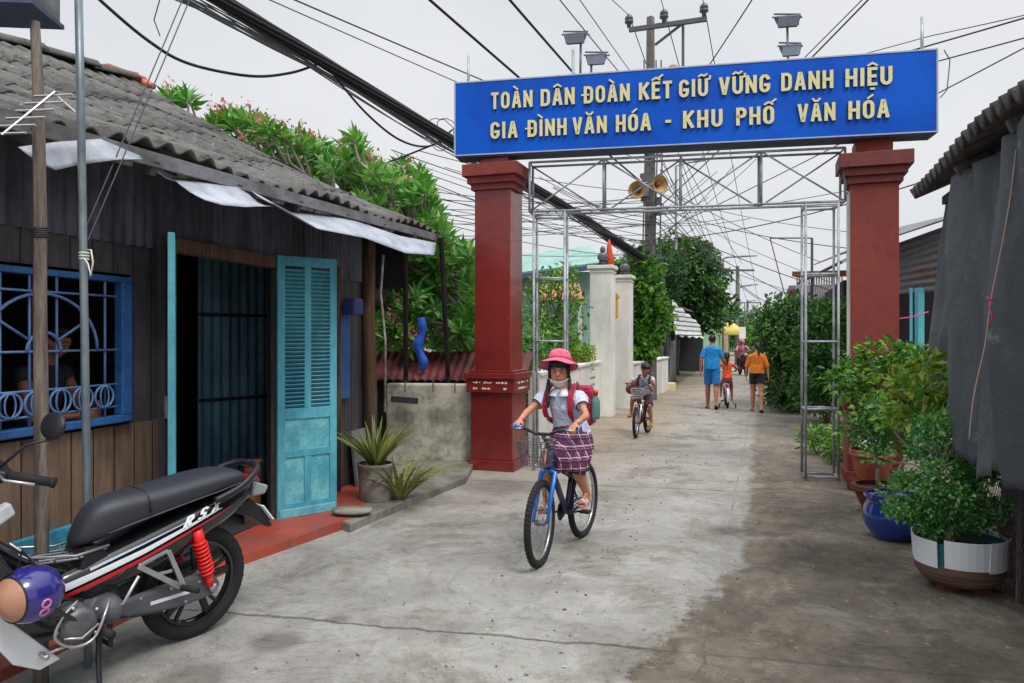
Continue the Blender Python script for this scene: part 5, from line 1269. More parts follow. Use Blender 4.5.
# cable that hangs off the bundle, tangled loops near the sign
q = spl([P(60,-40,7.5), P(100,0,7.8), P(150,42,8.2), P(190,64,8.6), P(250,76,9.0), P(290,73,9.4), P(318,64,9.7)], 6); mb = MB(); mb.tube(q, .018, 6); tag(mb.build('overhead_wire', M['cable'], smooth=True), 'heavy black cable drooping across the sky above the mossy roof', 'wire')
q = spl([P(330,70,9.8), P(365,112,10.4), P(400,140,11), P(430,146,11.6), P(452,130,12)], 6); mb = MB(); mb.tube(q, .016, 6); tag(mb.build('overhead_wire', M['cable'], smooth=True), 'black cable looping below the thick bundle left of the sign', 'wire')
q = spl([P(378,166,11), P(405,156,11.4), P(430,146,11.8), P(452,138,12.2)], 6); mb = MB(); mb.tube(q, .016, 6); tag(mb.build('overhead_wire', M['cable'], smooth=True), 'dark cable rising out of the frangipani to the knot beside the sign', 'wire')
for i in range(4):
    c_ = P(440+rng.uniform(-8,8), 136+rng.uniform(-14,10), 12); mb = MB(); r_x = rng.uniform(.12,.24); mb.tube([c_+V(r_x*math.cos(t), .05*math.sin(2*t), r_x*rng.uniform(.75,.9)*math.sin(t)) for t in np.linspace(0, 2*PI, 22)[:-1]], .007, 5, closed=True)
    tag(mb.build('wire_coil', M['cable_thin'], smooth=True), 'loose coil of thin wire beside the left end of the sign', 'wire', 'wire coils left of the sign')
for (a, b) in (((192,-6,4.3),(88,240,3.46)), ((184,-4,4.3),(84,232,3.46))):
    wire([P(a[0]+45,a[1]-100,4.6), P(*a), P(*b)], .0035, 'pale drop wire slanting down to the galvanised pole', 'drop wires to the galvanised pole', .002)
wire([P(162,-8,7.5), P(154,20,7.6), P(160,36,7.8)], .006, 'short bent wire hanging above the mossy roof', None)
wire([P(944,50,8.2), P(950,60,8.2), P(947,90,8.2), P(940,98,8.2)], .006, 'small loop of wire at the right end of the sign', None)

# windblown litter and grit on the lane
lp_, ld_ = [], []
for _ in range(900):
    al = rng.uniform(2.5, 22); side_ = rng.random()
    ac = (-.9-abs(rng.normal())*.5-.1*al*0) if side_ < .35 else ((2.1+rng.normal()*.45) if side_ < .75 else rng.uniform(-1.5,1.6))
    p_ = lane_pt(ac, al, .004); lp_.append(tuple(p_)); a_ = rng.uniform(0, 6.28); ld_.append((math.cos(a_), math.sin(a_), rng.uniform(0,.25)))
tag(leaves('litter', [M['bark'], M['leaf_yellow'], M['plaster_edge']], lp_, ld_, .028, .014, droop=.05, fold=.1), kind='stuff')
gb = MB()
for _ in range(700):
    al = rng.uniform(2.4, 14); p_ = lane_pt(rng.uniform(-2.2,2.9), al, .0); r_p = rng.uniform(.002,.007); gb.ell(p_+V(0,0,r_p*.4), (r_p, r_p*.8, r_p*.6), nu=5, nv=4)
tag(gb.build('grit', M['slab_grey']), kind='stuff')

mb = MB(); q = P(421,318,9.35); mb.tube(spl([q, q+V(.02,0,-.18), q+V(-.04,0,-.36), q+V(.03,0,-.55), q+V(0,0,-.66)], 5), [.05,.05,.055,.06,.05,.045,.045,.05,.06,.065,.06,.055,.05,.05,.06,.065,.06,.05,.045,.04,.03], 9)
tag(mb.build('tarpaulin', mat('tarp_blue', (34,96,200), .6, .3, 9), smooth=True), 'twisted bright blue tarpaulin hanging above the red shed roof', 'tarpaulin')
# ================================================================== PEOPLE
def nrm(v): v = Vector(v); return v.normalized()
def headprims(mb, c, f, k, neck):
    """head of height .22k centred at c, facing f"""
    c = Vector(c); f = nrm(f); up = (V(0,0,1)-f*f.z).normalized(); r = f.cross(up).normalized()
    Rm = Matrix((r, f, up)).transposed()
    q = lambda x, y, z: c+(r*x+f*y+up*z)*k
    mb.ell(q(0,-.012,.022), (.074*k,.090*k,.088*k), Rm.to_4x4())
    mb.ell(q(0,.012,-.028), (.063*k,.070*k,.072*k), Rm.to_4x4()); mb.ell(q(0,.042,-.075), (.030*k,.030*k,.026*k), Rm.to_4x4())
    mb.ell(q(-.032,.042,-.028), (.022*k,.02*k,.024*k)); mb.ell(q(.032,.042,-.028), (.022*k,.02*k,.024*k))
    mb.cap(q(0,.074,.010), q(0,.092,-.016), .008*k, .0125*k, 8); mb.ell(q(0,.082,-.020), (.017*k,.010*k,.008*k), Rm.to_4x4())
    mb.ell(q(0,.072,.026), (.05*k,.014*k,.010*k), Rm.to_4x4())
    mb.ell(q(0,.071,-.050), (.021*k,.012*k,.011*k), Rm.to_4x4())
    for s in (-1,1): mb.ell(q(.074*s,-.006,-.004), (.010*k,.018*k,.028*k), Rm.to_4x4())
    mb.cap(Vector(neck)-V(0,0,.02*k), q(0,-.018,-.05), .050*k, .046*k)
    return q, Rm
def faceparts(body, q, Rm, k):
    for s in (-1,1):
        e = MB(); e.ell(q(.029*s,.0775,.006), (.0125*k,.006*k,.0068*k), Rm.to_4x4()); e.build('eye', M['eye_white'], body, smooth=True)
        e = MB(); e.ell(q(.029*s,.0815,.006), (.0062*k,.004*k,.0066*k), Rm.to_4x4()); e.build('iris', M['eye'], body, smooth=True)
        e = MB(); e.tube([q(.014*s,.0865,.024), q(.03*s,.085,.029), q(.046*s,.075,.024)], [.0022*k,.003*k,.0018*k], 6); e.build('eyebrow', M['hair'], body)
    e = MB(); e.ell(q(0,.0825,-.050), (.019*k,.005*k,.0062*k), Rm.to_4x4()); e.build('mouth', M['lips'], body, smooth=True)
def hand(mb, wr, d, pn, k, curl=.6, axis=None):
    """wr wrist, d hand direction, pn palm normal (towards what it holds)"""
    d = nrm(d); pn = nrm(Vector(pn)-d*Vector(pn).dot(d)); s = d.cross(pn).normalized()
    wr = Vector(wr); pc = wr+d*.045*k
    Rm = Matrix((s, d, pn)).transposed()
    mb.ell(pc, (.038*k,.05*k,.016*k), Rm.to_4x4(), 12, 8)
    for i, l in enumerate((.062,.07,.066,.05)):
        b = wr+d*.082*k+s*(.029-.0195*i)*k; a = b; ang = curl*.5
        for seg in (.45,.32,.23):
            dd = d*math.cos(ang)+pn*math.sin(ang); e = a+dd*l*seg*k*1.15; mb.cap(a, e, .0088*k, .0078*k, 7); a = e; ang += curl*.9
    b = wr+d*.025*k+s*.03*k; e = b+(d*.6+s*.6+pn*.3)*.036*k; mb.cap(b, e, .0115*k, .0098*k, 8); mb.cap(e, e+(d*.75+pn*.55*curl*1.2-s*.1)*.03*k, .0095*k, .0082*k, 8)
def foot(mb, an, toe, k):
    an = Vector(an); t = nrm(toe); up = V(0,0,1)
    if abs(t.z) < .9: up = (up-t*t.z).normalized()
    h = an-up*.055*k-t*.02*k; b = an+t*.12*k-up*.06*k
    mb.cap(an, h, .036*k, .034*k, 10); mb.cap(h, b, .034*k, .026*k, 10); mb.cap(an, b, .033*k, .022*k, 10); s = t.cross(up)
    for i in range(5): a = b+s*(.026-.013*i)*k; mb.cap(a, a+t*(.035-.004*i)*k-up*.004*k, .0105*k, .009*k, 7)
def tpath(*a): return [Vector(x) for x in a]
def human(label, J, k, skin, cloth, hair, vox=.008, face=True, fat=1.0):
    """cloth: dict(shirt=(mat, sleeve 0-2, drop), lower=(mat, length 0-2)); joints in world space"""
    J = {a: (Vector(b) if not isinstance(b, (int,float)) else b) for a, b in J.items()}
    root = thing('person', label, 'person', V(J['pelvis'].x, J['pelvis'].y, J.get('z0', 0)))
    mb = MB(); q, Rm = headprims(mb, J['head'], J['f'], k*1.0 if 'hk' not in J else J['hk'], J['neck'])
    lat = nrm(J['lsh']-J['rsh']); lat_h = nrm(J['lhip']-J['rhip']); F_ = fat
    spine = J['neck']-J['pelvis']; su = nrm(spine); fw = nrm(lat.cross(su)*-1 if lat.cross(su).dot(J['f']) < 0 else lat.cross(su))
    def ring(t, a, b, off=0, e=0):
        c = J['pelvis'].lerp(J['neck'], t); l = nrm(lat_h.lerp(lat, t)); f2 = nrm(l.cross(su)); 
        if f2.dot(fw) < 0: f2 = -f2
        return (c+f2*off*k, l*(a*k*F_+e), f2*(b*k*F_+e))
    shw = (J['lsh']-J['rsh']).length/2/k
    T = [(-.14,.10,.085,0),(0,.150,.105,0),(.22,.145,.10,0),(.42,.118,.085,.005),(.66,.138,.098,.01),(.80,shw*.92,.092,0),(.90,shw*.72,.072,-.005),(.96,shw*.45,.06,-.005),(1.0,.060,.052,-.005)]
    mb.loft([ring(t,a,b,o) for t,a,b,o in T], 20)
    F0 = F_; AF = J.get('af', 1.0)
    for s in 'lr':
        F_ = F0*AF
        sh, el, wr = J[s+'sh'], J[s+'el'], J[s+'wr']; mb.ell(sh, .052*k*F_); mb.cap(sh, el, .047*k*F_, .037*k*F_); mid = el.lerp(wr, .3); mb.cap(el, mid, .037*k, .035*k*F_); mb.cap(mid, wr, .035*k*F_, .024*k)
        F_ = F0; hd = J.get(s+'hd', nrm(wr-el)); pn = J.get(s+'pn', -lat if s == 'l' else lat); hand(mb, wr, hd, pn, k*1.02, J.get(s+'curl', .45))
        hip, kn, an = J[s+'hip'], J[s+'kn'], J[s+'an']; mb.cap(hip, kn, .088*k*F_, .056*k*F_); cm = kn.lerp(an, .3)+(-nrm(J['f']))*.008*k
        mb.cap(kn, cm, .055*k, .057*k*F_); mb.cap(cm, an, .057*k*F_, .036*k); foot(mb, an, J.get(s+'toe', nrm(V(J['f'].x, J['f'].y, 0))), k*1.0)
    body = mb.build('body', skin, root, remesh=vox, relax=3)
    if face: faceparts(body, q, Rm, J.get('hk', k))
    # shirt
    m, sl, drop = cloth['shirt']; mb = MB(); e = .016*k+.002
    rs = [ring(t,{.42:.136,.22:.149}.get(t,a),b,o,e) for t,a,b,o in T if t >= .2]
    low = ring(drop, .150, .108, 0, e*1.5); rs = [low]+[r for r in rs]
    rs = [r for i, r in enumerate(rs)]
    mb.loft(rs[:-1]+[ring(.975,.075,.062,-.003,e*.6)], 24)
    for s in 'lr':
        sh, el, wr = J[s+'sh'], J[s+'el'], J[s+'wr']; mb.ell(sh, .054*k*F_)
        if sl <= 1: mb.tube([sh.lerp(el,-.05), sh.lerp(el, .4*sl), sh.lerp(el, sl)], [.060*k*F_, (.060+.012*cloth.get('puff',0))*k*F_, (.056+.0*cloth.get('puff',0))*k*F_], 16)
        else: mb.cap(sh, el, .058*k*F_, .049*k*F_); mb.tube([el, el.lerp(wr, sl-1)], [.049*k*F_, .036*k*F_], 16)
    sh_o = mb.build('shirt', m, root, remesh=vox*.9, relax=3)
    # lower garment
    m, ln, kind = cloth['lower']
    if kind != 'none':
        mb = MB(); e = .007*k; mb.loft([ring(-.16,.10,.09,0,e), ring(0,.152,.108,0,e), ring(.20,.140,.098,0,e*.3)], 24)
        for s in 'lr':
            hip, kn, an = J[s+'hip'], J[s+'kn'], J[s+'an']; w = .012*k
            if ln <= 1: mb.ell(hip, .098*k*F_); mb.tube([hip, hip.lerp(kn, ln*.5), hip.lerp(kn, ln)], [.096*k*F_, .088*k*F_, .080*k*F_+(w if kind == 'shorts' else 0)], 18)
            else: mb.cap(hip, kn, .098*k*F_, .070*k*F_); mb.tube([kn, kn.lerp(an, ln-1)], [.070*k*F_, .056*k*F_], 16)
        mb.build('shorts' if ln <= 1 else 'trousers', m, root, remesh=vox*.9, relax=3)
    # hair
    hk = J.get('hk', k); mb = MB(); Rm4 = Rm.to_4x4(); qq = q
    if hair != 'none':
        mb.ell(qq(0,-.020,.034), (.082*hk,.094*hk,.088*hk), Rm4); mb.ell(qq(0,-.045,.005), (.072*hk,.060*hk,.062*hk), Rm4)
        if hair == 'short': mb.ell(qq(0,.02,.078), (.062*hk,.06*hk,.04*hk), Rm4)
        if hair == 'bangs' or hair == 'braids': 
            mb.ell(qq(0,.034,.064), (.068*hk,.05*hk,.038*hk), Rm4); [mb.cap(qq(.012*i,.070,.062), qq(.0135*i+.003*math.sin(i*5),.083-abs(i)*.0035,.030+.004*math.sin(i*3.3)), .009*hk, .004*hk, 6) for i in range(-4,5)]
            for s in (-1,1): mb.cap(qq(.066*s,.02,.03), qq(.070*s,.016,-.03), .018*hk, .012*hk)
        if hair == 'braids':
            for s in (-1,1):
                pts = [qq(.070*s,-.01,-.04), qq(.082*s,.02,-.09), qq(.082*s,.05,-.15), qq(.075*s,.075,-.22)]
                for a, b in zip(pts, pts[1:]):
                    mb.cap(a, b, .014*hk, .013*hk); mb.ell(a.lerp(b,.5), .0165*hk)
                mb.cap(pts[-1], pts[-1]+V(0,0,-.04*hk), .012*hk, .007*hk)
        if hair == 'ponytail':
            mb.ell(qq(0,-.115,.0), (.03*hk,.03*hk,.03*hk)); mb.cap(qq(0,-.115,-.0), qq(0,-.125,-.13), .030*hk, .026*hk); mb.cap(qq(0,-.125,-.13), qq(0,-.11,-.26), .026*hk, .010*hk)
        if hair == 'bun': mb.ell(qq(0,-.105,.01), (.04*hk,.035*hk,.04*hk)); mb.cap(qq(0,-.10,0), qq(0,-.09,-.10), .03*hk, .02*hk)
        ho = mb.build('hair', M['hair'], root, remesh=min(vox, .006), relax=2)
    return root, q, Rm, ring, body
def sandal(parent, an, toe, k, mt, sole):
    an = Vector(an); t = nrm(toe); up = V(0,0,1); s = t.cross(up).normalized(); b = an+t*.04*k-up*.098*k
    Mx = Matrix((s, t, s.cross(t))).transposed().to_4x4(); Mx.translation = b
    o = MB(); o.prism([(.035*k*math.cos(a)*(1.1 if math.sin(a) > 0 else .9), .125*k*math.sin(a)) for a in np.linspace(0, 2*PI, 20)[:-1]], Mx, .02*k); r = o.build('sandal', sole, parent, bevel=.002)
    o = MB()
    for y in (.015,.06): o.tube([Mx @ V(-.037*k,y*k,.008*k), Mx @ V(-.032*k,y*k,.045*k), Mx @ V(0,y*k,.066*k), Mx @ V(.032*k,y*k,.045*k), Mx @ V(.037*k,y*k,.008*k)], .011*k, 6)
    o.build('strap', mt, r, smooth=True)

# ================================================================== BICYCLES
def bicycle(label, rear, heading, wb, rw, mfr, mfork, grips, basket=None, k=1.0, turn=0.0, training=False, hz=.90, seatz=.70, grp='bicycles', hoff=0.0, hfw=0.0, crank_a=0.0, tyre=.024, basketm=None, bw=.24, fender=None):
    h = nrm(V(heading[0], heading[1], 0)); l = V(-h.y, h.x, 0); O = V(rear[0], rear[1], 0)
    Pb = lambda x, y, z: O+h*x+l*y+V(0,0,z)
    t = thing('bicycle', label, 'bicycle', O, math.atan2(h.y, h.x), grp)
    def wheel(cx, ax_l, fwd):
        c = Pb(cx,0,rw); mb = MB(); n = 40
        mb.tube([c+(fwd*math.cos(a)+V(0,0,1)*math.sin(a))*(rw-tyre) for a in np.linspace(0, 2*PI, n+1)[:-1]], tyre, 10, closed=True)
        for i in range(60):
            a = 2*PI*i/60
            for s in (-1,1):
                p = c+(fwd*math.cos(a)+V(0,0,1)*math.sin(a))*(rw-.002)+ax_l*s*tyre*.45; mb.bar(p-ax_l*tyre*.3, p+ax_l*tyre*.3, .008, .006)
        w_ = mb.build('wheel', M['rubber'], t, smooth=True)
        mb = MB(); rr = rw-2*tyre-.004
        mb.tube([c+(fwd*math.cos(a)+V(0,0,1)*math.sin(a))*rr for a in np.linspace(0, 2*PI, n+1)[:-1]], .010, 8, closed=True); mb.build('rim', M['steel'], w_, smooth=True)
        mb = MB()
        for i in range(24):
            a = 2*PI*i/24; b = a+(.35 if i % 2 else -.35); s = 1 if i % 4 < 2 else -1
            mb.tube([c+ax_l*.02*s+(fwd*math.cos(b)+V(0,0,1)*math.sin(b))*.015, c+(fwd*math.cos(a)+V(0,0,1)*math.sin(a))*rr], .0012, 4, cap=False)
        mb.build('spokes', M['steel'], w_)
        mb = MB(); mb.tube([c-ax_l*.035, c+ax_l*.035], .018, 10); mb.build('hub', M['engine_metal'], w_, smooth=True)
        return c
    ct, sn = math.cos(turn), math.sin(turn); fh = h*ct+l*sn; flt = l*ct-h*sn
    c0 = wheel(0, l, h); c1 = wheel(wb, flt, fh)
    ht0 = Pb(wb-.14*k,0,rw*2+.06*k); ht1 = Pb(wb-.17*k,0,hz-.14); bb = Pb(wb*.43,0,rw-.02); st = Pb(wb*.25,0,seatz-.05)
    mb = MB(); r = .016*k+.002
    mb.tube([ht0, ht1], r*1.25, 10); mb.tube([ht0.lerp(ht1,.3), Pb(wb*.62,0,(ht0.z+bb.z)/2+.02), bb], r*1.25, 10); mb.tube([ht1, Pb(wb*.5,0,seatz-.12), st.lerp(bb,.35)], r, 10); mb.tube([bb, st], r, 10)
    for s in (-1,1): mb.tube([bb+l*.03*s, c0+l*.05*s], r*.6, 8); mb.tube([st.lerp(bb,.3)+l*.02*s, c0+l*.05*s], r*.55, 8)
    mb.build('frame', mfr, t, smooth=True)
    mb = MB(); crown = ht0-V(0,0,.015)
    for s in (-1,1): mb.tube([crown+flt*.0, crown+flt*.048*s-V(0,0,.01), (crown+flt*.05*s).lerp(c1+flt*.05*s,.5)+fh*.006, c1+flt*.05*s], [r,r,r*.95,r*.6], 8)
    mb.build('fork', mfork, t, smooth=True)
    # mudguards
    for c, f2, l2, a0, a1 in ((c0,h,l,60,200),(c1,fh,flt,35,150)) if fender else ():
        mb = MB(); rg = rw+.012; A = np.linspace(R(a0), R(a1), 12)
        mb.add([c+(f2*math.cos(a)+V(0,0,1)*math.sin(a))*rg+l2*s*.027 for a in A for s in (-1,1)], [(2*i,2*i+1,2*i+3,2*i+2) for i in range(11)]); mb.build('mudguard', fender, t, smooth=True, solid=.003)
    # bars
    hb = Pb(wb-.19*k+hfw,hoff,hz-.03); mb = MB(); mb.tube([ht1, hb], r*.8, 8)
    gl, gr_ = hb+flt*bw-h*.06*k+V(0,0,.04), hb-flt*bw-h*.06*k+V(0,0,.04)
    mb.tube([gl, hb+flt*bw*.5+V(0,0,.03), hb+flt*.05, hb-flt*.05, hb-flt*bw*.5+V(0,0,.03), gr_], .011*k+.001, 8); bar = mb.build('handlebar', M['black_plastic'], t, smooth=True)
    for s, gg in ((1,gl),(-1,gr_)):
        d = nrm(gg-(hb+flt*bw*.5*s+V(0,0,.03))); mb = MB(); mb.tube([gg-d*.08*k, gg+d*.025*k], .0165*k, 10); mb.build('grip', grips, bar, smooth=True)
        mb = MB(); mb.tube([gg-d*.10*k, gg-d*.07*k+fh*.045, gg-d*.0+fh*.05-V(0,0,.01)], .005, 6); mb.build('brake_lever', M['steel'], bar, smooth=True)
    mb = MB(); mb.tube([hb+fh*.02, hb+fh*.10+V(0,0,.03), ht0+fh*.08, c1+flt*.04+V(0,0,rw*.5)], .003, 5); mb.tube([hb+flt*.08, hb+fh*.09-V(0,0,.08), ht1+flt*.02], .003, 5); mb.build('brake_cable', M['cable'], bar, smooth=True)
    # saddle
    mb = MB(); sc = Pb(wb*.22,0,seatz); mb.ell(sc-h*.04*k, (.085*k,.075*k,.03*k), Matrix.Rotation(math.atan2(h.y,h.x),4,'Z')); mb.cap(sc, sc+h*.12*k-V(0,0,.005), .035*k, .018*k); mb.build('saddle', M['black_plastic'], t, remesh=.006, relax=2)
    mb = MB(); mb.tube([st, sc], .012, 8); mb.build('seat_post', M['steel'], t)
    # crank and pedals
    mb = MB(); Mx = Matrix((h, V(0,0,1), l)).transposed().to_4x4(); Mx.translation = bb-l*.045
    mb.lathe([(.0,0),(.065*k,0),(.07*k,.003),(.065*k,.006),(0,.006)], 28, Mx); 
    dl_ = h*math.cos(crank_a)+V(0,0,1)*math.sin(crank_a); L = .125*k; pl = bb+l*.06-dl_*L; prr = bb-l*.06+dl_*L
    mb.bar(bb+l*.05, pl, .018, .012); mb.bar(bb-l*.05, prr, .018, .012); mb.tube([bb-l*.06, bb+l*.06], .018, 8); cr = mb.build('crank', M['black_plastic'], t)
    for s, pp in ((1,pl),(-1,prr)):
        mb = MB(); mb.boxm(Matrix.Translation(pp+l*.045*s) @ Matrix.Rotation(math.atan2(h.y,h.x),4,'Z'), (.07*k,.075*k,.02*k)); mb.build('pedal', M['black_plastic'], cr, bevel=.004)
    mb = MB()
    for s in (1,-1): mb.tube([bb-l*.045+V(0,0,.055*k*s), c0-l*.045+V(0,0,.03*s)], .004, 5)
    mb.build('chain', M['rubber'], t)
    if basket:
        bc_ = hb+fh*.13*k-V(0,0,.11*k); mb = MB(); w0,w1,d0_,d1_,hh = .095*k,.125*k,.06*k,.09*k,.17*k
        def bp(u, v):   # u around, v up
            w_ = w0+(w1-w0)*v; dd = d0_+(d1_-d0_)*v; a = 2*PI*u; cx, cy = math.cos(a), math.sin(a); m_ = max(abs(cx), abs(cy))**.75
            return bc_+flt*(w_*cx/m_)+fh*(dd*cy/m_)+V(0,0,-hh/2+hh*v)
        for i in range(34): mb.tube([bp(i/34, v) for v in (0,.5,1)], .0018, 4, cap=False)
        for v in (0,.25,.5,.75,1): mb.tube([bp(i/40, v) for i in range(40)], .0035 if v == 1 else .002, 5, closed=True)
        for i in range(7): y = (i/6-.5)*1.8; mb.tube([bc_+flt*w0*y+fh*d0_-V(0,0,hh/2), bc_+flt*w0*y-fh*d0_-V(0,0,hh/2)], .0018, 4)
        mb.build('basket', basketm or M['insulator'], t)
    if training:
        for s in (-1,1):
            c = c0+l*.17*s; c.z = .055; mb = MB(); mb.tube([c+(h*math.cos(a)+V(0,0,1)*math.sin(a))*.042 for a in np.linspace(0, 2*PI, 15)[:-1]], .012, 8, closed=True); mb.tube([c-l*.012, c+l*.012], .02, 8); mb.tube([c, c0+l*.05*s], .006, 5); mb.build('training_wheel', M['black_plastic'], t, smooth=True)
    return Pb, h, l

# --- the girl in front
PbG, hG, lG = bicycle('blue and black childs bicycle with a wire front basket ridden towards the camera', (.55,5.72), (-.442,-.897), .815, .287, M['bike_dark'], M['bike_blue'], M['bike_blue'], basket=True, turn=.10, hz=.90, seatz=.69, crank_a=.12, bw=.235, grp=None, hoff=-.045, hfw=.05)
mb = MB()
q = PbG
J = dict(af=.78, head=q(.30,-.075,1.288), f=V(-.18,-.98,-.04), neck=q(.27,-.06,1.17), pelvis=q(.19,-.0,.765), lsh=q(.27,.065,1.105), rsh=q(.27,-.185,1.105),
  lel=q(.40,.175,.98), rel=q(.42,-.285,.985), lwr=q(.585,.165,.94), rwr=q(.585,-.26,.945), lhip=q(.20,.065,.755), rhip=q(.20,-.065,.755),
  lkn=q(.41,.10,.61), rkn=q(.47,-.10,.64), lan=q(.235,.115,.40), ran=q(.46,-.11,.37), lhd=V(hG.x,hG.y,-.35), rhd=V(hG.x,hG.y,-.35), lpn=V(0,0,-1), rpn=V(0,0,-1), lcurl=1.1, rcurl=1.1,
  ltoe=V(hG.x,hG.y,-.15), rtoe=V(hG.x,hG.y,-.05), hk=1.0)
root, hq, Rm, ring, body = human('schoolgirl in a pink sun hat, pale blue blouse and plaid skirt riding the blue bicycle', J, .72, M['skin'], dict(shirt=(M['shirt_white'], .5, .18), lower=(M['strap_dark'], .4, 'none'), puff=1.2), 'braids', vox=.0048, fat=1.2)
def plaid():
    m, ns, ls, b = nt('plaid'); v = mapping(ns, ls, rot=(0,0,-.46), coord='World'); sp = ns.new('ShaderNodeSeparateXYZ'); ls.new(v, sp.inputs[0]); c = s2l((96,38,66))
    def band(src, per, w, off, cc, c):
        a = node(ns,'ShaderNodeMath',operation='MULTIPLY_ADD'); ls.new(src,a.inputs[0]); a.inputs[1].default_value = 1/per; a.inputs[2].default_value = off+50
        f = node(ns,'ShaderNodeMath',operation='FRACT'); ls.new(a.outputs[0],f.inputs[0]); l_ = node(ns,'ShaderNodeMath',operation='LESS_THAN'); ls.new(f.outputs[0],l_.inputs[0]); l_.inputs[1].default_value = w
        s = node(ns,'ShaderNodeMath',operation='MULTIPLY'); ls.new(l_.outputs[0],s.inputs[0]); s.inputs[1].default_value = .7; return mixc(ns, ls, s.outputs[0], c, cc)
    for src in (sp.outputs[0], sp.outputs[2]):
        c = band(src, .072, .30, .0, s2l((44,30,62)), c); c = band(src, .072, .09, .55, s2l((214,200,214)), c); c = band(src, .072, .05, .78, s2l((196,120,150)), c)
    ls.new(c, b.inputs['Base Color']); b.inputs['Roughness'].default_value = .9; return m
M['plaid'] = plaid()
mb = MB(); rings = [(.21,-.03,.925,.100,.088,0),(.205,-.02,.87,.128,.108,.004),(.215,-.01,.80,.155,.135,.008),(.27,0,.735,.172,.175,.014),(.33,0,.67,.176,.185,.015),(.37,0,.615,.170,.175,.02),(.365,0,.575,.162,.165,.024)]
n = 96; vs = []
for (x, y, z, a, b_, pl) in rings:
    for j in range(n):
        t = 2*PI*j/n; rr = 1+pl/.15*(.5*math.sin(t*16)+.3*math.sin(t*5+1)); dz = .012*math.sin(t*4)*(pl/.02)
        vs.append(q(x+b_*rr*math.cos(t), y+a*rr*math.sin(t), z+dz))
mb.add(vs, [(i*n+j, i*n+(j+1)%n, (i+1)*n+(j+1)%n, (i+1)*n+j) for i in range(len(rings)-1) for j in range(n)])
mb.build('skirt', M['plaid'], root, smooth=True, solid=.004)
# hat
f = nrm(J['f']); up = (V(0,0,1)-f*f.z).normalized(); rt = f.cross(up)
Mh = Matrix((rt, f, up)).transposed().to_4x4(); Mh.translation = hq(0,-.022,.066); Mh = Mh @ Matrix.Rotation(.42,4,'X') @ Matrix.Rotation(-.04,4,'Y')
mb = MB(); prof = [(.001,.098),(.045,.095),(.072,.080),(.085,.05),(.088,.012),(.092,.002),(.118,-.012),(.142,-.030),(.146,-.034)]
n = 40; vs = [Mh @ V(r*math.cos(2*PI*j/n)*(.97), r*math.sin(2*PI*j/n), z+(.012*math.sin(4*PI*j/n+1.0)+.006*math.sin(10*PI*j/n))*(max(0, r-.09)/.055)) for r, z in prof for j in range(n)]
mb.add(vs, [(i*n+j, i*n+(j+1)%n, (i+1)*n+(j+1)%n, (i+1)*n+j) for i in range(len(prof)-1) for j in range(n)]); hat = mb.build('hat', M['hat_pink'], smooth=True, solid=.004, sub=1)
tag(hat, 'pink wide brimmed sun hat worn by the schoolgirl', 'hat'); 
mb = MB(); mb.lathe([(.0925,.006),(.0925,.024)], 40, Mh); put(mb.build('hat_band', mat('band_pink', (206,66,104), .8, .1, 10), smooth=True, solid=.003), hat)
# mask pulled down under the chin
mb = MB(); vs = []; nu = 16; nv = 6
for i in range(nv+1):
    for j in range(nu+1):
        a = -1.25+2.5*j/nu; v = i/nv; r = .078-.012*v; z = -.060-.040*v-.010*math.cos(a)*(1) ; y = .018+r*math.cos(a)*(1-.35*v); x = (r+.0)*math.sin(a)*(1-.25*v)
        z += .018*(abs(math.sin(a))**2)
        vs.append(hq(x, y, z))
mb.add(vs, [(i*(nu+1)+j, i*(nu+1)+j+1, (i+1)*(nu+1)+j+1, (i+1)*(nu+1)+j) for i in range(nv) for j in range(nu)]); mb.build('face_mask', M['mask_white'], root, smooth=True, solid=.003)
# collar
lat = nrm(J['lsh']-J['rsh'])
for s in (-1,1):
    mb = MB(); c = J['neck']+V(0,0,-.018); fo = nrm(V(hG.x,hG.y,0))
    pts = []
    for i in range(9):
        a = .12+2.1*i/8; pts.append((a))
    vs = []
    for a in pts:
        d = fo*math.cos(a)+lat*s*math.sin(a); wv = .045+.02*math.sin((a-.12)/2.1*PI)
        vs += [c+d*.048+V(0,0,.008), c+d*(.048+wv)+V(0,0,-.030-.02*math.cos(a))+fo*.012]
    mb.add(vs, [(2*i,2*i+1,2*i+3,2*i+2) for i in range(8)]); cl_ = mb.build('collar', M['collar_white'], root, smooth=True, solid=.005)
    mb = MB(); mb.tube([v+V(0,0,.002) for v in vs[1::2]], .0028, 5); mb.build('piping', M['strap_dark'], cl_, smooth=True)
for s, nm_ in ((1,'l'),(-1,'r')):
    mb = MB(); c = J[nm_+'sh'].lerp(J[nm_+'el'], .5); d = nrm(J[nm_+'el']-J[nm_+'sh']); u = d.orthogonal().normalized(); w_ = d.cross(u)
    mb.tube([c+(u*math.cos(a)+w_*math.sin(a))*.044 for a in np.linspace(0,2*PI,19)[:-1]], .005, 6, closed=True); mb.build('cuff', M['strap_dark'], root, smooth=True)
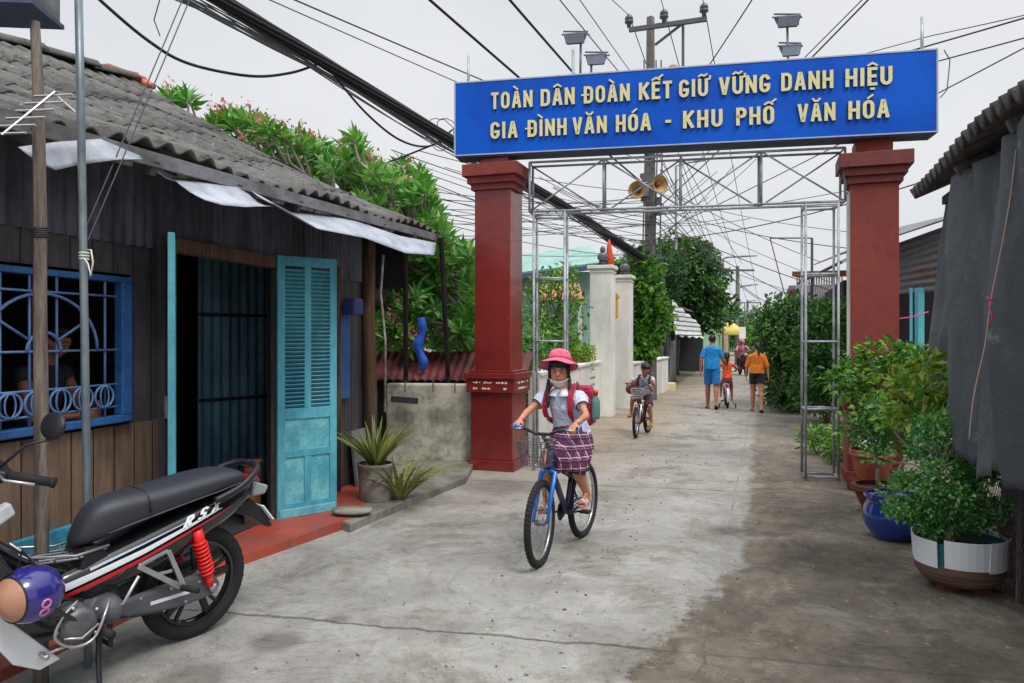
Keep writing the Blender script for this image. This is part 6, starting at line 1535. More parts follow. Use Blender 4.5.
# backpack
bp_ = thing('backpack', 'raspberry red school backpack worn by the girl in the pink hat', 'backpack', q(.1,.02,1.0))
Mb_ = Matrix((lG, -hG, V(0,0,1))).transposed().to_4x4(); Mb_.translation = q(.085,-.005,1.02)
mb = MB(); mb.boxm(Mb_, (.235,.14,.31)); mb.build('body', M['bag_red'], bp_, bevel=.04)
mb = MB(); mb.boxm(Mb_ @ Matrix.Translation((0,.085,-.05)), (.22,.05,.18)); mb.build('pocket', M['bag_red'], bp_, bevel=.02)
for s in (-1,1):
    mb = MB(); y = .0-.06+s*.095
    pts = [q(.15,y,1.15), q(.24,y,1.195), q(.335,y,1.14), q(.375,y+s*.005,1.04), q(.335,y+s*.004,.95), q(.20,y-s*.0,.90)]
    pp = spl(pts, 5)
    for a, b_ in zip(pp, pp[1:]): mb.bar(a, b_+(b_-a)*.15, .042, .010, up=nrm(V(hG.x,hG.y,.5)))
    mb.build('shoulder_strap', M['bag_red'], bp_, bevel=.003)
bt = thing('water_bottle', 'clear green water bottle with a red cap in the side pocket of the raspberry backpack', 'bottle', q(.12,.145,.9))
Mx = Matrix.Translation(q(.12,.145,.93)); mb = MB(); mb.lathe([(0,0),(.03,.0),(.033,.02),(.032,.12),(.03,.14),(.014,.17),(.014,.18)], 16, Mx); mb.build('body', M['bottle'], bt, smooth=True)
mb = MB(); mb.lathe([(.0,.215),(.018,.212),(.019,.178),(0,.178)], 14, Mx); mb.build('cap', M['red_paint'], bt, smooth=True)
for s in 'lr': sandal(root, J[s+'an'], J[s+'toe'], .80, M['sandal_white'], M['sandal_sole'])
mb = MB(); c = J['lwr'].lerp(J['lel'], .08); d = nrm(J['lel']-J['lwr']); u = d.orthogonal().normalized(); w_ = d.cross(u); mb.tube([c+(u*math.cos(a)+w_*math.sin(a))*.022 for a in np.linspace(0,2*PI,15)[:-1]], .004, 6, closed=True); mb.build('bracelet', M['steel'], root, smooth=True)

# --- boy on a small bicycle
fr_c = G(636,438); hB = nrm(V(-.42,-.9,0)); rB = fr_c-hB*.70
PbB, hb_, lb_ = bicycle('small bicycle with a chrome front ridden by the boy near the white wall', (rB.x,rB.y), (hB.x,hB.y), .70, .235, M['bike_red'], M['steel'], M['black_plastic'], basket=True, k=.85, turn=.12, hz=.80, seatz=.56, crank_a=1.2, bw=.20, grp=None, basketm=M['steel'])
q = PbB
J = dict(head=q(.34,.05,1.03), f=V(.35,-.75,-.55), neck=q(.24,.02,.93), pelvis=q(.12,0,.62), lsh=q(.25,.135,.885), rsh=q(.25,-.105,.885), lel=q(.38,.20,.79), rel=q(.36,-.21,.80), lwr=q(.46,.18,.80), rwr=q(.46,-.18,.80),
  lhip=q(.14,.055,.60), rhip=q(.14,-.055,.60), lkn=q(.34,.12,.46), rkn=q(.36,-.15,.56), lan=q(.28,.13,.21), ran=q(.26,-.20,.34), lhd=V(hb_.x,hb_.y,-.3), rhd=V(hb_.x,hb_.y,-.3), lpn=V(0,0,-1), rpn=V(0,0,-1), lcurl=1.0, rcurl=1.0, hk=.86, ltoe=V(hb_.x,hb_.y,-.2), rtoe=V(hb_.x-.3,hb_.y,-.2))
rootb, hq, Rm, ring, body = human('boy in a grey checked shirt looking down while riding the small bicycle', J, .62, M['skin_tan'], dict(shirt=(M['check_grey'], .55, .05), lower=(M['pants_dark'], .95, 'shorts')), 'short', vox=.007)
for s in 'lr': sandal(rootb, J[s+'an'], J[s+'toe'], .7, M['yellow_box'], M['yellow_box'])
bb_ = thing('backpack', 'maroon backpack slung low behind the boy on the small bicycle', 'backpack', q(.0,-.2,.8)); mb = MB(); mb.ell(q(.10,-.19,.72), (.12,.13,.11)); mb.ell(q(.06,-.10,.80), (.09,.12,.13)); mb.ell(q(.10,-.24,.70), (.1,.07,.09)); mb.build('body', M['bag_maroon'], bb_, remesh=.012, relax=2)
for s in (-1,1):
    mb = MB(); pp = spl([q(.12,.015+s*.08,.86), q(.22,.015+s*.085,.935), q(.32,.015+s*.09,.86), q(.30,.015+s*.10,.74), q(.16,.015+s*.1,.68)], 5)
    for a, b_ in zip(pp, pp[1:]): mb.bar(a, b_+(b_-a)*.15, .03, .009, up=nrm(V(hb_.x,hb_.y,.5)))
    mb.build('shoulder_strap', M['strap_dark'], bb_)

# --- walkers seen from behind
def walker(label, px, yf, H, hd, cloth, hair, fat=1.0, step=.14, arm=(.1,-.1), skin='skin_tan', reach=0.0, lift=0.0, turnh=0.0):
    g0 = G(px, yf); k = H/1.7; hd = nrm(V(*hd)); l = V(-hd.y, hd.x, 0); q = lambda x, y, z: g0+hd*x*k+l*y*k+V(0,0,z*k)
    J = dict(head=q(.03,-.01,1.58), f=hd+l*turnh+V(0,0,-.12), neck=q(0,0,1.46), pelvis=q(0,0,.97), lsh=q(0,.155,1.35), rsh=q(0,-.155,1.35),
      lel=q(arm[0]*.5-.02,.24,1.12), rel=q(arm[1]*.5-.02,-.24,1.12), lwr=q(arm[0]+.03,.25,.885), rwr=q(arm[1]+.03+reach*.5,-.26-reach*.4,.885+reach*.9), lhip=q(0,.085,.93), rhip=q(0,-.085,.93),
      lkn=q(step*.55+.02,.095,.505), rkn=q(-step*.35+.01,-.095,.505), lan=q(step,.10,.085), ran=q(-step*1.15,-.10,.10+lift), rtoe=hd+V(0,0,-.1-lift*8), ltoe=hd+l*.15)
    r_, hq, Rm, ring, body = human(label, J, k, M[skin], cloth, hair, vox=.010, face=False, fat=fat)
    for s in 'lr': sandal(r_, J[s+'an'], J[s+'toe'], k, M['black_plastic'], M['black_plastic'])
    return r_, J, q
walker('man in a bright blue t-shirt and blue shorts walking away from the camera', 712, 409, 1.58, (.30,.95,0), dict(shirt=(M['shirt_blue'], .75, -.12), lower=(M['short_blue'], .85, 'shorts')), 'short', fat=1.06, arm=(-.06,.10), reach=.12, step=.17, lift=.05, turnh=-.35)
walker('woman in an orange top and black shorts walking away with her hair tied back', 757, 412, 1.42, (.30,.95,0), dict(shirt=(M['shirt_orange'], 1.1, -.05), lower=(M['short_black'], .55, 'shorts')), 'ponytail', fat=1.08, arm=(.10,-.08), step=.19, lift=.03, skin='skin', turnh=.25)
# girl on the pink bicycle
rP = G(727.5,408); hP = nrm(V(.22,.97,0))
PbP, hp_, lp_ = bicycle('little pink bicycle with training wheels between the man in blue and the woman', (rP.x,rP.y), (hP.x,hP.y), .66, .21, M['bike_pink'], M['bike_pink'], M['bike_pink'], k=.8, hz=.76, seatz=.56, crank_a=.5, training=True, bw=.20, grp=None, fender=M['white_paint'])
q = PbP
J = dict(head=q(.16,.01,1.10), f=V(hP.x-.1,hP.y,0), neck=q(.14,0,.985), pelvis=q(.10,0,.63), lsh=q(.15,.115,.93), rsh=q(.15,-.115,.93), lel=q(.30,.19,.84), rel=q(.28,-.22,.82), lwr=q(.42,.20,.80), rwr=q(.42,-.20,.80),
  lhip=q(.12,.055,.61), rhip=q(.12,-.055,.61), lkn=q(.30,.12,.50), rkn=q(.36,-.10,.44), lan=q(.22,.13,.27), ran=q(.36,-.12,.18), lhd=hP, rhd=hP, lpn=V(0,0,-1), rpn=V(0,0,-1), lcurl=1.0, rcurl=1.0, hk=.82)
human('small girl in a red orange top with a long ponytail on the pink bicycle', J, .60, M['skin_tan'], dict(shirt=(M['shirt_redorange'], .25, .0), lower=(M['pants_pink'], 1.45, 'trousers')), 'ponytail', vox=.008, face=False)

# --- far rider
q0 = G(740,374.5); hR = nrm(V(-.1,-1,0)); lR = V(-hR.y,hR.x,0)
mt = thing('motorbike', 'distant motorbike carrying the rider in pink towards the camera', 'motorbike', q0); q = lambda x,y,z: q0+hR*x+lR*y+V(0,0,z)
for x in (0,1.15):
    mb = MB(); c = q(x,0,.27); mb.tube([c+(hR*math.cos(a)+V(0,0,1)*math.sin(a))*.23 for a in np.linspace(0,2*PI,19)[:-1]], .045, 8, closed=True); mb.build('wheel', M['rubber'], mt, smooth=True)
mb = MB(); mb.cap(q(-.1,0,.68), q(.45,0,.62), .11, .12); mb.cap(q(.45,0,.45), q(.95,0,.75), .12, .14); mb.cap(q(.2,0,.35), q(.6,0,.35), .13, .13); mb.build('body', M['bike_red'], mt, remesh=.02, relax=2)
mb = MB(); mb.tube([q(.8,.3,.98), q(.9,0,.92), q(.8,-.3,.98)], .018, 6); mb.tube([q(.9,0,.9), q(1.15,0,.27)], .035, 6); mb.build('handlebar', M['black_plastic'], mt)
mb = MB(); mb.ell(q(1.02,0,.82), (.09,.07,.08)); mb.build('headlight', M['lamp_glass'], mt, smooth=True)
J = dict(head=q(.38,0,1.30), f=hR, neck=q(.34,0,1.19), pelvis=q(.2,0,.78), lsh=q(.36,.15,1.13), rsh=q(.36,-.15,1.13), lel=q(.5,.26,.98), rel=q(.5,-.26,.98), lwr=q(.74,.27,.98), rwr=q(.74,-.27,.98),
  lhip=q(.22,.09,.76), rhip=q(.22,-.09,.76), lkn=q(.58,.18,.66), rkn=q(.58,-.18,.66), lan=q(.5,.18,.34), ran=q(.5,-.18,.34), lpn=V(0,0,-1), rpn=V(0,0,-1))
rr_, hq, Rm, ring, body = human('distant rider in a pink top and pale helmet on the motorbike', J, .82, M['skin_tan'], dict(shirt=(M['shirt_pink'], 1.8, .05), lower=(M['pants_dark'], 1.9, 'trousers')), 'none', vox=.014, face=False)
mb = MB(); mb.ell(hq(0,-.012,.045), (.11,.12,.10)); tag(mb.build('helmet', M['shirt_pink'], smooth=True), 'pale pink helmet on the distant motorbike rider', 'helmet')

# --- dim figure behind the barred window
pw = V(-2.80,4.42,0); hw = nrm(HN*1.0+HD*.2); lw_ = V(-hw.y,hw.x,0); q = lambda x,y,z: V(pw.x,pw.y,0)+hw*x+lw_*y+V(0,0,z)
J = dict(head=q(.08,0,1.52), f=hw+V(0,0,-.4), neck=q(.02,0,1.40), pelvis=q(-.1,0,.88), lsh=q(0,.17,1.33), rsh=q(0,-.17,1.33), lel=q(.1,.24,1.08), rel=q(.1,-.24,1.08), lwr=q(.26,.1,1.12), rwr=q(.26,-.08,1.08), lhip=q(-.1,.09,.86), rhip=q(-.1,-.09,.86),
  lkn=q(-.05,.1,.46), rkn=q(-.05,-.1,.46), lan=q(-.08,.1,.13), ran=q(-.08,-.1,.13), lpn=-lw_, rpn=lw_)
human('person in a dark top standing in the dim room behind the barred blue window', J, .92, M['skin_tan'], dict(shirt=(M['strap_dark'], .2, .0), lower=(M['short_black'], .9, 'shorts')), 'short', vox=.011)

# ================================================================== MOTORBIKE (foreground left)
O = V(-1.655,3.82,0); hM = nrm(V(-.56,-.828,0)); lM = V(-hM.y,hM.x,0)
lean = R(5)
def mq(x, y, z):
    y2 = y*math.cos(lean)+z*math.sin(lean); z2 = z*math.cos(lean)-y*math.sin(lean)*.6
    return O+hM*x+lM*y2+V(0,0,z2)
moto = thing('motorbike', 'black and white underbone motorbike with a red rear shock parked on its side stand', 'motorbike', O, math.atan2(hM.y,hM.x))
MM = Matrix((mq(1,0,0)-mq(0,0,0), mq(0,1,0)-mq(0,0,0), mq(0,0,1)-mq(0,0,0))).transposed().to_4x4(); MM.translation = O
def side(pts, y0, y1, name, m, par=None, bev=.008, sub=0, **kw):
    """outline in the x-z plane of the bike, thickness y0..y1"""
    mb = MB(); n = len(pts); vs = [mq(x,y0,z) for x,z in pts]+[mq(x,y1,z) for x,z in pts]
    mb.add(vs, [tuple(range(n)), tuple(range(2*n-1,n-1,-1))]+[(i,(i+1)%n,n+(i+1)%n,n+i) for i in range(n)]); return mb.build(name, m, par or moto, bevel=bev, **kw)
def mwheel(cx, cy=0, r=.288, front=False):
    c = mq(cx,cy,r); X = hM; Z = nrm(mq(0,0,1)-mq(0,0,0)); Y = nrm(Z.cross(X)); mb = MB(); tw = .040
    mb.tube([c+(X*math.cos(a)+Z*math.sin(a))*(r-tw) for a in np.linspace(0,2*PI,57)[:-1]], tw, 12, closed=True)
    for i in range(72):
        a = 2*PI*i/72; d = X*math.cos(a)+Z*math.sin(a); tg = -X*math.sin(a)+Z*math.cos(a); s = 1 if i % 2 else -1
        mb.bar(c+d*(r-.0035)+Y*.004*s, c+d*(r-.016)+Y*.030*s+tg*.012, .009, .008)
    w_ = mb.build('wheel', M['rubber'], moto, smooth=True)
    mb = MB(); A = np.linspace(0,2*PI,49)[:-1]
    mb.tube([c+(X*math.cos(a)+Z*math.sin(a))*(r-.078) for a in A], .013, 8, closed=True); mb.lathe([(r-.088,-.022),(r-.075,-.024),(r-.075,.024),(r-.088,.022)], 48, Matrix((X,Z,Y)).transposed().to_4x4() if False else Matrix.Translation(c) @ Matrix((X,Z,Y)).transposed().to_4x4()); mb.build('rim', M['black_gloss'], w_, smooth=True, angle=40)
    mb = MB()
    for i in range(5):
        a = 2*PI*i/5+.3; d = X*math.cos(a)+Z*math.sin(a); e = X*math.cos(a+.22)+Z*math.sin(a+.22); mb.bar(c+d*.03, c+e*(r-.085), .034, .022, up=Y); mb.bar(c+d*.03, c+(X*math.cos(a-.12)+Z*math.sin(a-.12))*(r-.085), .018, .018, up=Y)
    mb.build('spoke', M['black_plastic'], w_, bevel=.004)
    mb = MB(); mb.lathe([(0,-.05),(.062,-.05),(.068,-.03),(.068,.035),(.05,.05),(0,.05)], 26, Matrix.Translation(c) @ Matrix((X,Z,Y)).transposed().to_4x4()); mb.build('hub', M['engine_metal'], w_, smooth=True, angle=40)
    return c, X, Y, Z
cR, X_, Y_, Z_ = mwheel(0); cF, *_ = mwheel(1.235, front=True)
# swing arm and chain case
side([(-.07,.30),(-.03,.35),(.08,.365),(.30,.355),(.52,.33),(.54,.28),(.40,.245),(.10,.225),(-.03,.235),(-.075,.265)], .075, .115, 'chain_case', M['grey_plastic'], bev=.014)
side([(.10,.285),(.30,.285),(.30,.302),(.10,.302)], .1155, .118, 'warning_sticker', M['white_paint'], bev=0)
for y in (-.07,):
    mb = MB(); mb.bar(mq(-.05,y,.285), mq(.48,y,.33), .03, .045); mb.build('swing_arm', M['grey_plastic'], moto, bevel=.006)
mb = MB(); mb.tube([mq(-.02,.135,.285), mq(-.02,-.12,.285)], .014, 10); mb.tube([mq(-.02,.12,.285), mq(-.02,.145,.285)], .022, 8); mb.build('axle', M['steel'], moto, smooth=True)
# shocks
for y in (.135,-.135):
    a, b = mq(.0,y,.31), mq(.085,y*.95,.60); mb = MB(); mb.tube([a,b], .013, 10); mb.cap(a, a.lerp(b,.12), .02, .02, 10); mb.tube([a.lerp(b,.60), b], .026, 12); sk = mb.build('shock', M['spring_red'] if y > 0 else M['black_plastic'], moto, smooth=True)
    mb = MB(); d = nrm(b-a); u = d.orthogonal().normalized(); w_ = d.cross(u); mb.tube([a.lerp(b,.18+.62*i/90)+(u*math.cos(i*.62)+w_*math.sin(i*.62))*.030 for i in range(91)], .0072, 7); mb.build('spring', M['spring_red'], sk, smooth=True)
# engine, exhaust
mb = MB(); mb.cap(mq(.50,0,.34), mq(.72,0,.33), .10, .105); mb.cap(mq(.66,.0,.33), mq(.66,.13,.33), .085, .08); mb.cap(mq(.50,.02,.33), mq(.50,.12,.33), .07, .065); mb.cap(mq(.75,0,.36), mq(.98,0,.40), .07, .06); mb.build('engine', M['grey_plastic'], moto, remesh=.009, relax=2)
mb = MB(); MMx = Matrix.Translation(mq(.665,.205,.33)) @ Matrix((X_,Z_,Y_)).transposed().to_4x4(); mb.lathe([(0,.02),(.03,.022),(.055,.014),(.074,.002),(.078,-.02)], 28, MMx); mb.build('engine_cover', M['engine_metal'], moto, smooth=True)
mb = MB()
for a in range(5): p = mq(.665,.20,.33)+(X_*math.cos(a*1.256)+Z_*math.sin(a*1.256))*.088; mb.ell(p, .009)
mb.build('bolt', M['steel'], moto, smooth=True); 
mb = MB()
for i in range(9): x = .80+.021*i; mb.boxm(MM @ Matrix.Translation((x,0,.375+.004*i)), (.006,.15,.13))
mb.build('cylinder_fin', M['engine_metal'], moto)
mb = MB(); mb.tube([mq(.93,-.04,.32), mq(.80,-.12,.22), mq(.40,-.15,.22), mq(.30,-.16,.25)], .02, 10); mb.cap(mq(.30,-.17,.26), mq(-.25,-.18,.36), .045, .055); mb.build('exhaust', M['black_plastic'], moto, smooth=True)
# main frame tube
mb = MB(); mb.tube([mq(1.02,0,.78), mq(.80,0,.52), mq(.55,0,.45), mq(.30,0,.58), mq(-.15,0,.70)], .03, 10); mb.build('frame', M['black_plastic'], moto, smooth=True)
# body fairing: loft along the bike
def loftx(rows, name, m, par=None, n=28, **kw):
    """rows: x, zc, half width, half height, power"""
    mb = MB(); vs = []
    for x, zc, hw, hh, sk in rows:
        for j in range(n):
            t = 2*PI*j/n; c, s = math.cos(t), math.sin(t); c = math.copysign(abs(c)**.75, c); s = math.copysign(abs(s)**.75, s)
            vs.append(mq(x+sk*s, hw*c, zc+hh*s))
    mb.add(vs, [(i*n+j, i*n+(j+1)%n, (i+1)*n+(j+1)%n, (i+1)*n+j) for i in range(len(rows)-1) for j in range(n)]+[tuple(range(n-1,-1,-1)), tuple((len(rows)-1)*n+j for j in range(n))])
    return mb.build(name, m, par or moto, smooth=True, **kw)
tail = loftx([(-.34,.78,.025,.02,0),(-.29,.755,.07,.05,0),(-.20,.71,.105,.075,0),(-.05,.655,.125,.095,0),(.15,.585,.135,.115,0),(.35,.525,.13,.115,0),(.50,.49,.118,.10,0),(.66,.462,.10,.08,0),(.78,.455,.08,.05,0)], 'side_fairing', M['black_gloss'], sub=1)
def onside(x, z, off=.003):
    """point on the left of the fairing"""
    rows = [(-.34,.78,.025,.02),(-.29,.755,.07,.05),(-.20,.71,.105,.075),(-.05,.655,.125,.095),(.15,.585,.135,.115),(.35,.525,.13,.115),(.50,.49,.118,.10),(.66,.462,.10,.08),(.78,.455,.08,.05)]
    xs = [r[0] for r in rows]; zc = np.interp(x, xs, [r[1] for r in rows]); hw = np.interp(x, xs, [r[2] for r in rows]); hh = np.interp(x, xs, [r[3] for r in rows])
    s = max(-.98, min(.98, (z-zc)/hh)); t = math.asin(math.copysign(abs(s)**(1/.75), s)); return mq(x, hw*abs(math.cos(t))**.75+off, z)
def decal(name, m, top, bot, n=30, off=.003):
    mb = MB(); xs = np.linspace(top[0][0], top[-1][0], n); vs = []
    for x in xs:
        zt = np.interp(x, [p[0] for p in top], [p[1] for p in top]); zb = np.interp(x, [p[0] for p in bot], [p[1] for p in bot])
        for k in range(5): vs.append(onside(x, zb+(zt-zb)*k/4, off))
    mb.add(vs, [(i*5+k, i*5+k+1, (i+1)*5+k+1, (i+1)*5+k) for i in range(n-1) for k in range(4)]); return mb.build(name, m, tail, smooth=True)
decal('white_stripe', M['white_paint'], [(-.05,.690),(.15,.636),(.35,.575),(.58,.515),(.75,.475)], [(-.05,.686),(.15,.620),(.35,.552),(.58,.486),(.75,.440)], off=.0065)
decal('grey_stripe', M['sign_edge'], [(.10,.668),(.30,.612),(.58,.535)], [(.10,.664),(.30,.606),(.58,.524)], off=.0065)
decal('red_stripe', M['red_paint'], [(-.12,.690),(.15,.608),(.35,.540),(.58,.474),(.72,.436)], [(-.12,.687),(.15,.596),(.35,.524),(.58,.452),(.72,.415)], off=.0075)
# tail lettering, slanted
class _S: pass
lt = MB(); tmp = MB(); xw = 0
for ch in 'RSX':
    sub_ = MB(); wch = glyph(sub_, ch, Matrix.Translation((xw,0,0)), .042, .20, .001, shear=.45); 
    tmp.v += []; b0 = len(tmp.v); tmp.v += sub_.v; tmp.f += [tuple(i+b0 for i in f) for f in sub_.f]; xw += wch*1.35+.008
for (x, y, z) in tmp.v:
    xx = .17-x*2.1; zz = .622+x*.62+y*.9; lt.v.append(tuple(onside(xx, zz+.004, .0085+z)))
lt.f = tmp.f; lt.m = [0]*len(lt.f); lt.build('lettering', M['white_paint'], tail)
# seat
loftx([(-.23,.810,.07,.02,0),(-.17,.820,.12,.042,0),(-.05,.812,.138,.060,0),(.12,.79,.14,.066,0),(.27,.765,.132,.072,0),(.40,.745,.118,.085,0),(.50,.725,.10,.098,-.02),(.575,.705,.075,.092,-.03),(.61,.69,.04,.06,-.03)], 'seat', M['seat_vinyl'], sub=1)
mb = MB()
for sgn in (1,-1):
    rr = [(-.23,.810,.07,.02),(-.17,.820,.12,.042),(-.05,.812,.138,.060),(.12,.79,.14,.066),(.27,.765,.132,.072),(.40,.745,.118,.085),(.50,.725,.10,.098)]
    mb.tube([mq(x, (hw*.93)*sgn, zc-hh*.55) for x, zc, hw, hh in rr], .0035, 6)
mb.build('seat_piping', M['grey_plastic'], moto, smooth=True)
mb = MB(); mb.tube([mq(.33, .134*math.cos(a), .755+.079*math.sin(a)) for a in np.linspace(-.2, PI+.2, 20)], .006, 6); mb.build('seat_strap', M['rubber'], moto, smooth=True)
# kick lever, hoses and small hardware
mb = MB(); mb.tube([mq(.50,.14,.33), mq(.46,.17,.36), mq(.40,.18,.47)], .008, 7); mb.build('kick_lever', M['steel'], moto, smooth=True)
mb = MB()
for pts in ([(.70,.12,.42),(.80,.13,.50),(.92,.10,.62),(1.0,.07,.80)], [(.60,.10,.40),(.74,.14,.46),(.88,.12,.56),(1.0,.05,.76)], [(.55,.08,.30),(.42,.12,.27),(.25,.125,.24)]): mb.tube(spl([mq(*p) for p in pts], 5), .0055, 6)
mb.build('hose', M['rubber'], moto, smooth=True)
mb = MB()
for x, z in ((.05,.33),(.20,.34),(.35,.335),(.48,.31),(.12,.25),(.40,.265)): mb.lathe([(0,0),(.008,0),(.008,.006),(0,.007)], 8, Matrix.Translation(mq(x,.115,z)) @ Matrix((X_,Z_,Y_)).transposed().to_4x4())
mb.build('case_bolts', M['steel'], moto)
# grab rail
for s in (1,-1):
    mb = MB(); mb.tube(spl([mq(.0,.14*s,.735), mq(-.12,.155*s,.78), mq(-.21,.14*s,.83), mq(-.28,.08*s,.86), mq(-.30,0,.865)], 5), .017, 9); mb.build('grab_rail', M['black_plastic'], moto, smooth=True)
side([(-.24,.82),(-.31,.80),(-.34,.775),(-.33,.75),(-.28,.765),(-.24,.78)], -.045, .045, 'tail_lamp', M['tail_red'], bev=.012)
side([(-.27,.78),(-.36,.745),(-.34,.70),(-.26,.70)], .06, .095, 'indicator', M['lamp_glass'], bev=.012)
side([(-.14,.66),(-.28,.68),(-.36,.60),(-.43,.50),(-.40,.495),(-.30,.57),(-.18,.62)], -.06, .06, 'rear_mudguard', M['black_plastic'], bev=.01)
side([(-.335,.63),(-.345,.635),(-.42,.545),(-.41,.54)], -.08, .08, 'number_plate', M['white_board'], bev=.002)
side([(.42,.50),(.52,.62),(.60,.62),(.64,.46),(.58,.38),(.44,.40)], -.09, .09, 'rear_cover', M['black_plastic'], bev=.02)
# passenger peg bracket
mb = MB(); a, b, c = mq(.38,.135,.50), mq(.22,.16,.42), mq(.20,.155,.335)
mb.bar(a, mq(.17,.155,.345), .018, .026); mb.bar(mq(.24,.14,.54), mq(.16,.155,.35), .018, .024); mb.bar(a, mq(.24,.14,.54), .014, .018); mb.bar(mq(.30,.145,.44), mq(.22,.15,.44), .012, .016); mb.build('peg_bracket', M['steel'], moto, bevel=.004)
mb = MB(); mb.tube([mq(.17,.155,.345), mq(.15,.26,.35)], .016, 8); mb.build('foot_peg', M['rubber'], moto, smooth=True)
mb = MB(); mb.tube([mq(.56,.12,.27), mq(.56,.27,.275)], .02, 10); mb.build('foot_peg', M['rubber'], moto, smooth=True)
mb = MB(); mb.tube([mq(.60,.155,.27), mq(.70,.18,.25), mq(.80,.19,.25)], .007, 7); mb.tube([mq(.80,.17,.25), mq(.80,.23,.25)], .011, 8); mb.build('gear_pedal', M['steel'], moto, smooth=True)
# side stand
p0 = mq(.52,.09,.25); p1 = V(0,0,0)+O+hM*.56+lM*.19; mb = MB(); mb.tube([p0, p0.lerp(p1,.5)+hM*.005, p1+V(0,0,.012)], [.014,.012,.011], 8); mb.bar(p1+V(0,0,.006)-hM*.02, p1+V(0,0,.006)+hM*.03, .035, .010); mb.build('side_stand', M['black_plastic'], moto, smooth=False)
mb = MB(); mb.tube([mq(.46,.06,.25), mq(.46,.08,.14), mq(.46,-.08,.14), mq(.46,-.06,.25)], .012, 8); mb.build('centre_stand', M['black_plastic'], moto)
# chrome guard looped over the engine cover
mb = MB(); mb.tube(spl([mq(.52,.16,.40), mq(.57,.225,.36), mq(.62,.235,.27), mq(.70,.23,.26), mq(.77,.225,.32), mq(.74,.22,.40), mq(.66,.17,.43)], 5), .0065, 7); mb.tube([mq(.60,.235,.33), mq(.67,.24,.29), mq(.74,.235,.31)], .005, 6); mb.build('crash_bar', M['steel'], moto, smooth=True)
# luggage rack between seat and steering
mb = MB()
for y in (-.08,-.04,0,.04,.08): mb.tube([mq(.50,y,.60), mq(.62,y,.585), mq(.78,y,.60), mq(.86,y,.66)], .005, 6)
for x, z in ((.52,.60),(.62,.585),(.72,.592),(.80,.615)): mb.tube([mq(x,-.10,z+.02), mq(x,-.08,z), mq(x,.08,z), mq(x,.10,z+.02)], .005, 6)
mb.tube([mq(.50,.10,.62), mq(.64,.10,.605), mq(.82,.10,.64), mq(.90,.09,.72)], .0065, 6); mb.tube([mq(.50,-.10,.62), mq(.64,-.10,.605), mq(.82,-.10,.64)], .0065, 6); mb.build('luggage_rack', M['steel'], moto, smooth=True)
# centre cover and leg shield
loftx([(.50,.44,.075,.07,0),(.62,.47,.07,.065,0),(.78,.54,.065,.07,0),(.92,.64,.075,.09,0),(1.0,.73,.08,.10,0)], 'centre_cover', M['black_gloss'], sub=1)
mb = MB()
def shield(u, v):
    a = (u-.5)*2; x = .93+.13*v+.07*(1-a*a)-.04*abs(a); y = a*(.20+.05*math.sin(v*PI)); z = .30+.52*v; return mq(x-.30*(1-v)*(1-v)*abs(a), y, z)
mb.grid(shield, 16, 14); mb.build('leg_shield', M['black_gloss'], moto, smooth=True, solid=.012)
side([(.72,.20),(.93,.44),(1.02,.60),(1.05,.58),(1.02,.42),(.90,.24),(.80,.18)], .155, .175, 'lower_fairing', M['white_paint'], bev=.006)
side([(.72,.20),(.93,.44),(1.02,.60),(1.05,.58),(1.02,.42),(.90,.24),(.80,.18)], -.175, -.155, 'lower_fairing', M['white_paint'], bev=.006)
loftx([(.98,.80,.10,.07,0),(1.06,.86,.14,.10,0),(1.14,.88,.13,.10,0),(1.22,.85,.06,.06,0)], 'front_cowl', M['black_gloss'], sub=1)
mb = MB(); mb.ell(mq(1.2,0,.84), (.08,.09,.07)); mb.build('headlight', M['lamp_glass'], moto, smooth=True)
# handlebar
loftx([(.88,1.0,.06,.03,0),(.95,1.02,.15,.065,0),(1.05,1.02,.15,.10,0),(1.19,.98,.06,.06,0)], 'handlebar_cowl', M['black_plastic'], sub=1)
for s in (1,-1):
    mb = MB(); mb.tube(spl([mq(.98+.07,.06*s,1.030), mq(.95+.07,.18*s,1.045), mq(.87+.07,.26*s,1.025), mq(.83+.07,.30*s,1.015)], 4), .014, 8); hb_o = mb.build('handlebar', M['black_plastic'], moto, smooth=True)
    mb = MB(); a, b = mq(.90+.07,.235*s,1.033), mq(.79+.07,.345*s,1.005); mb.tube([a,b], .019, 12); mb.tube([a+(a-b)*.04, a], .026, 12); mb.tube([b, b+(b-a)*.06], .022, 12); mb.build('grip', M['rubber'], hb_o, smooth=True)
    mb = MB(); mb.tube([mq(.93+.07,.21*s,1.040), mq(.93+.07,.28*s,1.025), mq(.86+.07,.36*s,1.010)], .006, 6); mb.build('lever', M['steel'], hb_o, smooth=True)
    st = mq(.92+.07,.20*s,1.055); hd_ = mq(.85,.31*s,1.20); mb = MB(); mb.tube([st, st.lerp(hd_,.5)+V(0,0,.02), hd_-V(0,0,.03)], .006, 7); mr = mb.build('mirror', M['black_plastic'], moto, smooth=True)
    mb = MB(); Rq = Matrix.Rotation(math.atan2(hM.y,hM.x),4,'Z') @ Matrix.Rotation(-.2,4,'Y'); mb.ell(hd_+V(0,0,.02), (.024,.088,.055), Rq, 24, 16); mb.build('mirror_head', M['black_plastic'], mr, smooth=True)
side([(.92,.90),(1.02,.86),(.98,.80),(.90,.85)], .10, .15, 'shield_trim', M['white_paint'], bev=.01)
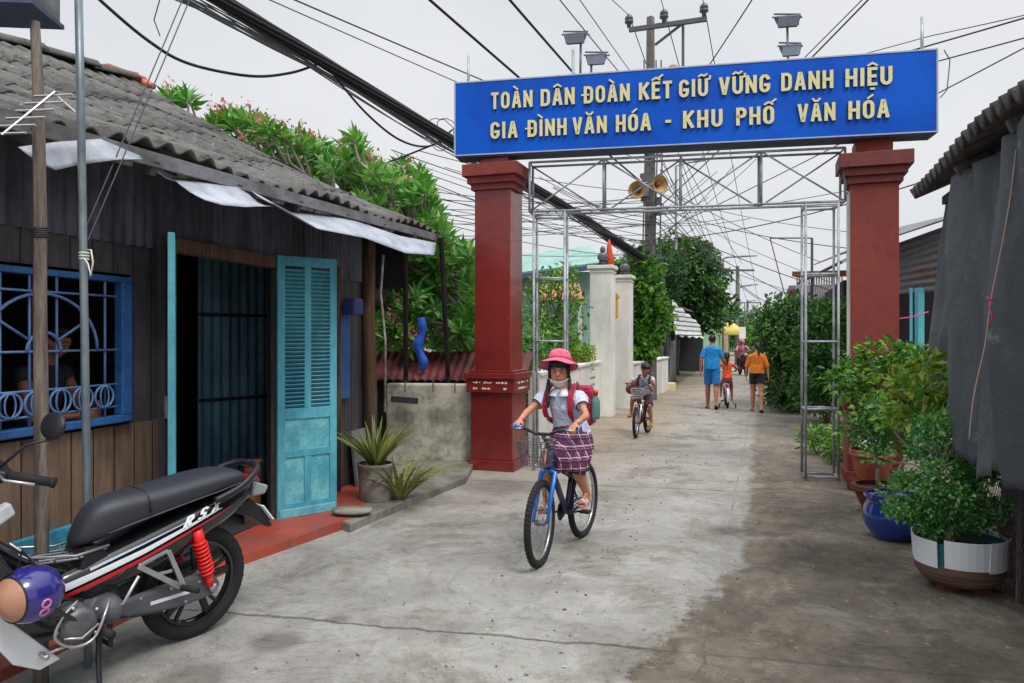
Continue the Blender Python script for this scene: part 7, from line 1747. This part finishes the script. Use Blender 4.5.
# brake light switch box and front fork, mudguard
for s in (1,-1):
    mb = MB(); mb.tube([cF+Y_*.075*s, mq(1.08,.075*s,.62), mq(1.02,.06*s,.80)], [.02,.024,.024], 10); mb.build('fork', M['grey_plastic'], moto, smooth=True)
mb = MB(); A = np.linspace(R(20), R(165), 16); mb.add([cF+(X_*math.cos(a)+Z_*math.sin(a))*(.315-.012*(abs(s)>.5))+Y_*s*.062 for a in A for s in (-1,-.4,.4,1)], [(4*i+k,4*i+k+1,4*i+k+5,4*i+k+4) for i in range(15) for k in range(3)]); mb.build('front_mudguard', M['black_gloss'], moto, smooth=True, solid=.006)
# helmet hung on the hook
hc = mq(.88,.245,.545); he = thing('helmet', 'half brown half purple blue helmet with pink print hanging from the motorbike', 'helmet', hc)
Rh = Matrix.Rotation(math.atan2(hM.y,hM.x)+.25,4,'Z') @ Matrix.Rotation(-.35,4,'X')
def hshell(x0, x1, name, m, r=1.0):
    mb = MB(); nu, nv = 20, 14; vs = []
    for i in range(nu+1):
        x = x0+(x1-x0)*i/nu; rr = math.sqrt(max(0, 1-(x/.135)**2))*.118*r
        for j in range(nv+1):
            a = -.35*PI+1.5*PI*j/nv; vs.append(hc+Rh.to_3x3() @ V(x*r, -math.cos(a-.25*PI)*0+rr*math.cos(a), rr*math.sin(a)))
    mb.add(vs, [(i*(nv+1)+j, i*(nv+1)+j+1, (i+1)*(nv+1)+j+1, (i+1)*(nv+1)+j) for i in range(nu) for j in range(nv)]); return mb.build(name, m, he, smooth=True, solid=.012)
mb = MB(); mb.ell(hc, (.125,.112,.110), Rh, 72, 48)
sh_ = mb.build('shell', [M['helmet_blue'], M['helmet_brown']], he, smooth=True)
for p in sh_.data.polygons:
    c = Rh.to_3x3().inverted() @ (p.center+Vector(sh_.matrix_parent_inverse @ V(0,0,0))*0-hc); p.material_index = 1 if c.x > .078 else 0
mb = MB(); mb.tube([hc+Rh.to_3x3() @ V(.078, .0880*math.cos(a), .0865*math.sin(a)) for a in np.linspace(0,2*PI,33)[:-1]], .004, 6, closed=True); mb.build('trim', M['black_plastic'], he, smooth=True)
mb = MB()
outw = Rh.to_3x3() @ V(0,1,0)
for dx, dz in ((.015,.018),(.015,-.018)):
    c = Rh.to_3x3() @ V(dx,0,dz); ctr = hc+c
    ring_ = []
    for a in np.linspace(0,2*PI,15)[:-1]:
        lx, lz = dx+.016*math.cos(a), dz+.016*math.sin(a); yy = .112*math.sqrt(max(0,1-(lx/.125)**2-(lz/.110)**2)); ring_.append(hc+Rh.to_3x3() @ V(lx, yy+.001, lz))
    mb.tube(ring_, .0045, 6, closed=True)
mb.build('print', M['pink_print'], he, smooth=True)
mb = MB(); mb.tube([hc+V(-.05,0,.09), mq(.88,.16,.70), hc+V(.06,0,.08)], .006, 5); mb.build('strap', M['strap_dark'], he, smooth=True)
# ================================================================== LIGHT, SKY, CAMERA
w = bpy.data.worlds.new('World'); scn.world = w; w.use_nodes = True
ns = w.node_tree.nodes; ls = w.node_tree.links; bg = ns['Background']
sky = ns.new('ShaderNodeTexSky'); sky.sky_type = 'NISHITA'; sky.sun_disc = False
SE, SA = R(58), R(150)
sky.sun_elevation = SE; sky.sun_rotation = SA; sky.air_density = 1.2; sky.dust_density = 6; sky.ozone_density = 1
hs = ns.new('ShaderNodeHueSaturation'); hs.inputs['Saturation'].default_value = .12; ls.new(sky.outputs[0], hs.inputs['Color'])
tc = ns.new('ShaderNodeTexCoord'); nz = ns.new('ShaderNodeTexNoise'); nz.inputs['Scale'].default_value = 1.6; nz.inputs['Detail'].default_value = 5
mp = ns.new('ShaderNodeMapping'); mp.inputs[3].default_value = (1,1,2.5); ls.new(tc.outputs['Generated'], mp.inputs[0]); ls.new(mp.outputs[0], nz.inputs['Vector'])
cl = ramp(ns, [(.35, (6.6,6.9,7.45)), (.65, (7.9,8.05,8.3))]); ls.new(nz.outputs['Fac'], cl.inputs[0])
mx = mixc(ns, ls, .9, hs.outputs[0], cl.outputs[0])
# overcast dome: the zenith of a cloudy sky is about three times as bright as its horizon
sx = ns.new('ShaderNodeSeparateXYZ'); ls.new(tc.outputs['Generated'], sx.inputs[0]); zr = ns.new('ShaderNodeMapRange'); zr.interpolation_type = 'SMOOTHSTEP'; ls.new(sx.outputs[2], zr.inputs[0])
zr.inputs[1].default_value = .42; zr.inputs[2].default_value = 1.0; zr.inputs[3].default_value = 1.0; zr.inputs[4].default_value = 2.6
ml = ns.new('ShaderNodeVectorMath'); ml.operation = 'SCALE'; ls.new(mx, ml.inputs[0]); ls.new(zr.outputs[0], ml.inputs['Scale']); ls.new(ml.outputs[0], bg.inputs[0]); bg.inputs[1].default_value = .1
sl = bpy.data.lights.new('sun', 'SUN'); sl.energy = 1.5; sl.angle = R(16); sl.color = (1,.97,.92)
so = bpy.data.objects.new('sun', sl); col.objects.link(so)
# sun direction from elevation / rotation (Nishita: rotation 0 = +Y, clockwise)
d = V(math.sin(SA)*math.cos(SE), math.cos(SA)*math.cos(SE), math.sin(SE)); so.rotation_euler = d.to_track_quat('Z', 'Y').to_euler()
cam = bpy.data.cameras.new('camera'); co = bpy.data.objects.new('camera', cam); col.objects.link(co)
co.location = (0,0,CAMH); co.rotation_euler = (R(90),0,0); cam.sensor_width = 36; cam.lens = F*36/1024
cam.shift_y = -(341.5-HY)/1024; cam.clip_end = 3000; cam.clip_start = .05; scn.camera = co
vs_ = scn.view_settings; scn.display_settings.display_device = 'sRGB'; vs_.view_transform = 'Standard'; vs_.look = 'None'; vs_.gamma = 1; vs_.exposure = .12; vs_.use_curve_mapping = False
scn.cycles.use_denoising = True; scn.cycles.max_bounces = 6; scn.cycles.diffuse_bounces = 3; scn.cycles.transparent_max_bounces = 6
for o in scn.objects:
    if o.type == 'MESH':
        pass
